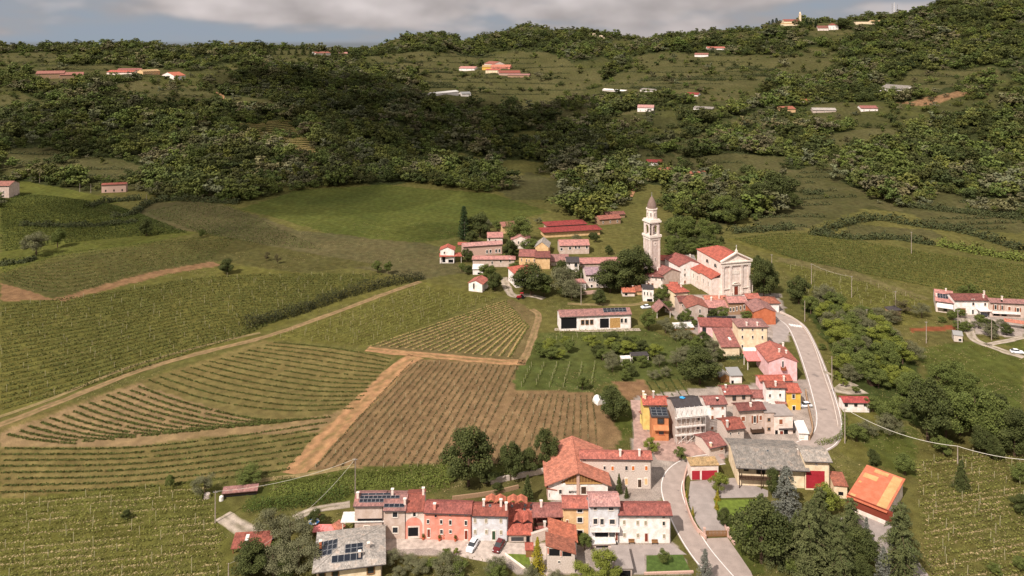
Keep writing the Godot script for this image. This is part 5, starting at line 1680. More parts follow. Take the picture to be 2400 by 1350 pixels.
func front_row():
	zoom(800, 1130, 0.1333)
	var h := house("house", "grey house with solar panels at the left end of the front row", [745, 1000], [1135, 998], 492, {"ridge": 145, "wall": "greige", "roof": "roof_pink", "gover": 0.1, "win": [["w", 945, 570, 110, 95], ["w", 948, 840, 115, 105]], "chim": [[1140, 385, 1.3], [905, 195, 1.6]], "pv": [[-0.01, 0.92, 0.05, 0.31, 4, 1]]})
	house("", "", [235, 955], [735, 948], 412, {"into": h.root, "ridge": 145, "wall": "greige", "roof": "roof_pink", "gover": 0.3, "win": [["w", 445, 815, 120, 95], ["d", 705, 860, 75, 130, "door_brown"], ["v", 505, 672, 440, 66]], "chim": [[290, 270, 1.2]], "pv": [[0.14, 1.0, 0.10, 0.42, 6, 1], [0.14, 1.55, 0.44, 0.72, 9, 1], [0.16, 1.22, 0.76, 0.96, 4, 1]]})
	var cv := house("lean_to", "thin white canopy roof on the solar house's terrace", [10, 960], [735, 945], 715, {"cat": "canopy", "type": "sb", "depth": 3.0, "pitch": 3, "wall": "trim", "roof": "metal_white", "open": true, "over": 0.3})
	var bay := house("house", "tall red-roofed bay with a wide arched garage entrance", [1137, 998], [1455, 985], 512, {"ridge": 128, "wall": "offwhite", "roof": "roof_red", "gover": 0.05, "win": [["o", 1285, 565, 60, 78, "trim"], ["v", 1262, 872, 175, 150]], "chim": [[1562, 180, 1.6]]})
	# the salmon infill of the arch
	var af := MB.new()
	for i in 12:
		var a0 := PI * i / 12
		var a1 := PI * (i + 1) / 12
		af.tri(Vector3(0, 0, 0), Vector3(cos(a0) * 2.05, sin(a0) * 2.0, 0), Vector3(cos(a1) * 2.05, sin(a1) * 2.0, 0), Vector3(0, 0, 1))
	for s in [-1, 1]: af.box(Vector3(s * 1.72, -1.7, -0.02), Vector3(0.62, 3.4, 0.05))
	part("arch_infill", af.make(M.salmon), bay.root, frame(Vector3(bay.L * 0.42, bay.hw * 0.46, 0.03)))
	house("house", "salmon house with white window surrounds in the front row", [1455, 1005], [2290, 1032], 525, {"ridge": 295, "wall": "salmon", "roof": "roof_old", "gover": 0.05,
		"win": [["w", 1525, 692, 50, 72], ["w", 1757, 697, 52, 76], ["w", 1917, 708, 56, 86], ["w", 2190, 716, 54, 86], ["d", 1537, 895, 62, 150, "door_brown"], ["w", 1762, 870, 60, 80], ["w", 1920, 868, 58, 60], ["d", 2195, 925, 68, 165, "door_brown"], ["w", 1520, 545, 44, 34], ["w", 1750, 548, 44, 34], ["w", 1912, 570, 44, 34], ["w", 2185, 572, 44, 34], ["w", 1660, 595, 54, 54, "salmon"]],
		"chim": [[1640, 470, 1.3, "salmon"]]})
	zoom(1100, 1140, 0.1556)
	var g := house("house", "grey-white house with green arched door and long red roof", [42, 815], [578, 825], 430, {"ridge": 225, "wall": "bluewhite", "roof": "roof_red", "gover": 0.1,
		"win": [["s", 85, 512, 44, 66, "shutter_grey"], ["s", 252, 515, 46, 66, "shutter_grey"], ["s", 475, 515, 46, 64, "shutter_grey"], ["s", 88, 680, 44, 64, "shutter_grey"], ["s", 258, 682, 46, 64, "shutter_grey"], ["s", 478, 690, 44, 64, "shutter_grey"], ["d", 368, 735, 62, 140, "shutter_green"]],
		"chim": [[222, 225, 1.5], [478, 235, 1.6], [735, 350, 1.7]], "sky": [[215, 290, 36, 32], [312, 288, 36, 32]]})
	# the long tiled slope that comes down over the garage
	var g2 := house("", "", [590, 840], [925, 840], 715, {"into": g.root, "ridge": 235, "type": "sb", "pitch": 21, "wall": "grey", "roof": "roof_red", "gover": 0.4, "win": [["v", 885, 800, 50, 100], ["w", 725, 790, 250, 70, "grey"]], "sky": [[555, 290, 34, 30], [645, 298, 34, 30], [842, 288, 34, 30], [938, 288, 34, 30], [830, 345, 34, 30], [925, 345, 34, 30]]})
	var dm := roof_hit(g2, spot([800, 555]))
	for s in [-1, 1]:
		var b := MB.new()
		for k in [-1, 1]: slab(b, Vector3(k * 1.25, 0, 0.6), Vector3(k * 1.25, 0, -2.6), Vector3(0, 0.75, -2.6), Vector3(0, 0.75, 0.6), Vector2.ZERO, 0.12)
		var d := part("dormer", b.make(M.roof_red), g.root, g2.inv_root * g2.xf * frame(dm + Vector3(s * 1.28, 0.55, 0)))
		var fr := MB.new()
		fr.tri(Vector3(-1.15, -0.75, 0), Vector3(1.15, -0.75, 0), Vector3(0, 0.55, 0), Vector3(0, 0, 1)); fr.tri(Vector3(-1.15, -0.75, 0), Vector3(-1.15, 0, 0), Vector3(0, 0.55, 0), Vector3(0, 0, 1)); fr.tri(Vector3(1.15, -0.75, 0), Vector3(1.15, 0, 0), Vector3(0, 0.55, 0), Vector3(0, 0, 1))
		part("dormer_pane", fr.make(M.glass), d)
	for e in [[270, 235], [400, 235], [600, 238], [720, 238]]:
		var q := at([e[0] + 60, 560])
		var b := MB.new()
		for k in [-1, 1]: slab(b, Vector3(k * 1.5, 0, 1.5), Vector3(k * 1.5, 0, -1.0), Vector3(0, 0.8, -1.0), Vector3(0, 0.8, 1.5), Vector2.ZERO, 0.12)
		var rp: Vector3 = roof_hit(g, spot([e[0] + 60, 232]))
		part("rear_dormer", b.make(M.roof_orange), g.root, g.inv_root * g.xf * frame(Vector3(rp.x, rp.y + 0.2, rp.z - 2.2)))
	var lf := house("house", "open hayloft with dark red roof in the front row", [960, 700], [1400, 690], 455, {"ridge": 240, "wall": "stone_brown", "roof": "roof_old", "open": true, "chim": [[1080, 275, 1.4]]})
	var bk := MB.new()
	bk.box(Vector3(lf.L / 2, lf.hw * 0.45, -lf.D * 0.6), Vector3(lf.L - 0.4, lf.hw * 0.9, 0.3))
	bk.box(Vector3(lf.L / 2, 0.8, -0.4), Vector3(lf.L - 0.4, 2.4, 0.3))
	part("inner_wall", bk.make(M.wood_dark), lf.root)
	house("outbuilding", "low lean-to roof of aged tiles under the hayloft", [975, 700], [1420, 690], 632, {"cat": "lean-to", "type": "sb", "pitch": 14, "depth": 2.6, "wall": "stone", "roof": "roof_old", "chim": [[1135, 605, 1.2]]})
	# rubble wall pieces below the loft
	low_wall("stone_wall", "crooked rubble wall below the open hayloft", [[935, 860], [985, 800], [1060, 770], [1180, 780]], 2.4, 0.7, M.stone)
	zoom(1020, 1000, 0.2593)
	house("house", "ochre house with orange-red roof between hayloft and white house", [1155, 965], [1395, 968], 730, {"ridge": 615, "wall": "ochre", "roof": "roof_red", "win": [["w", 1308, 757, 58, 38], ["w", 1308, 842, 58, 48], ["s", 1194, 858, 24, 34, "shutter_brown"], ["w", 1310, 955, 60, 44]], "sky": [[1380, 650, 26, 20]]})
	house("house", "white house with balcony and faded pink roof in the front row", [1397, 1052], [1664, 1052], 715, {"ridge": 582, "wall": "bluewhite", "roof": "roof_pink", "win": [["w", 1447, 738, 34, 30], ["w", 1590, 742, 58, 28], ["w", 1448, 855, 46, 52], ["w", 1508, 858, 40, 56], ["w", 1600, 858, 60, 46], ["b", 1528, 892, 268, 60, "white"], ["v", 1510, 972, 130, 62], ["w", 1598, 975, 66, 50], ["d", 1640, 990, 26, 80, "door_brown"]]})
	house("house", "white end house of the front row with two rows of windows", [1665, 1050], [2128, 1052], 795, {"ridge": 670, "wall": "white", "roof": "roof_old", "gover": 0.4, "win": [["s", 1708, 862, 28, 38, "shutter_grey"], ["s", 1830, 866, 28, 40, "shutter_grey"], ["s", 1902, 868, 28, 40, "shutter_grey"], ["w", 2066, 874, 28, 40], ["s", 1710, 978, 28, 38, "shutter_grey"], ["s", 1832, 982, 28, 40, "shutter_grey"], ["s", 2068, 988, 28, 38, "shutter_grey"], ["d", 1908, 1000, 34, 80, "door_brown"], ["w", 1708, 804, 30, 14], ["w", 1830, 808, 30, 14], ["w", 1902, 810, 30, 14], ["w", 2066, 814, 30, 14]]})
	house("lean_to", "white flat canopy over the garage ramp of the white house", [1422, 1095], [1620, 1090], 1058, {"cat": "canopy", "type": "sb", "pitch": 6, "depth": 4.0, "wall": "offwhite", "roof": "metal_white", "win": [["v", 1508, 1100, 110, 44]]})
	house("outbuilding", "grey concrete garage below the square lawn", [1640, 1350], [1780, 1350], 1288, {"cat": "garage", "type": "flat", "depth": 7.0, "wall": "grey", "roof": "asphalt_grey", "win": [["v", 1705, 1335, 120, 70]]})
	# stone shed with two salmon roof strips
	var st := house("outbuilding", "stone shed with two sloping salmon roofs beside the golden conifer", [1010, 1318], [1262, 1322], 1150, {"cat": "shed", "type": "sl", "pitch": 15, "depth": 4.2, "wall": "stone", "roof": "roof_orange", "over": 0.3, "win": [["v", 1078, 1135, 95, 62], ["v", 1190, 1150, 80, 40], ["w", 1120, 1222, 26, 20], ["s", 1020, 1120, 16, 60, "terracotta"], ["s", 1137, 1145, 14, 50, "terracotta"]]})
	house("", "", [1035, 1180], [1278, 1182], 1045, {"into": st.root, "type": "sl", "pitch": 15, "depth": 5.5, "wall": "white", "roof": "roof_orange", "over": 0.3, "win": [["w", 1120, 1048, 34, 12]]})
	house("outbuilding", "small red-roofed hut next to the golden conifer", [820, 1182], [880, 1182], 1118, {"cat": "shed", "type": "gx", "depth": 2.2, "wall": "wood", "roof": "roof_red", "over": 0.2})
	# big front house cut by the lower edge
	zoom(480, 1000, 0.2593)
	var c0 := at([1010, 1448])
	var c1 := at([1600, 1372])
	var hh := house_at("house", "hip-roofed cream house with grey roof at the bottom edge", c0, c1, row_height(-c0.z, 1000 + 1290 * 0.2593), {"type": "hip", "pitch": 13.0, "depth": 11.5, "wall": "cream", "roof": "roof_grey", "over": 0.9, "win": [["w", 1180, 1325, 64, 64, "wood"], ["w", 1500, 1290, 70, 74, "wood"], ["w", 1060, 1330, 60, 60, "wood"]], "chim": [[1400, 1180, 1.4, "grey"], [1480, 1085, 0.8, "grey"], [1005, 1050, 1.0, "brick"]]})
	panels(hh, [0.22, 0.70, 0.12, 0.42, 5, 1])
	panels(hh, [0.42, 0.70, 0.46, 0.84, 3, 2])
	# panels on the left hip
	for i in 4:
		for j in 3:
			var w := 1.05
			var b := MB.new()
			b.box(Vector3.ZERO, Vector3(w - 0.06, 0.05, 1.5))
			var gl := MB.new()
			gl.box(Vector3(0, 0.03, 0), Vector3(w - 0.14, 0.03, 1.4))
			var z: float = -hh.D * 0.5 + (j - 1) * 1.62 + i * 0.25
			var x := 0.4 + i * w
			if absf(z + hh.D * 0.5) > hh.D * 0.5 - x - 0.8: continue
			var o := part("solar_panel", b.make(M.pv_frame), hh.root, Transform3D(Basis(Vector3(0, 0, 1), atan(hh.tp)), Vector3(x, hh.hw + 0.36 + x * hh.tp, z)))
			part("cells", gl.make(M.pv), o)
	house("shelter", "red tiled open shelter among bushes at the lower left", [248, 1150], [585, 1128], 1098, {"cat": "shelter", "ridge": 955, "type": "sb", "pitch": 14, "wall": "wood", "roof": "roof_red", "open": true, "sky": [[380, 1020, 30, 80, "metal_white"]]})
	house("shed", "long low shed with pale sheet roof beside the hedge", [165, 640], [470, 612], 602, {"cat": "shed", "ridge": 540, "type": "sb", "pitch": 10, "wall": "wood_dark", "roof": "roof_pink", "win": [["v", 320, 625, 280, 24]]})
	house("canopy", "pink corrugated canopy left of the solar house", [985, 985], [1195, 985], 948, {"cat": "canopy", "ridge": 885, "type": "sb", "pitch": 16, "wall": "wood", "roof": "awning_pink", "open": true})
	house("canopy", "narrow orange canopy leaning on the pink one", [1195, 1000], [1255, 960], 940, {"cat": "canopy", "ridge": 880, "type": "sb", "pitch": 16, "wall": "wood", "roof": "roof_orange", "open": true})
	house("oven", "little brick outdoor oven with chimney in the garden", [968, 890], [1030, 888], 850, {"cat": "oven", "type": "gx", "depth": 1.8, "wall": "brick", "roof": "roof_red", "over": 0.2, "chim": [[1000, 815, 1.6, "brick"]]})
	# barn with the timber gable
	zoom(1270, 1090, 0.075)
	var ba := house("barn", "white barn with broad orange gable roof and timber-latticed front", [195, 1090], [2060, 1080], 590, {"cat": "barn", "type": "gz", "ridge": 205, "depth": 16.0, "over": 0.9, "gover": 0.9, "wall": "white", "roof": "roof_orange",
		"win": [["w", 580, 830, 110, 140, "trim"], ["d", 1305, 785, 200, 240, "wood_dark"]]})
	var zf := 0.0
	var pc := MB.new()
	pc.box(Vector3(ba.L * 0.5, (ba.hw + ba.L * 0.5 * ba.tp) * 0.5 - 0.3, 0.14), Vector3(0.75, ba.hw + ba.L * 0.5 * ba.tp, 0.26))
	part("pillar", pc.make(M.stone_pink), ba.root)
	var dk := MB.new()
	dk.tri(Vector3(ba.L * 0.2, ba.hw + 0.1, 0.03), Vector3(ba.L * 0.93, ba.hw + 0.1, 0.03), Vector3(ba.L * 0.5, ba.hw + ba.L * 0.45 * ba.tp, 0.03), Vector3(0, 0, 1))
	part("gable_boarding", dk.make(M.wood), ba.root)
	for i in 14:
		var x: float = ba.L * (0.24 + 0.68 * i / 13.0)
		var top: float = ba.hw + (minf(x, ba.L - x)) * ba.tp - 0.35
		if top < ba.hw + 0.3: continue
		var sl := MB.new()
		sl.box(Vector3(x, (ba.hw + top) * 0.5, 0.09), Vector3(0.13, top - ba.hw, 0.1))
		part("batten", sl.make(M.wood_light), ba.root)
	var bm := MB.new()
	bm.box(Vector3(ba.L * 0.6, ba.hw + 0.05, 0.12), Vector3(ba.L * 0.62, 0.3, 0.24))
	part("beam", bm.make(M.wood_light), ba.root)
	var tm := TextMesh.new()
	tm.text = "MOVI"
	tm.font_size = 64
	tm.pixel_size = 0.013
	tm.depth = 0.06
	var sf := SystemFont.new()
	sf.font_names = PackedStringArray(["Droid Sans"])
	sf.font_weight = 700
	tm.font = sf
	tm.material = M.black
	part("lettering", tm, ba.root, frame(Vector3(ba.L * 0.415, ba.hw * 0.48, 0.08)))
	house("shelter", "little tiled wayside shelter left of the barn", [180, 1090], [440, 1080], 810, {"cat": "shelter", "type": "sl", "pitch": 12, "depth": 2.5, "wall": "stone_pink", "roof": "roof_orange", "over": 0.3, "win": [["v", 290, 940, 120, 120]]})
	# long stone house behind
	zoom(1020, 1000, 0.2593)
	house("house", "long white stone house with orange shutters behind the barn", [1312, 552], [1955, 562], 285, {"ridge": 203, "wall": "stone", "roof": "roof_red", "win": [["w", 1531, 372, 26, 34], ["s", 1603, 376, 28, 40, "shutter_orange"], ["w", 1728, 374, 28, 40, "stone"], ["s", 1789, 374, 28, 40, "shutter_orange"], ["s", 1908, 374, 28, 40, "shutter_orange"], ["d", 1848, 512, 40, 76, "wood_dark"], ["w", 1350, 300, 34, 14], ["w", 1528, 298, 30, 14], ["w", 1600, 298, 30, 14], ["w", 1728, 298, 30, 14], ["s", 1728, 495, 34, 60, "ochre"], ["s", 1905, 495, 34, 60, "ochre"]], "chim": [[1672, 262, 1.6, "trim"], [1845, 260, 1.6, "trim"]]})

func middle_row():
	zoom(1580, 980, 0.2741)
	house("garage", "low garage with two red doors and tan roof by the lane", [145, 530], [378, 524], 412, {"cat": "garage", "type": "flat", "depth": 3.6, "wall": "offwhite", "roof": "roof_tan", "win": [["g", 186, 488, 68, 76, "door_red"], ["g", 302, 486, 132, 78, "door_red"]]})
	# the big grey house
	var bg := house("house", "big house with broad grey roof and wooden porch", [545, 572], [1120, 600], 392, {"ridge": 168, "wall": "cream", "roof": "roof_grey", "over": 1.6, "gover": 0.8, "pitch": 15.0, "win": [["w", 615, 418, 40, 56, "wood_dark"], ["w", 740, 435, 70, 70, "wood_dark"], ["w", 865, 448, 50, 56, "wood_dark"], ["w", 650, 588, 46, 16, "wood_dark"], ["w", 780, 602, 46, 16, "wood_dark"]], "chim": [[1062, 310, 1.4, "grey"]], "sky": [[800, 280, 20, 14]]})
	var pr := MB.new()
	for x in [0.1, bg.L * 0.33, bg.L * 0.62]: pr.box(Vector3(x, bg.hw * 0.5, 1.4), Vector3(0.2, bg.hw, 0.2))
	pr.box(Vector3(bg.L * 0.34, bg.hw * 0.42, 0.75), Vector3(bg.L * 0.66, 0.2, 1.5))
	for i in 16: pr.box(Vector3(bg.L * 0.66 * i / 15.0, bg.hw * 0.42 + 0.5, 1.42), Vector3(0.08, 0.9, 0.06))
	pr.box(Vector3(bg.L * 0.34, bg.hw * 0.42 + 0.98, 1.42), Vector3(bg.L * 0.66, 0.1, 0.1))
	part("porch", pr.make(M.wood_dark), bg.root)
	house("", "", [1122, 612], [1330, 618], 362, {"into": bg.root, "ridge": 232, "wall": "cream", "roof": "roof_grey", "over": 0.7, "gover": 0.5, "pitch": 15.0, "win": [["g", 1207, 525, 156, 150, "door_red"], ["w", 1215, 393, 22, 14]]})
	# the orange shed
	var s0 := at([1496, 784])
	var s1 := at([1806, 912])
	var sh := house_at("shed", "large shed with patchy orange and yellow sheet roof", s0, s1, row_height(-s0.z, 980 + 672 * 0.2741), {"cat": "shed", "type": "sb", "pitch": 4.0, "depth": 15.0, "wall": "offwhite", "roof": "sheet_orange", "over": 0.6, "gover": 0.5, "win": [["g", 1670, 770, 270, 96, "door_brown"]]})
	for e in [[0.74, 1.0, 0.0, 1.0], [0.02, 0.42, 0.66, 0.80], [0.22, 0.62, 0.90, 1.0], [0.0, 0.14, 0.02, 0.10], [0.0, 0.08, 0.46, 0.52]]:
		var b := MB.new()
		var y := func(s): return sh.hw + 0.225 + s * sh.D * sh.tp
		b.quad(Vector3(e[0] * sh.L, y.call(e[2]), -e[2] * sh.D), Vector3(e[1] * sh.L, y.call(e[2]), -e[2] * sh.D), Vector3(e[1] * sh.L, y.call(e[3]), -e[3] * sh.D), Vector3(e[0] * sh.L, y.call(e[3]), -e[3] * sh.D), Vector3.UP)
		part("roof_sheet", b.make(M.sheet_tan), sh.root)
	house("lean_to", "small side room with red roof edge between grey house and orange shed", [1370, 680], [1480, 690], 578, {"cat": "lean-to", "type": "sb", "pitch": 5, "depth": 5.0, "wall": "cream", "roof": "roof_orange", "over": 0.3, "win": [["v", 1425, 645, 40, 30]]})
	# gate of the drive
	var ga := at([268, 1018])
	var gb := at([452, 1016])
	var gr := thing("gate", "brown wooden sliding gate across the drive", "gate", Transform3D(Basis((gb - ga).normalized(), Vector3.UP, (gb - ga).normalized().cross(Vector3.UP)), ga))
	var gl := (gb - ga).length()
	for i in 16:
		var b := MB.new()
		b.box(Vector3(gl * (i + 0.5) / 16.0, 0.85, 0), Vector3(gl / 16.0 - 0.08, 1.45, 0.05))
		part("slat", b.make(M.wood), gr)
	var rl := MB.new()
	for y in [0.35, 1.35]: rl.box(Vector3(gl / 2, y, -0.05), Vector3(gl, 0.1, 0.05))
	part("rail", rl.make(M.wood_dark), gr)
	for x in [-0.25, gl + 0.25]:
		var b := MB.new()
		b.box(Vector3(x, 1.0, 0), Vector3(0.45, 2.3, 0.45)); b.box(Vector3(x, 2.2, 0), Vector3(0.6, 0.12, 0.6))
		part("gate_post", b.make(M.stone_pink), gr)
	# the coloured cluster
	zoom(1480, 900, 0.1185)
	var oh := house("house", "orange house with glazed roof deck next to the scaffolding", [400, 1120], [735, 1128], 660, {"type": "sb", "ridge": 445, "pitch": 8, "wall": "orange", "roof": "roof_dark", "over": 0.3, "win": [["w", 580, 730, 130, 100, "wood_dark"], ["w", 590, 955, 130, 96, "brick"], ["a", 580, 815, 300, 60, "orange"]]})
	panels(oh, [0.03, 0.97, 0.05, 0.95, 3, 3])
	house("", "", [235, 905], [745, 905], 410, {"into": oh.root, "ridge": 228, "wall": "paleyellow", "roof": "roof_red", "chim": [[425, 225, 2.0, "grey"], [205, 260, 2.0, "cream"], [270, 285, 1.2, "cream"]], "win": [["w", 475, 435, 44, 34], ["w", 562, 430, 44, 34]]})
	house("house", "yellow lean-to along the brick path", [170, 770], [300, 860], 560, {"cat": "lean-to", "type": "sb", "pitch": 10, "depth": 4.0, "wall": "paleyellow", "roof": "roof_brown", "win": [["v", 215, 640, 40, 120]]})
	var sc := house("house", "scaffolded grey house with black roofing felt under repair", [880, 1150], [1400, 1100], 520, {"ridge": 262, "wall": "grey", "roof": "roof_dark", "over": 0.1, "win": [["w", 1015, 680, 60, 26], ["w", 1180, 675, 66, 26], ["w", 1335, 690, 90, 60], ["w", 1015, 840, 60, 34], ["w", 1185, 835, 70, 34], ["w", 1320, 850, 80, 90], ["o", 1020, 1030, 60, 90, "trim"], ["o", 1185, 1025, 60, 90, "trim"]]})
	var boards := MB.new()
	var ridx := roof_hit(sc, spot([1140, 300]))
	# scaffold: poles, decks, the boarded skirt over the eave
	var sf := thing("scaffold", "white scaffolding wrapped round the grey house under repair", "scaffold", sc.xf)
	var rows := [0.25, 0.5, 0.78]
	for i in 7:
		var x: float = -0.4 + (sc.L + 0.8) * i / 6.0
		for z in [0.35, 1.35]:
			var b := MB.new()
			b.tube(Vector3(x, 0, z), Vector3(x, sc.hw + 0.9, z), 0.05, 0.05, 5)
			part("scaffold_pole", b.make(M.metal_white), sf)
	for k in rows:
		var b := MB.new()
		b.box(Vector3(sc.L / 2, sc.hw * k, 0.85), Vector3(sc.L + 0.9, 0.1, 1.0))
		part("deck", b.make(M.metal_white), sf)
		b = MB.new()
		b.box(Vector3(sc.L / 2, sc.hw * k + 0.3, 1.4), Vector3(sc.L + 0.9, 0.28, 0.05))
		part("toe_board", b.make(M.metal_white), sf)
	for i in 3:
		var b := MB.new()
		b.tube(Vector3(sc.L * i / 3.0, 0.2, 1.36), Vector3(sc.L * (i + 1) / 3.0, sc.hw * 0.25, 1.36), 0.05, 0.05, 4)
		part("brace", b.make(M.metal_white), sf)
	for i in 9:
		var b := MB.new()
		b.box(Vector3(sc.L / 2 + 1.0, sc.hw - 1.5 + i * 0.24, 1.55 - i * 0.16), Vector3(sc.L + 2.4, 0.2, 0.05), Basis(Vector3(1, 0, 0), -0.6))
		part("plank", b.make(M.metal_white), sf)
	var tp := MB.new()
	for i in 5: tp.tri(Vector3(0, 0.5, 0), Vector3(cos(i * 1.256) * 1.0, 0, sin(i * 1.256) * 0.7), Vector3(cos((i + 1) * 1.256) * 1.0, 0.1, sin((i + 1) * 1.256) * 0.7), Vector3.UP)
	solo("tarpaulin", tp.make(M.blue), "crumpled blue tarpaulin on the black roof ridge", "tarpaulin", frame(sc.xf * Vector3(sc.L * 0.42, sc.hw + 0.25 + sc.D * 0.48 * sc.tp, -sc.D * 0.48)))
	house("house", "white house with red roof just right of the scaffolding", [1470, 940], [1880, 920], 412, {"ridge": 230, "wall": "white", "roof": "roof_old", "win": [["s", 1600, 480, 56, 46, "shutter_brown"], ["s", 1800, 470, 56, 46, "shutter_brown"], ["s", 1600, 660, 60, 76, "shutter_brown"], ["s", 1805, 640, 44, 66, "shutter_brown"], ["s", 1598, 870, 60, 60, "shutter_brown"]], "chim": [[1695, 330, 0.7, "dark"]]})
	house("house", "tall white stone house with small bright red roof", [1885, 1330], [2235, 1290], 905, {"ridge": 672, "wall": "stone", "roof": "roof_red", "win": [["w", 1955, 985, 42, 44], ["w", 2122, 970, 42, 44], ["w", 1955, 1200, 40, 70], ["w", 2122, 1170, 40, 60]], "chim": [[1865, 850, 1.9, "stone"]]})
	house("outbuilding", "low stone shed with aged roof and open dark side", [1540, 1440], [1860, 1370], 1270, {"cat": "shed", "ridge": 990, "wall": "stone", "roof": "roof_old", "pitch": 17, "win": [["s", 1782, 1285, 84, 50, "shutter_brown"]], "chim": [[1568, 1225, 0.8, "cream"]]})
	zoom(1380, 780, 0.2917)
	house("house", "plain rendered house with brownish red roof behind the cluster", [1090, 590], [1302, 585], 497, {"ridge": 420, "wall": "greige", "roof": "roof_old", "win": [["w", 1168, 520, 28, 40, "wood_dark"], ["w", 1244, 512, 26, 36, "wood_dark"]], "chim": [[1100, 440, 0.8, "grey"]], "sky": [[1093, 475, 16, 12, "metal_white"]]})
	house("house", "narrow white house wing with red roof next to the tall white house", [1303, 575], [1428, 580], 518, {"ridge": 452, "wall": "white", "roof": "roof_old", "win": [["w", 1325, 530, 20, 16], ["w", 1395, 528, 20, 16]]})
	house("house", "stone-grey house with wide brown-red roof and balcony door", [1200, 815], [1412, 800], 622, {"ridge": 562, "wall": "greige", "roof": "roof_old", "over": 0.7, "win": [["s", 1240, 690, 38, 38, "shutter_brown"], ["o", 1333, 695, 26, 60, "shutter_brown"], ["s", 1380, 682, 26, 40, "shutter_brown"], ["w", 1333, 800, 30, 36], ["b", 1345, 770, 100, 30, "wood_dark"]], "chim": [[1300, 590, 0.9]]})
	house("house", "flat-topped pale house with two round windows", [1413, 812], [1490, 812], 645, {"type": "flat", "depth": 6.0, "wall": "greige", "roof": "asphalt_grey", "win": [["w", 1447, 697, 26, 26, "stone_brown"], ["w", 1447, 772, 26, 26, "stone_brown"]]})
	house("house", "flat-roofed annex with one brown shutter and cluttered terrace", [1490, 815], [1640, 812], 672, {"type": "flat", "depth": 6.5, "wall": "offwhite", "roof": "asphalt_grey", "win": [["s", 1543, 714, 36, 42, "shutter_brown"], ["v", 1508, 805, 22, 44], ["d", 1548, 810, 34, 48, "door_brown"], ["v", 1583, 805, 34, 50]]})
	house("lean_to", "dark lean-to roof in front of the flat annex", [1530, 812], [1690, 815], 775, {"cat": "lean-to", "type": "sb", "pitch": 9, "depth": 3.0, "wall": "trim", "roof": "roof_dark", "open": true})
	house("shed", "white boxy shed with pale roof in the bend of the road", [1690, 862], [1762, 866], 805, {"cat": "shed", "type": "sb", "pitch": 8, "depth": 5.0, "wall": "white", "roof": "metal_white", "win": [["s", 1712, 825, 34, 36, "metal_white"]]})
	house("house", "tall white house with orange-red roof beside the yellow one", [1425, 615], [1582, 620], 437, {"ridge": 382, "wall": "white", "roof": "roof_red", "win": [["w", 1455, 450, 14, 14], ["w", 1535, 448, 14, 14], ["w", 1455, 505, 18, 26], ["w", 1537, 500, 18, 26], ["w", 1455, 580, 20, 30]], "chim": [[1500, 425, 1.4]]})
	house("house", "long low house with bright orange-red roof behind the tall white one", [1375, 455], [1630, 450], 388, {"ridge": 338, "wall": "pink", "roof": "roof_red", "chim": [[1567, 385, 1.6]]})
	house("outbuilding", "small white outbuilding with grey tiled roof against the tall white house", [1505, 625], [1585, 625], 570, {"cat": "outbuilding", "type": "sb", "pitch": 16, "depth": 3.4, "wall": "white", "roof": "roof_brown", "win": [["w", 1545, 595, 16, 22]]})
	house("house", "bright yellow house with red roof above the yard", [1590, 620], [1702, 620], 478, {"ridge": 400, "wall": "yellow", "roof": "roof_red", "win": [["w", 1645, 510, 26, 36], ["d", 1647, 605, 28, 38, "black"]]})
	house("house", "pink gabled house by the main road", [1447, 388], [1673, 388], 235, {"type": "gz", "ridge": 190, "depth": 13.0, "wall": "pink", "roof": "roof_red", "win": [["w", 1559, 252, 18, 52, "white"], ["b", 1559, 275, 36, 30, "shutter_brown"]], "chim": [[1530, 155, 1.1], [1580, 115, 1.6, "white"], [1585, 165, 1.0]]})
	house("house", "white house with vivid red roof standing alone right of the road", [2048, 636], [2258, 640], 562, {"ridge": 505, "wall": "white", "roof": "roof_vivid", "over": 0.3, "win": [["w", 2068, 578, 24, 22, "dark"], ["w", 2145, 577, 24, 22, "dark"], ["w", 2222, 576, 24, 22, "dark"]]})
	house("shed", "small white shed with dark doorway in the gardens", [1138, 408], [1230, 405], 345, {"cat": "shed", "type": "sb", "pitch": 8, "depth": 4.0, "wall": "white", "roof": "metal_grey", "win": [["v", 1155, 398, 20, 30]]})
	house("shed", "grey garden hut next to the small white shed", [1060, 400], [1135, 398], 355, {"cat": "shed", "type": "gz", "ridge": 330, "depth": 3.0, "wall": "wood", "roof": "roof_grey"})
	house("pergola", "flat dark garden pergola on white posts", [345, 245], [480, 240], 192, {"cat": "pergola", "type": "flat", "depth": 3.0, "wall": "trim", "roof": "roof_dark", "open": true, "over": 0.3})
	house("shelter", "small white tin shelter beside the dark pergola", [265, 262], [340, 258], 215, {"cat": "shelter", "type": "flat", "depth": 2.4, "wall": "trim", "roof": "metal_white", "open": true, "over": 0.2})
	house("canopy", "pink awning canopy beside the pink house", [1275, 300], [1420, 300], 225, {"cat": "canopy", "type": "sb", "pitch": 10, "depth": 4.5, "wall": "trim", "roof": "awning_pink", "open": true})
	house("hut", "dark wooden hut on the green bank right of the road", [2265, 430], [2325, 428], 390, {"cat": "hut", "type": "flat", "depth": 2.5, "wall": "wood_dark", "roof": "roof_dark"})

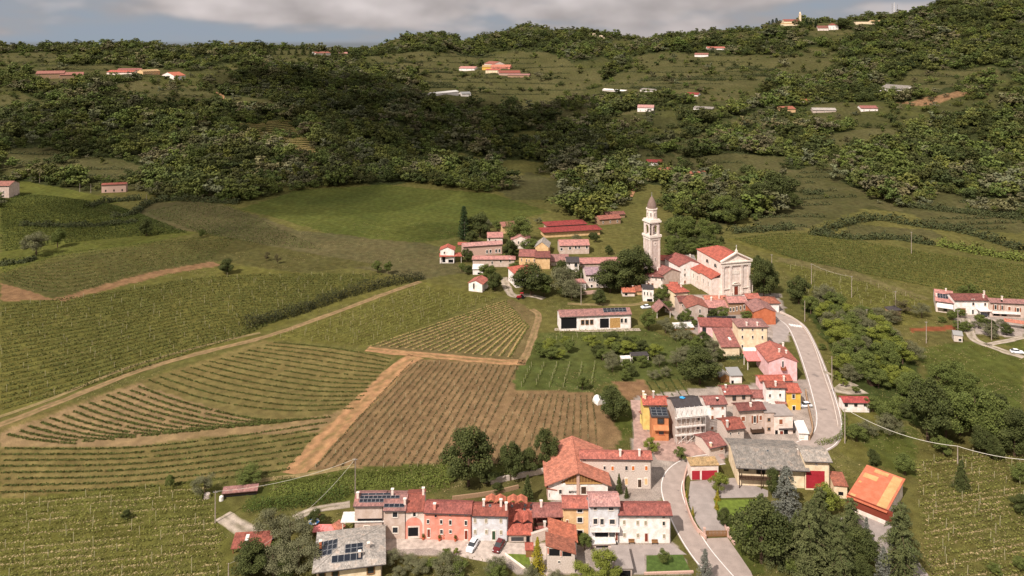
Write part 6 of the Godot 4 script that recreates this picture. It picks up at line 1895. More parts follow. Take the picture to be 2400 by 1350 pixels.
func upper_village():
	zoom(1480, 640, 0.2083)
	house("house", "tall cream house with nine small windows below the orange barn", [1202, 905], [1532, 905], 605, {"ridge": 508, "wall": "cream", "roof": "roof_pink", "type": "hip", "win": [["w", 1247, 636, 24, 24], ["w", 1363, 636, 24, 24], ["w", 1472, 638, 24, 24], ["w", 1247, 720, 22, 36], ["w", 1363, 720, 22, 36], ["w", 1472, 722, 22, 36], ["w", 1247, 825, 22, 36], ["w", 1472, 826, 22, 36], ["a", 1322, 835, 140, 26, "metal_white"]], "chim": [[1295, 590, 1.2], [1415, 590, 1.2]]})
	house("house", "white house with plain dark red roof left of the tall cream house", [1010, 935], [1215, 930], 832, {"ridge": 615, "wall": "cream", "roof": "roof_old", "pitch": 16, "type": "sb", "sky": [[1105, 740, 26, 40, "metal_white"]]})
	house("house", "low pink house with roof terrace and dark railing", [770, 715], [1190, 730], 595, {"type": "sb", "pitch": 12, "depth": 5.0, "wall": "pink", "roof": "roof_old", "win": [["w", 818, 655, 40, 76, "dark"], ["g", 975, 720, 60, 56, "door_brown"]]})
	var t := at([1040, 700])
	var rl := thing("railing", "dark glazed railing of the pink roof terrace", "railing", frame(t + Vector3(0, 5.2, -3.6)))
	for i in 6:
		var b := MB.new()
		b.box(Vector3((i - 2.5) * 2.0, 0.6, 0), Vector3(1.85, 1.2, 0.05))
		part("rail_panel", b.make(M.glass), rl)
	house("barn", "orange gabled barn at the bend of the road", [1377, 580], [1622, 580], 440, {"cat": "barn", "type": "gz", "ridge": 390, "depth": 11.0, "wall": "brick", "roof": "roof_pink"})
	house("house", "grey gabled house with single window among garden trees", [628, 540], [860, 540], 395, {"type": "gz", "ridge": 350, "depth": 11.0, "wall": "grey", "roof": "roof_brown", "win": [["w", 770, 428, 22, 46]]})
	house("house", "stone house with brown-red roof left of the grey gabled one", [535, 460], [720, 455], 325, {"ridge": 252, "wall": "greige", "roof": "roof_old", "win": [["w", 575, 365, 20, 28]]})
	house("house", "low house with broad faded roof below the church", [760, 470], [1085, 470], 390, {"ridge": 300, "wall": "greige", "roof": "roof_pink", "chim": [[895, 310, 1.3]]})
	house("house", "brown stone house with row of pale framed windows under the church", [1090, 470], [1300, 465], 335, {"ridge": 262, "wall": "stone_brown", "roof": "roof_pink", "win": [["w", 1115, 412, 20, 44], ["w", 1150, 408, 20, 44], ["w", 1185, 400, 20, 44], ["w", 1228, 392, 20, 44], ["w", 1268, 382, 22, 44]]})
	house("house", "pale house with salmon roof directly below the church steps", [830, 395], [1080, 395], 305, {"ridge": 250, "wall": "offwhite", "roof": "roof_orange", "chim": [[985, 285, 1.5], [900, 300, 1.2]]})
	house("house", "white house with red roof at the right foot of the church", [1300, 430], [1445, 425], 290, {"ridge": 228, "wall": "white", "roof": "roof_red", "win": [["w", 1320, 320, 20, 30], ["w", 1360, 405, 22, 40]]})
	house("house", "wide house with salmon roof at the upper bend of the road", [1455, 440], [1665, 440], 340, {"ridge": 262, "wall": "white", "roof": "roof_orange", "type": "hip"})
	house("shelter", "tiled pavilion on white posts among the gardens", [285, 510], [440, 505], 440, {"cat": "pavilion", "type": "gz", "ridge": 360, "depth": 7.0, "wall": "trim", "roof": "roof_pink", "open": true, "over": 0.6})
	house("house", "salmon-red house with bright roof left of the church aisle", [435, 335], [520, 340], 155, {"ridge": 95, "wall": "salmon", "roof": "roof_red", "win": [["w", 462, 180, 18, 26], ["w", 462, 250, 18, 30], ["w", 460, 330, 18, 26]]})
	house("house", "cream house with bright red hip roof next to the salmon one", [490, 400], [640, 385], 222, {"ridge": 110, "type": "hip", "wall": "cream", "roof": "roof_red", "win": [["w", 508, 258, 18, 28], ["w", 508, 340, 18, 30]], "chim": [[558, 145, 1.0]]})
	house("house", "white house with flat dark roof below the bell tower", [130, 318], [250, 322], 185, {"type": "flat", "depth": 6.0, "wall": "white", "roof": "roof_dark", "win": [["w", 145, 228, 14, 40], ["w", 180, 232, 14, 40], ["w", 218, 236, 14, 40], ["v", 205, 305, 60, 28]]})
	house("house", "little house with salmon roof at the left edge of the church hill", [-100, 262], [40, 262], 215, {"ridge": 160, "wall": "offwhite", "roof": "roof_orange", "win": [["v", -60, 240, 30, 24]]})
	house("house", "house with salmon roof and chimney left of the white flat-roofed one", [15, 250], [118, 245], 205, {"ridge": 140, "wall": "ochre", "roof": "roof_orange", "chim": [[-40, 175, 1.2, "brick"]]})
	house("shelter", "long white roofed shelter in the gardens", [495, 650], [700, 640], 625, {"cat": "shelter", "type": "sb", "pitch": 12, "depth": 3.4, "wall": "wood", "roof": "metal_white", "over": 0.2})
	# the long white barn
	zoom(700, 650, 0.3333)
	house("barn", "long white barn with pinkish roof, dark opening and wooden doors", [1838, 378], [2338, 358], 278, {"cat": "barn", "ridge": 228, "wall": "white", "roof": "roof_pink", "win": [["v", 1900, 322, 110, 76], ["w", 1997, 316, 24, 30, "wood"], ["w", 2028, 316, 24, 30, "wood"], ["w", 2060, 314, 24, 30, "wood"], ["v", 2150, 322, 64, 66], ["g", 2225, 320, 74, 70, "wood_light"], ["w", 2272, 304, 22, 32], ["w", 2300, 304, 22, 32]], "pv": [[0.62, 0.95, 0.30, 0.98, 6, 2]]})
	# tunnel tent in the garden
	var q := at([2112, 880])
	var b := MB.new()
	for i in 8:
		var a0 := PI * i / 8
		var a1 := PI * (i + 1) / 8
		b.quad(Vector3(cos(a0) * 1.6, sin(a0) * 2.0, 1.5), Vector3(cos(a1) * 1.6, sin(a1) * 2.0, 1.5), Vector3(cos(a1) * 1.6, sin(a1) * 2.0, -1.5), Vector3(cos(a0) * 1.6, sin(a0) * 2.0, -1.5), Vector3(cos(a0), sin(a0), 0))
		b.tri(Vector3(0, 0, 1.5), Vector3(cos(a0) * 1.6, sin(a0) * 2.0, 1.5), Vector3(cos(a1) * 1.6, sin(a1) * 2.0, 1.5), Vector3(0, 0, 1))
	solo("polytunnel", b.make(M.metal_white), "small white polytunnel at the corner of the brown vineyard", "tunnel", frame(q, 0.5))

func hamlet():
	zoom(1020, 530, 0.1259)
	house("house", "little white house with red roof and tall dark door below the hamlet", [625, 1205], [875, 1235], 1060, {"type": "gz", "ridge": 1015, "depth": 8.0, "wall": "white", "roof": "roof_red", "win": [["d", 720, 1115, 36, 110, "black"]], "winr": [["w", 925, 1190, 26, 46], ["w", 985, 1175, 20, 46]]})
	house("house", "house with bright red roof half hidden by the dark hamlet trees", [1500, 1150], [1930, 1100], 900, {"ridge": 715, "wall": "white", "roof": "roof_red", "type": "hip", "win": [["w", 1720, 920, 40, 50]]})
	house("house", "yellow hamlet house with dark red roof, left half", [1560, 760], [1860, 770], 560, {"ridge": 425, "wall": "ochre", "roof": "roof_old", "win": [["w", 1610, 625, 18, 50], ["w", 1700, 635, 18, 46], ["w", 1748, 640, 18, 46], ["w", 1840, 640, 18, 50]]})
	house("house", "yellow hamlet house with dark red roof, right half", [1868, 800], [2140, 800], 585, {"ridge": 462, "wall": "ochre", "roof": "roof_old", "win": [["w", 1985, 600, 18, 24], ["w", 2065, 605, 18, 24]]})
	house("house", "long low house with pink roof in the left of the hamlet", [700, 760], [1480, 760], 620, {"ridge": 545, "wall": "greige", "roof": "roof_pink", "type": "hip", "win": [["w", 1060, 680, 34, 54], ["w", 1220, 650, 40, 54], ["w", 1390, 640, 36, 60], ["w", 1395, 750, 36, 50]]})
	house("house", "pinkish house with white wing at the upper left of the hamlet", [520, 570], [1250, 520], 385, {"ridge": 310, "wall": "stone_pink", "roof": "roof_pink", "win": [["w", 965, 475, 40, 60, "white"], ["w", 1028, 468, 40, 60, "white"], ["w", 1135, 460, 40, 62, "white"], ["w", 1195, 458, 40, 62, "white"]]})
	house("house", "white gabled house at the top of the hamlet", [1420, 420], [1760, 420], 262, {"type": "gz", "ridge": 190, "depth": 9.0, "wall": "offwhite", "roof": "roof_pink", "win": [["w", 1550, 305, 30, 50], ["w", 1620, 298, 30, 50]]})
	house("house", "small white house with pink roof behind the gabled one", [975, 345], [1260, 340], 215, {"ridge": 110, "wall": "offwhite", "roof": "roof_pink", "win": [["w", 1010, 250, 34, 46], ["w", 1125, 280, 34, 60]]})
	house("house", "tiny white house with red roof and open red-tiled porch at the hamlet's left end", [95, 690], [350, 690], 450, {"type": "gz", "ridge": 390, "depth": 6.0, "wall": "white", "roof": "roof_red", "win": [["w", 170, 495, 30, 44], ["v", 160, 620, 60, 110], ["v", 290, 650, 90, 60]]})
	house("lean_to", "red tiled porch of the tiny house", [85, 700], [490, 690], 570, {"cat": "porch", "type": "sb", "pitch": 14, "depth": 2.6, "wall": "trim", "roof": "roof_red", "open": true})
	house("shed", "small red-roofed shed behind the hamlet's left end", [425, 370], [575, 370], 345, {"cat": "shed", "ridge": 295, "wall": "stone_pink", "roof": "roof_red"})
	house("shed", "white garden shed with canopy below the long pink roof", [700, 905], [890, 905], 800, {"cat": "shed", "type": "sb", "pitch": 12, "depth": 4.0, "wall": "white", "roof": "metal_white", "win": [["v", 820, 880, 60, 34]]})
	zoom(1240, 540, 0.1333)
	house("house", "large red hip-roofed farmhouse at the back of the hamlet", [270, 130], [1250, 75], 30, {"type": "hip", "ridge": -78, "wall": "ochre", "roof": "roof_vivid", "over": 1.2, "pitch": 14})
	house("house", "upper red roof of the farmhouse at the back of the hamlet", [330, 20], [1000, -20], -80, {"type": "hip", "ridge": -178, "wall": "stone_pink", "roof": "roof_vivid", "over": 1.0, "pitch": 15})
	house("house", "brown-roofed outbuilding left of the red farmhouse", [-470, 60], [-230, 40], -60, {"ridge": -150, "wall": "ochre", "roof": "roof_brown"})
	house("house", "pink-roofed row house with white windows at the right of the hamlet", [540, 420], [1060, 410], 270, {"ridge": 160, "wall": "greige", "roof": "roof_pink", "win": [["w", 570, 330, 50, 46, "white"], ["w", 720, 315, 50, 46, "white"], ["w", 820, 300, 44, 50, "white"], ["w", 880, 298, 40, 50, "white"], ["w", 1015, 295, 46, 46, "white"]]})
	house("house", "yellow gabled house with grey roof at the middle of the hamlet", [110, 420], [340, 430], 290, {"type": "gz", "ridge": 205, "depth": 10.0, "wall": "ochre", "roof": "roof_grey"})
	house("house", "white house with grey-pink roof in front of the pink row", [380, 620], [700, 620], 545, {"ridge": 415, "wall": "grey", "roof": "roof_pink"})
	house("house", "white house with dark roof between the hamlet trees", [660, 730], [880, 730], 560, {"ridge": 460, "wall": "white", "roof": "roof_dark", "win": [["w", 705, 590, 36, 40], ["w", 825, 610, 70, 70]]})
	house("hall", "grey hall with long pale roof beside the dark trees", [900, 640], [1700, 620], 590, {"cat": "hall", "ridge": 480, "wall": "greige", "roof": "roof_pink", "pitch": 12})
	house("hall", "pinkish hall with lilac roof and ribbon of square windows", [1000, 1010], [1480, 1000], 780, {"cat": "hall", "ridge": 640, "wall": "church", "roof": "roof_violet", "win": [["w", 1065, 870, 38, 56, "white"], ["w", 1105, 868, 36, 54, "white"], ["w", 1148, 866, 36, 54, "white"], ["w", 1190, 864, 36, 54, "white"], ["w", 1232, 862, 36, 54, "white"], ["w", 1100, 980, 46, 50, "white"], ["w", 1200, 960, 44, 40, "white"]]})
	house("house", "low white annex with terrace left of the lilac-roofed hall", [745, 1060], [1000, 1040], 950, {"type": "flat", "depth": 6.0, "wall": "white", "roof": "roof_pink", "win": [["v", 830, 975, 40, 20], ["v", 920, 970, 40, 20]]})

func farm():
	zoom(1980, 600, 0.2222)
	house("house", "farmhouse with solar panel and pink roof at the right edge", [960, 585], [1150, 612], 470, {"ridge": 345, "wall": "offwhite", "roof": "roof_pink", "over": 0.8, "pitch": 17, "win": [["a", 1055, 492, 130, 40, "metal_white"], ["w", 1060, 560, 40, 40]], "pv": [[0.12, 0.72, 0.2, 0.62, 4, 2]], "chim": [[955, 420, 1.0], [1065, 360, 1.0]]})
	house("house", "white middle wing of the right farm with wooden door", [1155, 620], [1530, 622], 468, {"ridge": 392, "wall": "white", "roof": "roof_old", "win": [["g", 1245, 580, 58, 60, "wood"], ["w", 1355, 505, 28, 32], ["w", 1480, 510, 26, 32], ["w", 1350, 590, 24, 50], ["w", 1355, 460, 30, 12], ["w", 1480, 474, 30, 12]], "chim": [[1462, 440, 1.3], [1540, 400, 1.4]]})
	house("house", "right wing of the farm with long balcony and brown shutters", [1535, 640], [2000, 660], 490, {"ridge": 440, "wall": "greige", "roof": "roof_pink", "win": [["o", 1590, 540, 26, 50, "shutter_brown"], ["o", 1660, 545, 20, 50, "shutter_brown"], ["s", 1735, 555, 32, 44, "shutter_brown"], ["o", 1825, 570, 30, 46, "shutter_brown"], ["b", 1690, 575, 270, 50, "white"], ["v", 1600, 610, 60, 40], ["v", 1680, 620, 50, 30]], "chim": [[1640, 430, 1.2], [1655, 480, 0.8, "dark"]]})
	house("shed", "open shed with orange roof at the right farm", [1690, 755], [2000, 800], 690, {"cat": "shed", "ridge": 655, "type": "sb", "pitch": 14, "wall": "wood", "roof": "roof_orange", "open": true})
	house("house", "grey lean-to garage of the right farm", [1425, 640], [1540, 640], 585, {"cat": "garage", "type": "sb", "pitch": 8, "depth": 5.0, "wall": "white", "roof": "metal_white", "open": true})
	house("hut", "grey stone hut on the meadow below the poles", [485, 630], [590, 615], 585, {"cat": "hut", "type": "sb", "pitch": 8, "depth": 3.0, "wall": "stone_brown", "roof": "roof_dark"})
	house("hut", "stone electricity hut with metal roof by the farm drive", [1150, 900], [1242, 912], 835, {"cat": "hut", "type": "gx", "depth": 4.2, "wall": "stone", "roof": "metal_grey", "over": 0.2, "win": [["w", 1215, 885, 34, 30]]})

func far_houses():
	zoom(0, 0, 1)
	var W := [["w", "trim", [0], 3]]
	var W2 := [["w", "trim", [0, 1], 3]]
	for e in [
		["small brick house with red roof at the edge of the left woods", [238,452], [296,450], 434, {"ridge": 429, "wall": "stone_pink", "roof": "roof_red", "auto": [["w", "dark", [0], 3]]}],
		["white house cut by the left edge above the terraces", [-60,464], [22,464], 436, {"ridge": 424, "wall": "greige", "roof": "roof_brown", "auto": W2}],
		["long brown-roofed farm on the left hill", [84,183], [150,183], 173, {"ridge": 166, "wall": "stone_brown", "roof": "roof_brown", "auto": W}],
		["second brown farm building on the left hill", [140,186], [195,186], 176, {"ridge": 169, "wall": "stone_brown", "roof": "roof_brown", "auto": W}],
		["long low red-roofed house on the left hill", [250,174], [310,174], 169, {"ridge": 164, "wall": "offwhite", "roof": "roof_red", "auto": W}],
		["red-roofed house row in the middle of the left hill", [275,170], [330,168], 164, {"ridge": 160, "wall": "stone_pink", "roof": "roof_old"}],
		["ochre house with golden roof on the left hill", [335,175], [375,175], 168, {"ridge": 163, "wall": "ochre", "roof": "roof_tan", "auto": W}],
		["white house with bright orange roof on the left hill", [408,187], [435,187], 178, {"ridge": 169, "wall": "white", "roof": "roof_orange", "auto": W2}],
		["pale house among conifers on the left skyline", [740,131], [775,131], 125, {"ridge": 121, "wall": "white", "roof": "roof_brown", "auto": W}],
		["small white house on the skyline above the dark valley", [795,131], [815,131], 126, {"ridge": 122, "wall": "white", "roof": "roof_pink"}],
		["white farmhouse at the left of the hilltop hamlet", [1075,165], [1112,165], 160, {"ridge": 155, "wall": "white", "roof": "roof_pink", "auto": W}],
		["yellow house in the hilltop hamlet", [1130,164], [1150,163], 157, {"ridge": 152, "wall": "yellow", "roof": "roof_tan", "auto": W}],
		["upper house with grey roof in the hilltop hamlet", [1135,155], [1158,155], 149, {"ridge": 143, "wall": "offwhite", "roof": "roof_brown"}],
		["salmon house with long red roof in the hilltop hamlet", [1150,163], [1195,162], 157, {"ridge": 151, "wall": "salmon", "roof": "roof_orange", "auto": W}],
		["cream tower house in the hilltop hamlet", [1138,173], [1172,172], 164, {"ridge": 161, "wall": "cream", "roof": "roof_red", "auto": W2}],
		["low red roof at the right of the hilltop hamlet", [1170,176], [1220,175], 171, {"ridge": 165, "wall": "stone_pink", "roof": "roof_red"}],
		["lowest house of the hilltop hamlet", [1190,181], [1240,181], 176, {"ridge": 172, "wall": "stone_brown", "roof": "roof_pink"}],
		["long white greenhouse shed at the edge of the cloud shadow", [1012,226], [1075,224], 221, {"ridge": 217, "wall": "white", "roof": "metal_white"}],
		["small white shed next to the long greenhouse shed", [1082,226], [1104,226], 220, {"ridge": 215, "wall": "white", "roof": "metal_grey"}],
		["white house among terraces in the centre right", [1412,213], [1465,213], 210, {"ridge": 207, "wall": "white", "roof": "metal_white"}],
		["pale shed on the right terraces", [1500,215], [1530,215], 210, {"ridge": 206, "wall": "white", "roof": "roof_grey"}],
		["small white house with red roof on the right terraces", [1608,226], [1636,226], 221, {"ridge": 216, "wall": "white", "roof": "roof_vivid"}],
		["white house below the right terraces", [1494,262], [1532,260], 252, {"ridge": 245, "wall": "white", "roof": "roof_pink", "auto": W}],
		["white farmhouse with pale roof on the right slope", [1625,258], [1670,257], 253, {"ridge": 248, "wall": "white", "roof": "roof_grey", "auto": W}],
		["white house with red roof on the upper terraces", [1658,118], [1700,117], 113, {"ridge": 109, "wall": "white", "roof": "roof_red", "auto": W}],
		["low white house on the upper terraces", [1628,133], [1660,132], 128, {"ridge": 124, "wall": "white", "roof": "roof_brown"}],
		["white villa with many gables on the right slope", [2062,215], [2118,213], 206, {"ridge": 197, "wall": "white", "roof": "roof_grey", "auto": [["w", "trim", [0], 5]]}],
		["orange-roofed cottage on the right slope", [1832,263], [1865,263], 256, {"ridge": 249, "wall": "ochre", "roof": "roof_orange"}],
		["small orange roof above the cottage on the right slope", [1875,240], [1898,240], 236, {"ridge": 231, "wall": "offwhite", "roof": "roof_orange"}],
		["grey barn on the right slope", [1905,265], [1960,262], 258, {"ridge": 252, "wall": "grey", "roof": "roof_grey", "auto": W}],
		["white cottage with pink roof on the right slope", [2018,262], [2058,260], 254, {"ridge": 247, "wall": "white", "roof": "roof_old", "auto": W}],
		["white house with dark red roof behind the bell tower", [1516,388], [1552,388], 380, {"ridge": 373, "wall": "white", "roof": "roof_vivid", "auto": W}],
		["ochre house with orange roof behind the bell tower", [1548,412], [1590,410], 400, {"ridge": 392, "wall": "ochre", "roof": "roof_orange", "auto": W}],
		["long low red-roofed shed behind the bell tower", [1600,414], [1655,412], 408, {"ridge": 402, "wall": "ochre", "roof": "roof_orange"}],
		["grey farm building above the red farmhouse", [1405,528], [1455,524], 515, {"ridge": 505, "wall": "stone_brown", "roof": "roof_brown", "auto": W}],
		["second grey farm building above the red farmhouse", [1420,512], [1465,510], 504, {"ridge": 496, "wall": "stone_brown", "roof": "roof_brown"}],
		["white house with red hip roof on the right skyline", [1942,70], [1965,69], 59, {"type": "hip", "ridge": 52, "wall": "white", "roof": "roof_red", "auto": W2}],
		["pale house with dark roof next to the skyline house", [1917,72], [1942,72], 66, {"ridge": 60, "wall": "offwhite", "roof": "roof_brown", "auto": W}],
		["long flat pale building on the right skyline", [2006,58], [2050,57], 51, {"type": "flat", "depth": 12.0, "wall": "cream", "roof": "roof_brown"}],
		["pale building with tan roof below the masts", [2045,57], [2075,55], 50, {"ridge": 47, "wall": "cream", "roof": "roof_tan"}]]:
		house("house", e[0], e[1], e[2], e[3], e[4])
	var ch := house("church", "cream hilltop church with red roof on the right skyline", [1838,60], [1873,58], 50, {"cat": "church", "ridge": 45, "wall": "cream", "roof": "roof_red", "auto": [["w", "trim", [0], 4]]})
	house("", "", [1830,62], [1880,61], 56, {"into": ch.root, "type": "sb", "depth": 6.0, "pitch": 16, "wall": "cream", "roof": "roof_tan"})
	var c: Vector3 = ch.xf * Vector3(ch.L + 2.5, 0, -3)
	var top := row_height(-c.z, 28.0) - c.y
	var b := MB.new()
	b.box(Vector3(0, top * 0.4, 0), Vector3(3.6, top * 0.8, 3.6)); b.box(Vector3(0, top * 0.81, 0), Vector3(4.4, 0.6, 4.4)); b.box(Vector3(0, top * 0.87, 0), Vector3(3.0, top * 0.12, 3.0)); b.frustum(Vector3(0, top * 0.93, 0), top * 0.1, 1.8, 0.0, 8)
	solo("bell_tower", b.make(M.cream), "slim cream bell tower of the hilltop church", "tower", frame(c))
	for e in [[2096, 33, 6], [2091, 34, 8], [2103, 34, 10]]:
		var p := at([e[0], e[1]])
		var h := row_height(-p.z, e[2]) - p.y
		var m := MB.new()
		for k in 3:
			var a := TAU * k / 3
			m.tube(Vector3(cos(a) * 1.3, 0, sin(a) * 1.3), Vector3(cos(a) * 0.4, h, sin(a) * 0.4), 0.22, 0.16, 4)
		for k in 8:
			var t0 := k / 8.0
			for s in 3:
				var a := TAU * s / 3
				var a2 := TAU * (s + 1) / 3
				var r0 := lerpf(1.3, 0.4, t0)
				var r1 := lerpf(1.3, 0.4, t0 + 0.125)
				m.tube(Vector3(cos(a) * r0, h * t0, sin(a) * r0), Vector3(cos(a2) * r1, h * (t0 + 0.125), sin(a2) * r1), 0.09, 0.09, 3)
		solo("radio_mast", m.make(M.metal_white if e[0] == 2096 else M.metal_grey), {2096: "white lattice radio mast on the right skyline", 2091: "thin dark mast left of the white one", 2103: "thin dark mast right of the white one"}[e[0]], "mast", frame(p))
	for e in [[[1388, 84], "left patch"], [[1408, 89], "right patch"]]:
		var m := MB.new()
		for i in 9:
			var a := rng.randf() * TAU
			m.frustum(Vector3(cos(a) * rng.randf_range(1, 9), rng.randf_range(-2, 1), sin(a) * 5), rng.randf_range(3, 7), rng.randf_range(2.5, 4.5), rng.randf_range(1.0, 2.5), 6, a)
		var g := at(e[0])
		solo("rock_face", m.make(M.rock), "bare pale rock scar in the wooded hilltop, " + e[1], "rock", frame(g))
		keep.append([g.x, g.z + 8.0, 14.0])

func grove(px: Array, spacing: float, kinds: Array, h0: float, h1: float, label: String, group: String, wide := 1.0, called := "tree"):
	var w := PackedVector2Array()
	var r := Rect2()
	for i in px.size():
		var q := at(px[i])
		w.append(Vector2(q.x, q.z))
		if i == 0: r = Rect2(w[0], Vector2.ZERO)
		else: r = r.expand(w[i])
	var y := r.position.y
	while y < r.end.y:
		var x := r.position.x
		while x < r.end.x:
			var p := Vector2(x + rng.randf_range(-0.4, 0.4) * spacing, y + rng.randf_range(-0.4, 0.4) * spacing)
			x += spacing
			if not Geometry2D.is_point_in_polygon(p, w) or blocked(p.x, p.y, 0.45): continue
			tree_at(kinds[rng.randi() % kinds.size()], g3(p.x, p.y), rng.randf_range(h0, h1), label, group, wide * rng.randf_range(0.85, 1.2), called)
		y += spacing
func blocked(x: float, z: float, k := 1.0) -> bool:
	for e in keep:
		var dx: float = x - e[0]
		var dz: float = z - e[1]
		if dx * dx + dz * dz < e[2] * e[2] * k: return true
	return false
func near_trees():
	zoom(1020, 1000, 0.2593)
	tree("deep", [300, 535], 10, "tall dark tree, biggest of those below the brown vineyard", "", 1.05)
	tree("deep", [470, 520], 330, "dark bushy tree leaning on the tallest dark tree", "", 1.3)
	tree("deep", [680, 485], 150, "middle-sized dark tree between the two tall dark ones", "", 1.0)
	tree("deep", [850, 430], 200, "small green tree left of the second tall dark tree", "", 1.1)
	tree("deep", [1010, 400], 30, "second tall dark tree, right one below the brown vineyard", "", 0.85)
	tree("spruce", [835, 680], 425, "dark spruce in the terraced garden behind the red roofs", "", 1.1)
	tree("spruce", [1662, 600], 415, "slim spruce in front of the long stone house", "", 1.0)
	tree("spruce", [1730, 640], 540, "small dark conifer at the corner of the pink-roofed white house", "", 1.2)
	tree("gold", [925, 1320], 985, "golden yellow conifer beside the stone shed", "", 0.95)
	tree("deep", [900, 1345], 1250, "dark bush under the golden conifer", "", 1.4, "bush")
	tree("green", [1350, 1120], 968, "round green bush in the yard of the ochre house", "", 1.1, "bush")
	tree("bright", [1545, 1400], 1140, "bright leafy tree at the bottom edge before the white house", "", 1.35)
	tree("bright", [1340, 1420], 1245, "yellow-green shrub at the bottom edge left of the leafy tree", "", 1.5)
	tree("green", [2060, 1238], 1118, "little tree in the middle of the square lawn", "", 1.1)
	tree("olive", [550, 1350], 1185, "grey-green olive at the edge of the gravel yard", "", 1.2)
	tree("olive", [110, 1350], 1165, "grey-green olive left of the cars at the bottom edge", "", 1.4)
	tree("green", [110, 1190], 1100, "round green shrub at the edge of the gravel yard", "", 1.3, "bush")
	tree("bright", [190, 1165], 1100, "small yellow-green ball shrub next to the round one", "", 1.0, "bush")
	tree("olive", [870, 1375], 1280, "pale olive bush at the bottom edge near the kerb", "", 1.8, "bush")
	tree("olive", [1080, 1380], 1300, "pale olive bush below the stone shed", "", 1.8, "bush")
	tree("bright", [1955, 245], 105, "bright bush at the corner of the paved yard", "", 1.2, "bush")
	tree("green", [2222, 310], 180, "clipped round shrub in the paved yard", "", 1.0, "bush")
	tree("deep", [560, 600], 510, "dark shrub on the terraces behind the red roofs", "", 1.4, "bush")
	zoom(1580, 980, 0.2741)
	tree("bright", [380, 645], 470, "bright round tree in front of the red garage", "", 1.1)
	tree("gold", [370, 700], 612, "small golden shrub under the bright round tree", "", 1.3, "bush")
	tree("gold", [362, 775], 705, "lower golden shrub at the lawn corner", "", 1.3, "bush")
	tree("deep", [430, 925], 775, "dark shrub by the wooden gate", "", 1.1, "bush")
	tree("gold", [105, 705], 615, "golden column shrub on the curved stone wall", "", 0.7, "bush")
	tree("gold", [160, 840], 750, "second golden column shrub on the curved stone wall", "", 0.8, "bush")
	tree("blue", [960, 830], 395, "blue-grey spruce in front of the big grey house", "", 0.95)
	tree("deep", [855, 680], 440, "dark green tree behind the blue-grey spruce", "", 0.8)
	tree("bright", [1300, 850], 575, "yellow-green tree beside the red garage door", "", 1.15)
	tree("deep", [745, 1240], 715, "broad dark pine with bare trunk on the lawn", "", 1.1)
	tree("cedar", [1150, 1350], 690, "huge drooping cedar in the lower right garden", "", 1.05)
	tree("cedar", [1410, 1420], 945, "lighter cedar in front of the huge one", "", 1.1)
	tree("cedar", [1240, 1180], 760, "dark cedar between the huge one and the blue spruce", "", 1.0)
	tree("greyfir", [1645, 1150], 830, "thin grey fir below the orange shed", "", 1.0)
	tree("cedar", [1945, 1400], 690, "tall ragged deodar right of the orange shed", "", 0.95)
	tree("greyfir", [1790, 1420], 1080, "grey fir at the foot of the ragged deodar", "", 1.2)
	tree("greyfir", [265, 1420], 1105, "grey cedar on the lower drive", "", 1.3)
	tree("deep", [1705, 410], 270, "dark tree on the lawn right of the grey roof", "", 1.0)
	tree("green", [1965, 485], 310, "leafy tree above the orange shed", "", 1.1)
	tree("green", [1560, 200], 60, "bushy tree below the white roadside house", "", 1.6)
	tree("green", [1010, 1330], 1200, "young tree at the bottom edge under the pine", "", 1.4)
	tree("deep", [1600, 1380], 1200, "dark undergrowth tree between the cedars", "", 1.3)
	zoom(1800, 850, 0.3704)
	tree("green", [765, 415], 235, "single tree on the meadow right of the white roadside house", "", 1.0)
	tree("spruce", [1225, 800], 605, "lone dark spruce in the lower right vineyard", "", 1.2)
	tree("spruce", [665, 640], 545, "small dark conifer above the orange shed", "", 1.2)
	tree("green", [870, 710], 585, "green tree at the upper corner of the orange shed", "", 1.2)
	tree("green", [1110, 580], 470, "tree at the head of the lower right vineyard", "", 1.3)
	tree("deep", [1010, 500], 110, "tallest tree of the grove right of the overhead wire", "", 0.95)
	for e in [[1125, 500, 190], [1215, 460, 180], [1310, 500, 165], [1390, 500, 190], [1470, 540, 250], [1560, 600, 300], [1340, 580, 400], [1440, 620, 470]]:
		tree("deep" if e[0] % 4 == 0 else "green", [e[0], e[1]], e[2], "leafy tree of the grove along the dark green field", "grove along the dark green field", 0.95)
	tree("green", [1590, 760], 640, "tree at the right edge above the lower right vineyard", "", 1.2)
	tree("deep", [1600, 960], 840, "dark tree cut by the right edge in the vineyard", "", 1.2)
	tree("green", [1440, 1340], 1270, "small bush at the bottom of the lower right vineyard", "", 1.4, "bush")
	tree("green", [1600, 1320], 1230, "tree cut by the lower right corner", "", 1.3)
	zoom(0, 0, 1)
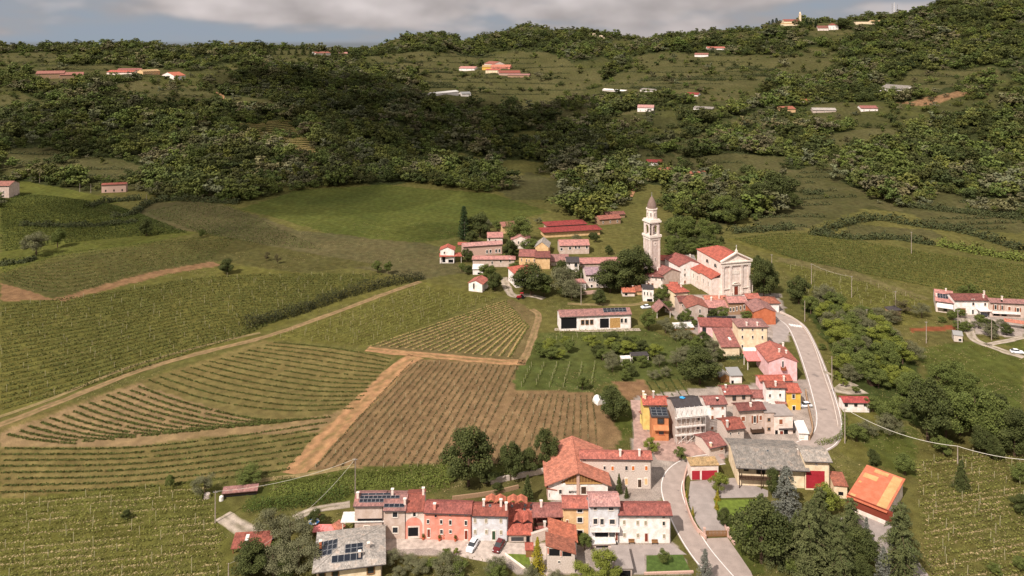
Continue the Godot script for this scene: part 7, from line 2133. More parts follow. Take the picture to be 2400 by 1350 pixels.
	for e in [["olive", [85, 598], 540, "round tree on the left terraces, larger of a pair", 1.2], ["green", [135, 580], 535, "smaller of the pair of trees on the left terraces", 1.0], ["deep", [343, 553], 516, "single round tree on the left knoll", 1.15], ["green", [472, 557], 537, "tiny bush tree right of the single round tree", 0.9],
			["deep", [532, 642], 608, "dark bushy tree at the end of the pinkish soil bank", 1.3], ["green", [885, 640], 610, "left of two small trees above the long hedge", 0.9], ["green", [910, 642], 613, "right of two small trees above the long hedge", 0.9], ["brown", [625, 612], 590, "bare thin tree on the dark left field", 0.8], ["brown", [650, 618], 595, "second bare thin tree on the dark left field", 0.8],
			["cypress", [1087, 562], 480, "tall dark cypress at the left of the hamlet", 1.25], ["deep", [1125, 556], 500, "round dark tree beside the tall cypress", 1.3], ["green", [1213, 572], 508, "bright round tree behind the hamlet roofs", 1.2], ["deep", [1195, 610], 565, "dark tree in the hamlet yard", 0.9], ["green", [1150, 650], 622, "round bush below the long pink roof", 1.3],
			["deep", [1245, 692], 620, "broad dark tree in front of the bright red hamlet roof", 1.5], ["deep", [1160, 682], 640, "dark tree beside the little white house", 1.2], ["olive", [1320, 690], 625, "grey-green tree in the middle of the hamlet", 1.1], ["olive", [1340, 705], 655, "lower grey-green tree in the middle of the hamlet", 1.0], ["deep", [1315, 660], 612, "dark tree under the white hamlet house", 1.0],
			["deep", [1430, 685], 615, "dark round tree in front of the hall", 1.3], ["deep", [1470, 680], 590, "big dark tree left of the bell tower", 1.35], ["deep", [1498, 665], 580, "tallest dark tree beside the bell tower", 1.0], ["deep", [1405, 715], 680, "shrubby tree below the hall", 1.3],
			["green", [1555, 712], 668, "pointed tree in front of the salmon-red house", 0.9], ["deep", [1790, 700], 612, "dark hedge-like tree right of the church front", 0.8], ["deep", [1805, 690], 620, "dark tree behind the right corner of the church", 0.8], ["deep", [1872, 712], 650, "tree on the slope right of the church", 1.2], ["deep", [1775, 640], 600, "tree beyond the church roof on the right", 1.2],
			["green", [1690, 750], 718, "bushy tree above the pink roof terrace", 1.3], ["green", [1752, 752], 728, "green tree left of the orange barn", 1.5], ["green", [1610, 762], 725, "fruit tree near the tiled pavilion", 1.0], ["green", [1520, 775], 725, "tree left of the tiled pavilion", 0.9],
			["deep", [1440, 985], 910, "dark glossy tree at the corner of the brown vineyard", 1.25], ["green", [1425, 940], 905, "smaller tree behind the dark glossy one", 1.1], ["green", [1365, 915], 880, "round tree in the green garden", 1.1], ["deep", [1640, 900], 820, "large dark garden tree left of the pink house", 1.4],
			["olive", [1800, 345], 310, "round tree on the right hill", 1.2], ["deep", [2003, 356], 322, "pointed dark tree in the right meadow", 0.9], ["deep", [1820, 480], 402, "big dark tree on the slope behind the church", 1.4], ["deep", [1780, 490], 430, "dark tree left of the big one behind the church", 1.4], ["deep", [1860, 490], 455, "dark tree right of the big one behind the church", 1.3],
			["olive", [640, 1265], 1195, "round grey-green bush tree above the red shelter", 1.2], ["olive", [680, 1290], 1215, "grey-green bush behind the red shelter", 1.3], ["olive", [480, 1160], 1110, "dark thin tree by the long low shed", 1.2], ["green", [580, 1135], 1095, "green bush behind the long low shed", 1.8], ["green", [400, 1145], 1112, "small tree at the lower edge of the striped field", 0.9], ["deep", [295, 1218], 1196, "dark round bush in the lower left vineyard", 1.3],
			["olive", [700, 1345], 1270, "olive tree left of the hip-roofed house", 1.4], ["deep", [590, 1345], 1275, "dark bush in the lower left corner of the gardens", 1.6], ["olive", [640, 1350], 1290, "grey-green bush at the bottom left of the hip-roofed house", 1.5], ["deep", [740, 1235], 1195, "dark shrub by the garden path", 1.2], ["green", [2270, 715], 665, "tree in front of the right farm's solar house", 1.1], ["olive", [2160, 745], 712, "brownish tree left of the right farm", 1.3]]:
		tree(e[0], e[1], e[2], e[3], "", e[4])
	grove([[1890,715],[1960,712],[2050,765],[2130,825],[2160,930],[2080,935],[1995,900],[1955,850],[1925,790]], 6.4, ["bright", "green", "green", "bright", "olive"], 5.5, 9.5, "leafy tree in the green belt right of the main road", "green belt right of the main road", 1.2)
	grove([[2000,950],[2130,925],[2150,1010],[2060,1040],[2000,1010]], 9.0, ["green", "olive", "deep"], 4.0, 8.0, "garden tree between roadside house and grove", "trees between roadside house and grove", 1.2)
	grove([[2150,925],[2250,910],[2400,985],[2400,1060],[2250,1025],[2150,1000]], 9.0, ["green", "deep", "green"], 7.0, 11.0, "tree in the thick grove at the right edge", "thick grove at the right edge", 1.1)
	grove([[1255,805],[1345,800],[1345,850],[1258,855]], 5.5, ["green", "bright"], 3.5, 5.0, "orchard tree beside the rutted track", "orchard beside the rutted track", 1.4)
	grove([[1360,812],[1500,806],[1560,850],[1370,845]], 5.5, ["green", "bright", "deep"], 3.5, 5.5, "orchard tree in the middle gardens", "orchard of the middle gardens", 1.4)
	grove([[1400,855],[1620,850],[1640,890],[1420,900]], 6.0, ["green", "deep", "olive"], 3.0, 5.0, "garden tree above the vegetable plots", "trees above the vegetable plots", 1.3)
	grove([[1540,772],[1640,782],[1690,830],[1690,885],[1570,860]], 6.5, ["green", "olive", "deep"], 3.5, 6.0, "garden tree below the pink roof terrace", "garden trees below the pink terrace", 1.3)
	grove([[905,1312],[1015,1300],[1110,1345],[1180,1360],[900,1360]], 4.0, ["olive", "green"], 2.2, 3.8, "olive bush along the bottom edge", "olive bushes along the bottom edge", 1.7, "bush")
	grove([[560,1300],[720,1290],[715,1360],[560,1360]], 4.5, ["olive", "deep", "green"], 2.5, 4.5, "bush in the thicket under the red shelter", "thicket under the red shelter", 1.6, "bush")
	grove([[2050,740],[2140,720],[2150,760],[2060,780]], 7.0, ["olive", "brown"], 3.0, 6.0, "shrub on the bank left of the right farm", "shrubs left of the right farm", 1.6, "bush")
	grove([[1735,1235],[1850,1215],[1990,1235],[2015,1300],[2010,1365],[1740,1365]], 7.5, ["cedar", "deep", "cedar", "spruce"], 7.0, 12.0, "conifer in the dense garden wood at the lower right", "dense garden wood at the lower right", 1.2)
	grove([[2060,1290],[2140,1280],[2150,1365],[2050,1365]], 6.5, ["greyfir", "cedar"], 7.0, 11.0, "ragged conifer at the foot of the tall deodar", "ragged conifers under the deodar", 1.1)
	grove([[2285,760],[2390,765],[2390,795],[2300,795]], 5.0, ["green", "olive", "deep"], 3.0, 5.0, "garden tree before the right farm", "garden trees before the right farm", 1.4)
	grove([[2200,735],[2260,730],[2270,790],[2215,780]], 6.0, ["green"], 2.5, 4.5, "garden shrub on the drive of the right farm", "garden shrubs of the right farm", 1.4, "bush")
	grove([[1545,560],[1700,575],[1690,600],[1560,600]], 8.0, ["deep", "green"], 5.0, 8.0, "tree on the slope directly behind the church", "trees directly behind the church", 1.3)
	grove([[1290,1120],[1150,1140],[1010,1165],[1050,1125],[1250,1100]], 6.5, ["deep", "green", "olive"], 2.0, 4.5, "shrub on the terraces below the tall dark trees", "shrubs on the garden terraces", 1.5, "bush")
	grove([[1915,795],[1958,860],[2005,915],[2030,985],[2010,1005],[1990,940],[1940,860]], 5.0, ["green", "bright"], 1.5, 3.0, "low shrub on the bank below the main road", "shrubs on the road bank", 1.6, "bush")
	grove([[1320,640],[1360,650],[1380,700],[1300,700]], 7.0, ["deep", "olive"], 4.0, 7.0, "garden tree in the lower hamlet", "garden trees of the lower hamlet", 1.3)
	grove([[1050,545],[1250,515],[1400,560],[1480,620],[1400,700],[1180,692],[1070,650]], 15.0, ["deep", "green", "olive", "deep"], 4.0, 7.5, "garden tree between the hamlet houses", "garden trees between the hamlet houses", 1.3)
	grove([[1530,700],[1640,720],[1700,745],[1690,770],[1560,765]], 7.0, ["green", "deep"], 3.0, 5.0, "garden tree in the gaps below the church", "garden trees below the church", 1.2)
	var dk := [L3(0.035, 0.045, 0.018), L3(0.07, 0.075, 0.03)]
	var gr := [L3(0.085, 0.105, 0.024), L3(0.125, 0.145, 0.03)]
	hedge("hedgerow", "long dark hedgerow beside the dirt track across the valley", [[572,770],[700,733],[800,698],[900,670],[990,653]], 6.5, 4.8, [L3(0.022, 0.026, 0.012), L3(0.05, 0.05, 0.022)], 100.0, 0.5)  # leaf colour darkened: the shade of the near side is put into it
	hedge("hedge", "tall clipped dark hedge above the solar house", [[580,1190],[640,1190],[720,1180],[812,1162]], 4.0, 3.0, [L3(0.04, 0.06, 0.015), L3(0.07, 0.095, 0.02)], 90.0, 0.34, 0.12)
	hedge("hedge", "bright green vine thicket above the dark hedge", [[640,1150],[760,1140],[860,1128],[960,1122],[1060,1118]], 9.0, 1.6, gr, 110.0, 0.36, 0.3)
	hedge("hedge", "bright clipped hedge in the bend of the main road", [[1915,1042],[1950,1036],[1972,1022],[1980,1000],[1978,975]], 1.8, 1.5, gr, 60.0, 0.3, 0.15)
	hedge("hedge", "low flower hedge along the curved stone wall", [[1606,1150],[1614,1190],[1632,1235],[1648,1258]], 0.9, 0.9, gr, 40.0, 0.25, 0.3)
	hedge("hedge", "dark net-covered hedge under the cream houses", [[1692,842],[1740,840],[1793,836]], 1.8, 1.6, [L3(0.02, 0.045, 0.025), L3(0.03, 0.06, 0.035)], 60.0, 0.3, 0.1)
	for e in [[[[205,490],[250,475],[330,468]], "hedgerow curving round the left knoll", 6.0, 4.0], [[[50,528],[150,532],[240,530],[320,522]], "brownish hedgerow on the left terraces", 4.0, 3.0], [[[260,510],[310,505],[350,478],[420,470],[560,478]], "hedgerow at the foot of the left woods", 6.0, 4.0], [[[0,622],[60,615],[80,608]], "dark hedge at the left edge of the terraces", 4.0, 2.5],
			[[[1910,552],[1990,525],[2060,515],[2150,530],[2260,545],[2400,590]], "long hedgerow above the vineyard right of the church", 7.0, 4.5], [[[1900,548],[2000,560],[2090,560],[2190,575]], "lower hedgerow above the vineyard right of the church", 6.0, 3.5], [[[2200,575],[2300,595],[2400,612]], "bright green hedgerow at the right edge", 7.0, 4.5], [[[1710,545],[1800,540],[1855,535]], "dark hedge on the slope right of the bell tower", 8.0, 4.0],
			[[[2250,462],[2330,455],[2400,458]], "hedge line on the right terraces", 6.0, 4.5], [[[2130,485],[2260,500],[2400,515]], "second hedge line on the right terraces", 6.0, 4.0], [[[1880,455],[1930,455]], "short dark hedge in the meadow behind the church", 7.0, 4.0],
			[[[880,150],[930,150],[990,147]], "thin hedge on the hilltop terrace", 5.0, 4.0], [[[1000,170],[1060,172]], "hedge left of the hilltop hamlet", 5.0, 4.0], [[[990,195],[1060,200]], "upper dark hedge below the hilltop hamlet", 6.0, 5.0], [[[995,205],[1070,207]], "lower dark hedge below the hilltop hamlet", 6.0, 5.0], [[[1070,128],[1160,130]], "hedge line across the hilltop field", 4.0, 3.5],
			[[[1500,190],[1640,186],[1700,188]], "hedge line on the right terraces below the skyline", 6.0, 4.5], [[[1700,165],[1820,162]], "upper hedge on the right terraces", 6.0, 4.0], [[[1740,182],[1850,180]], "middle hedge on the right terraces", 6.0, 5.0], [[[1480,205],[1560,208]], "lower hedge on the right terraces", 6.0, 4.0], [[[460,250],[640,255]], "dark hedge under the curved lane", 7.0, 5.0], [[[230,245],[360,245]], "dark hedge left of the curved lane", 7.0, 5.0]]:
		hedge("hedgerow", e[1], e[0], e[2], e[3], dk if not "bright" in e[1] else gr, 30.0, 1.15, 0.5)
	# low hedges along the terrace edges of the hillside clearings
	for e in [["central hilltop clearing", [[880,134],[1200,128],[1340,150],[1400,200],[1330,236],[1010,222],[985,170]], 12], ["right terraces below the skyline", [[1470,136],[1640,126],[1850,142],[1930,165],[1790,200],[1580,218],[1430,195]], 10], ["clearing under the right forest", [[2060,215],[2150,164],[2330,159],[2250,200]], 13], ["lower right clearing", [[1840,412],[1960,374],[2080,369],[2060,402],[1900,438]], 13],
			["meadow steps behind the church", [[1830,432],[1990,442],[2050,470],[1990,505],[1870,538],[1760,510]], 22], ["left hill clearing", [[0,352],[120,348],[340,392],[320,422],[100,418],[0,400]], 18], ["clearing above the left woods", [[330,217],[420,208],[500,224],[480,238],[340,240]], 10], ["slope left of the right terraces", [[1400,192],[1640,202],[1640,238],[1430,220]], 11], ["middle right clearing", [[1580,372],[1780,264],[1790,290],[1850,372],[1640,402]], 20], ["terraces at the right edge", [[2130,494],[2230,474],[2400,466],[2400,550],[2190,560]], 17], ["upper left terraces", [[20,127],[430,130],[440,186],[70,186],[20,150]], 11]]:
		var poly := PackedVector2Array()
		var top := 9999.0
		var low := 0.0
		for q in e[1]:
			poly.append(Vector2(q[0], q[1]))
			top = minf(top, q[1])
			low = maxf(low, q[1])
		var v: float = top + e[2] * 0.6
		var k := 0
		while v < low - 3.0:
			var pts := []
			for u in range(-20, 2420, 12):
				var q: Vector2 = Vector2(u, v + sin(u * 0.011 + k) * e[2] * 0.25)
				if Geometry2D.is_point_in_polygon(q, poly): pts.append([q.x, q.y])
			if pts.size() > 3:
				var a := rng.randi_range(0, pts.size() / 4)
				var b := rng.randi_range(pts.size() * 3 / 4, pts.size())
				hedge("terrace_hedge", ORD[k] + " low hedge line from the top of the " + e[0], pts.slice(a, b), 2.4, 2.2, dk, 9.0, 1.0, 0.8)
			v += e[2] * rng.randf_range(0.8, 1.3)
			k += 1

func grass():   # tufts and weeds that break up the meadows
	for e in keep: mark(PackedVector3Array([Vector3(e[0], 0, e[1])]), e[2] * 0.8)
	var L := LB.new()
	L.r.seed = 404
	var org := Vector3(0, 0, -250)
	var tone := FastNoiseLite.new()
	tone.seed = 55
	tone.frequency = 0.03
	tone.fractal_octaves = 3
	var n := 0
	while n < 110000:
		n += 1
		var d := 150.0 + 330.0 * pow(L.r.randf(), 1.4)
		var x := L.r.randf_range(-1, 1) * (15.0 + d * 0.74)
		var p := Vector2(x, -d)
		if taken.has(Vector2i(int(x / 2), int(-d / 2))): continue
		var k := tone.get_noise_2d(x, d)
		if k + L.r.randf_range(-0.3, 0.3) < -0.05: continue
		var green := true
		for q in range(cover.size() - 1, -1, -1):
			var cv: Array = cover[q]
			if cv[1].has_point(p) and Geometry2D.is_point_in_polygon(p, cv[0]):
				green = cv[5]
				break
		if not green: continue
		var cols := [L3(0.085, 0.090, 0.026), L3(0.150, 0.135, 0.045)] if L.r.randf() + k < 0.75 else [L3(0.19, 0.155, 0.065), L3(0.26, 0.21, 0.10)]
		for m in 3: L.leaf(g3(x, -d) - org + Vector3(L.r.randfn(0, 0.2), L.r.randf_range(0.03, 0.22), L.r.randfn(0, 0.2)), 0.34 * L.r.randf_range(0.5, 1.5), (L.rv() * 0.7 + Vector3(0, 1, 0)).normalized(), L.pick(cols), 0.6)
	solo("grass_tufts", L.make(M.leaf), "uneven grass tufts and weeds in the meadows", "grass", frame(org), "", "stuff")
func woods():
	var kn := FastNoiseLite.new()
	kn.seed = 77
	kn.frequency = 0.009
	kn.fractal_octaves = 3
	var hs := FastNoiseLite.new()
	hs.seed = 78
	hs.frequency = 0.02
	var keys := ["far0", "far1", "far2", "far_deep0", "far_deep1", "far_olive0"]
	var xf := {}
	var cl := {}
	for k in keys: xf[k] = []; cl[k] = []
	var singles := 0
	zoom(0, 0, 1)
	var thickets := []
	for q in [[[290,410],[350,468],[560,474],[720,442],[900,430],[1000,434],[1150,452],[1215,445],[1160,380],[700,370],[400,380]], [[1250,400],[1330,432],[1300,492],[1385,522],[1480,470],[1525,410],[1400,360]], [[1555,440],[1700,420],[1862,445],[1842,500],[1720,530],[1560,505]], [[1950,384],[2100,372],[2400,382],[2400,455],[2220,458],[2085,480],[2010,440]], [[1680,330],[1850,300],[1910,330],[1700,362]], [[1560,545],[1700,548],[1690,575],[1570,570]]]:
		var w := PackedVector2Array()
		for e in q:
			var g := at(e)
			w.append(Vector2(g.x, g.z))
		thickets.append(w)
	var zn := 400.0
	while zn < 1800.0:
		var sp := 5.9 + zn * 0.0026
		var half := 50.0 + zn * 0.80
		var x := -half
		while x < half:
			var px := x + rng.randf_range(-0.5, 0.5) * sp
			var pz := -zn + rng.randf_range(-0.5, 0.5) * sp
			x += sp
			var gy := ground(px, pz)
			var p0 := Vector2(px, pz)
			var thick := false
			for tk in thickets:
				if Geometry2D.is_point_in_polygon(p0, tk):
					thick = true
					break
			if gy < 1.2 and not thick: continue
			var n := kn.get_noise_2d(px, pz)
			var open := false
			var p2 := Vector2(px, pz)
			for cv in cover:
				if not thick and cv[1].has_point(p2) and Geometry2D.is_point_in_polygon(p2, cv[0]):
					open = true
					break
			if open and rng.randf() > (0.035 if gy < 6.0 or fposmod(gy + terrace_shift(px, pz), 6.0) > 1.1 else 0.65): continue
			var step := false
			if not open and not thick and terraced(px, pz):   # hedges and tree lines stand on the terrace edges
				var e := fposmod(gy + terrace_shift(px, pz), 5.0)
				if e > 1.3 and rng.randf() > 0.10: continue
				step = true
			if not open and n < -0.42 and rng.randf() < 0.7: continue
			if blocked(px, pz): continue
			var h := (4.6 + 11.5 * pow(rng.randf(), 2.2)) * (1.0 + hs.get_noise_2d(px, pz) * 0.6)
			if open: h *= 0.75
			if step: h *= 0.65
			var pick := rng.randf() + n * 0.9
			var key: String
			if pick < 0.20: key = "far_olive0"
			elif pick < 0.72: key = "far%d" % (rng.randi() % 3)
			else: key = "far_deep%d" % (rng.randi() % 2)
			if singles < 24 and zn < 640.0 and absf(px) < zn * 0.72:
				singles += 1
				tree_at({"far_olive0": "olive", "far_deep0": "deep", "far_deep1": "deep"}.get(key, "green"), Vector3(px, gy - 0.3, pz), h, "tree at the lower edge of the wooded hillside", "trees at the foot of the wooded hills", rng.randf_range(1.0, 1.4))
				continue
			var s := h / 10.0
			var wd := rng.randf_range(1.0, 1.7)
			xf[key].append(Transform3D(Basis(Vector3.UP, rng.randf() * TAU) * Basis.from_scale(Vector3(s * wd, s, s * wd)), Vector3(px, gy - 0.4, pz)))
			var t := rng.randf_range(0.75, 1.25)
			cl[key].append(Color(t * rng.randf_range(0.9, 1.15), t, t * rng.randf_range(0.85, 1.1)))
		zn += sp * 0.9
	var tot := 0
	for k in keys:
		var src: Dictionary = T[k.substr(0, k.length() - 1)][int(k.right(1))]
		var mm := MultiMesh.new()
		mm.transform_format = MultiMesh.TRANSFORM_3D
		mm.use_colors = true
		mm.mesh = src.crown
		mm.instance_count = xf[k].size()
		tot += xf[k].size()
		for i in xf[k].size():
			mm.set_instance_transform(i, xf[k][i])
			mm.set_instance_color(i, cl[k][i])
		var o := MultiMeshInstance3D.new()
		o.name = numbered("woodland")
		o.multimesh = mm
		add_child(o)
		tag(o, {"far0": "mid-green broadleaf woods on the hillsides", "far1": "wide-crowned green woods on the hillsides", "far2": "light green woods on the hillsides", "far_deep0": "dark green woods in the valley folds", "far_deep1": "darkest woods of the slopes", "far_olive0": "grey-green scrub woods on the slopes"}[k], "woods", "", "stuff")
	print("woods ", tot)
	# conifers and cypresses on the skyline
	zoom(0, 0, 1)
	for e in [[1803, 62, 48, "first cypress left of the hilltop church"], [1811, 62, 44, "second cypress left of the hilltop church"], [1820, 61, 41, "third cypress left of the hilltop church"], [1828, 61, 46, "cypress closest to the hilltop church on its left"], [1890, 62, 42, "cypress right of the hilltop bell tower"], [1900, 63, 44, "second cypress right of the hilltop bell tower"], [1912, 64, 46, "third cypress right of the hilltop bell tower"]]:
		tree("cypress", [e[0], e[1]], e[2], e[3], "", 1.6)
	for e in [[1972, 68, 42, "round tree right of the skyline house"], [2158, 36, 18, "left of the dark skyline trees near the masts"], [2170, 36, 16, "right of the dark skyline trees near the masts"]]:
		tree("deep", [e[0], e[1]], e[2], e[3], "", 1.5)
	for i in 16:
		var u := 592 + i * 17
		tree("spruce", [u, 128], 108 + rng.randf_range(-2, 9), "dark conifer in the row on the left skyline", "conifer row on the left skyline", 1.5)

func clouds():
	zoom(0, 0, 1)
	var m := StandardMaterial3D.new()
	m.albedo_color = Color(0.95, 0.95, 0.96, 0.19)
	m.transparency = BaseMaterial3D.TRANSPARENCY_ALPHA
	m.roughness = 1.0
	m.cull_mode = BaseMaterial3D.CULL_DISABLED
	var sd: Vector3 = U.sun
	for e in [["grey cloud drifting over the wooded valley", 620.0, [[700,190,90],[800,225,90],[900,250,90],[1000,270,95],[1100,290,95],[1200,280,90],[1290,262,75],[1180,345,80],[1060,335,80],[950,310,80],[1340,330,75],[1450,355,60],[1300,375,60],[760,255,60],[1100,250,70],[900,215,70],[1250,330,80]], 5],
			["thin cloud over the left hillside", 560.0, [[60,300,55],[180,330,50],[420,260,50],[560,300,45],[650,210,70],[300,360,40],[560,400,40],[750,400,45],[880,390,40]], 3],
			["wide thin cloud veil over the left fields", 480.0, [[60,480,60],[250,470,60],[450,490,65],[650,480,70],[850,460,70],[1050,455,70],[1200,450,60],[80,560,45],[350,540,50],[620,545,50],[900,520,55]], 1]]:
		var b := MB.new()
		var org := Vector3.ZERO
		for i in e[2].size():
			var q: Array = e[2][i]
			var p := at([q[0], q[1]])
			var c: Vector3 = p - sd * ((e[1] - p.y) / -sd.y)
			if i == 0: org = c
			for k in e[3]:
				var r: float = q[2] * rng.randf_range(0.35, 1.25)
				var ce: Vector3 = c - org + Vector3(rng.randf_range(-0.7, 0.7) * q[2], rng.randf_range(-10, 20), rng.randf_range(-0.7, 0.7) * q[2])
				var NS := 14
				for a in NS:
					for t in 7:
						var f := func(ai, ti):
							var th: float = PI * ti / 7.0
							var ph: float = TAU * ai / NS
							return ce + Vector3(sin(th) * cos(ph) * r, cos(th) * r * 0.4, sin(th) * sin(ph) * r)
						var p0: Vector3 = f.call(a, t)
						var p1: Vector3 = f.call(a + 1, t)
						var p2: Vector3 = f.call(a + 1, t + 1)
						var p3: Vector3 = f.call(a, t + 1)
						b.tri(p0, p1, p2, p0 - ce)
						b.tri(p0, p2, p3, p2 - ce)
		solo("cloud", b.make(m), e[0], "", frame(org), "", "structure")

func poles():
	zoom(480, 1000, 0.2593)
	var p1 := pole([1360, 610], 285, "tall pale power pole behind the solar house")
	var p2 := pole([888, 915], 780, "short pole in the garden above the pink canopy", 0)
	var p3 := pole([95, 870], 580, "wooden pole by the long low shed")
	var p4 := pole([215, 1390], 1235, "pole among bushes in the lower left", 0)
	wire(p1, p2, 0.8, "wire from the tall pole down to the garden pole")
	wire(p2, p4, 1.0, "wire crossing the gardens to the lower left pole")
	wire(p1, p3, 1.5, "wire from the tall pole to the pole by the low shed")
	zoom(1580, 980, 0.2741)
	var r1 := pole([1460, 215], -85, "pole in the bend of the main road")
	zoom(1800, 850, 0.3704)
	var r2 := pole([1200, 640], 525, "thin pole above the lower right vineyard", 0)
	wire(r1, r2, 2.0, "long pale cable from the bend pole to the vineyard", 0.07)
	wire(r2, at([1760, 760]) + Vector3(0, 6, 0), 1.0, "pale cable leaving at the right edge", 0.07)
	zoom(1700, 380, 0.2917)
	var q := []
	for e in [[[373, 825], 740, "slim pole right of the church gable"], [[692, 980], 815, "first tall pole on the meadow right of the church"], [[1015, 1090], 915, "middle pole on the meadow right of the church"], [[1368, 1172], 1035, "pole near the stone hut on the meadow"], [[1495, 735], 560, "pole standing in the long vineyard"]]: q.append(pole(e[0], e[1], e[2]))
	wire(q[1], q[2], 1.0, "wire between the two meadow poles")
	zoom(1980, 600, 0.2222)
	for e in [[[1193, 800], 570, "pole beside the stone electricity hut"], [[1548, 890], 650, "pole in the garden of the right farm"], [[860, 920], 690, "pole by the tilled red strip"], [[232, 735], 560, "pole at the top of the green belt"]]: pole(e[0], e[1], e[2])
	zoom(1480, 640, 0.2083)
	for e in [[[1950, 545], 310, "pole on the bank at the upper bend"], [[2255, 1240], 935, "pole on the bank below the road"]]: pole(e[0], e[1], e[2], 0)
	zoom(1000, 450, 0.2167)
	pole([410, 525], 320, "pole beside the tall cypress")
	zoom(0, 0, 1)
	for e in [[1362, 715, 640, "pole behind the long white barn"], [93, 428, 405, "pole on the terraces at the left edge"], [187, 450, 430, "pole left of the small brick house"], [213, 452, 432, "second pole left of the small brick house"], [343, 482, 455, "pole at the foot of the left woods"]]: pole([e[0], e[1]], e[2], e[3], 0)

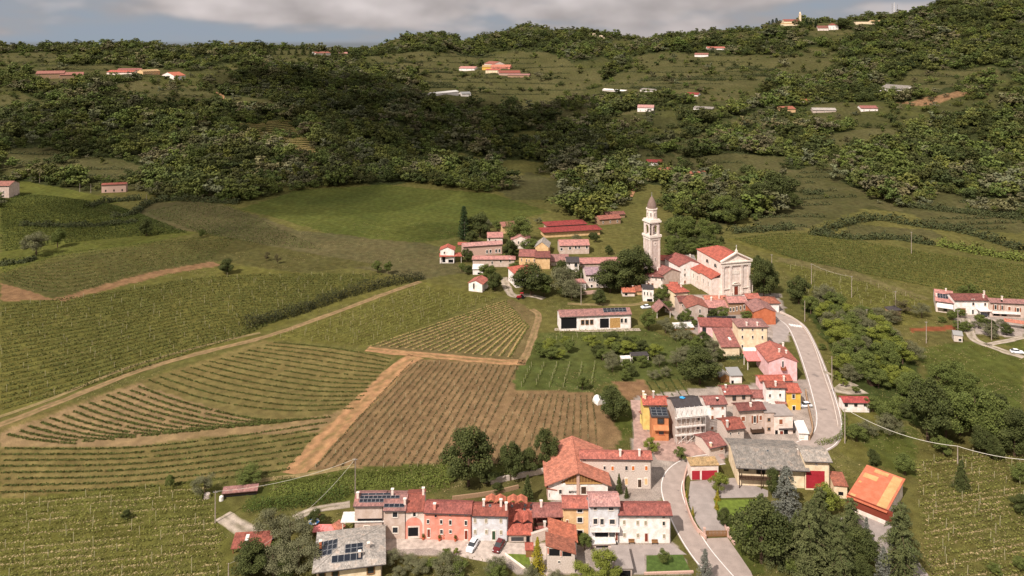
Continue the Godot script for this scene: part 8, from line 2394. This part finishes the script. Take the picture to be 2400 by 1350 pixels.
func small_things():
	zoom(1020, 1000, 0.2593)
	car([337, 1095], PI / 2 - 0.35, "white car parked on the gravel before the grey-white house", "car_white")
	car([575, 1100], PI / 2 - 0.38, "dark red estate car parked next to the white one", "car_red", 1.06)
	zoom(1980, 600, 0.2222)
	car([1815, 1025], PI - 0.25, "white car driving up the farm track", "car_white")
	car([1460, 640], 0.3, "dark car under the farm's white canopy", "car_dark")
	zoom(1480, 640, 0.2083)
	car([160, 395], 0.3, "white car parked below the bell tower houses", "car_white")
	zoom(800, 1130, 0.1333)
	car([490, 985], 0.1, "white car half hidden behind the hip roof", "car_white")
	zoom(1740, 930, 0.1)
	car([1470, 235], 0.15, "white car parked beside the yellow house", "car_white")
	# plants in pots along the salmon house
	zoom(800, 1130, 0.1333)
	for e in [[1440, 1015, "potted shrub by the arched garage"], [1725, 1035, "potted shrub in the middle of the salmon front"], [2005, 1040, "potted shrub left of the white car"], [1805, 1005, "small potted plant against the salmon wall"]]:
		var b := at([e[0], e[1]])
		var o := thing("potted_plant", e[2], "plant", frame(b + Vector3(0, 0.04, 0)))
		var m := MB.new()
		m.frustum(Vector3.ZERO, 0.5, 0.24, 0.34, 10)
		part("pot", m.make(M.terracotta), o)
		var L := LB.new()
		L.r.seed = int(e[0])
		L.ball(Vector3(0, 0.95, 0), Vector3(0.38, 0.5, 0.38), 140, 0.2, [L3(0.10, 0.08, 0.02), L3(0.16, 0.11, 0.03)])
		part("foliage", L.make(M.leaf), o)
	# parasol
	zoom(480, 1000, 0.2593)
	var pb := at([985, 935])
	var po := thing("parasol", "blue and white parasol beside the pink canopy", "parasol", frame(pb))
	var pm1 := MB.new()
	pm1.tube(Vector3.ZERO, Vector3(0, 2.5, 0), 0.04, 0.04, 6)
	part("pole", pm1.make(M.metal_white), po)
	for i in 8:
		var m := MB.new()
		m.tri(Vector3(0, 2.7, 0), Vector3(cos(i * PI / 4) * 1.4, 2.15, sin(i * PI / 4) * 1.4), Vector3(cos((i + 1) * PI / 4) * 1.4, 2.15, sin((i + 1) * PI / 4) * 1.4), Vector3.UP)
		part("panel", m.make(M.cloth_blue if i % 2 == 0 else M.metal_white), po)
	# satellite dishes
	zoom(1020, 1000, 0.2593)
	for e in [[[803, 700], 640, "satellite dish on the ridge of the long red roof", 7.0], [[1815, 380], 318, "white satellite dish on the long stone house", 6.0]]:
		var g := at(e[0])
		var y := row_height(-g.z + 2.0, oy + e[1] * os)
		var o := thing("satellite_dish", e[2], "dish", frame(Vector3(g.x, y, g.z - 2.0), -0.3))
		var m := MB.new()
		for i in 16:
			var a0 := TAU * i / 16
			var a1 := TAU * (i + 1) / 16
			m.quad(Vector3(cos(a0) * 0.55, sin(a0) * 0.6, 0.22), Vector3(cos(a1) * 0.55, sin(a1) * 0.6, 0.22), Vector3(cos(a1) * 0.25, sin(a1) * 0.28, 0.06), Vector3(cos(a0) * 0.25, sin(a0) * 0.28, 0.06), Vector3(0, 0, 1))
			m.tri(Vector3(cos(a0) * 0.25, sin(a0) * 0.28, 0.06), Vector3(cos(a1) * 0.25, sin(a1) * 0.28, 0.06), Vector3(0, 0, 0), Vector3(0, 0, 1))
		part("reflector", m.make(M.metal_white), o)
		m = MB.new()
		m.tube(Vector3(0, -1.6, -0.1), Vector3(0, 0.1, -0.05), 0.04, 0.04, 5)
		m.tube(Vector3(0, -0.5, 0.15), Vector3(0, 0, 0.7), 0.02, 0.02, 4)
		part("bracket", m.make(M.metal_grey), o)
	# benches before the white end house
	for e in [[1775, 1058, "wooden bench under the left windows of the white end house"], [1985, 1062, "wooden bench right of the brown door of the white end house"]]:
		var o := thing("bench", e[2], "bench", frame(at([e[0], e[1]]) + Vector3(0, 0.04, 0)))
		var m := MB.new()
		m.box(Vector3(0, 0.45, 0), Vector3(1.4, 0.06, 0.45))
		part("seat", m.make(M.wood), o)
		m = MB.new()
		m.box(Vector3(0, 0.75, -0.22), Vector3(1.4, 0.4, 0.05))
		part("backrest", m.make(M.wood), o)
		for s in [-0.6, 0.6]:
			m = MB.new()
			m.box(Vector3(s, 0.22, 0), Vector3(0.08, 0.44, 0.4))
			part("leg", m.make(M.wood_dark), o)
	# red tractor at the head of the sandy vineyard
	zoom(700, 650, 0.3333)
	var tq := at([1560, 150])
	var to := thing("tractor", "red tractor at the head of the sandy vineyard", "tractor", frame(tq, 0.4))
	var m := MB.new()
	m.box(Vector3(-0.9, 1.15, 0), Vector3(1.7, 0.7, 0.75))
	m.box(Vector3(-0.3, 0.75, 0), Vector3(2.6, 0.4, 0.6))
	part("bonnet", m.make(M.door_red), to)
	m = MB.new()
	for s in [[0.1, 0.5], [0.1, -0.5], [1.2, 0.5], [1.2, -0.5]]: m.box(Vector3(s[0], 1.9, s[1]), Vector3(0.07, 1.3, 0.07))
	m.box(Vector3(0.65, 2.55, 0), Vector3(1.4, 0.12, 1.3))
	part("cab", m.make(M.door_red), to)
	for s in [-1, 1]:
		for e in [[0.85, 0.75, 0.75], [-1.4, 0.42, 0.42]]:
			var k := MB.new()
			k.frustum(Vector3(0, -0.18, 0), 0.36, e[1], e[1], 14)
			part("wheel", k.make(M.tyre), to, Transform3D(Basis(Vector3(1, 0, 0), PI / 2 * s), Vector3(e[0], e[2], s * 0.75)))
	# bits of yard life
	zoom(480, 1000, 0.2593)
	for e in [[[150, 665], "white water tank by the long low shed", 0.6], [[20, 640], "rubble heap left of the long low shed", 0.9]]:
		var o := MB.new()
		o.frustum(Vector3(0, 0, 0), 1.0, e[2], e[2] * 0.85, 10)
		o.frustum(Vector3(0, 1.0, 0), 0.25, e[2] * 0.85, e[2] * 0.3, 10)
		solo("water_tank" if e[2] < 0.8 else "rubble_heap", o.make(M.metal_white if e[2] < 0.8 else M.stone), e[1], "tank" if e[2] < 0.8 else "rubble", frame(at(e[0])))
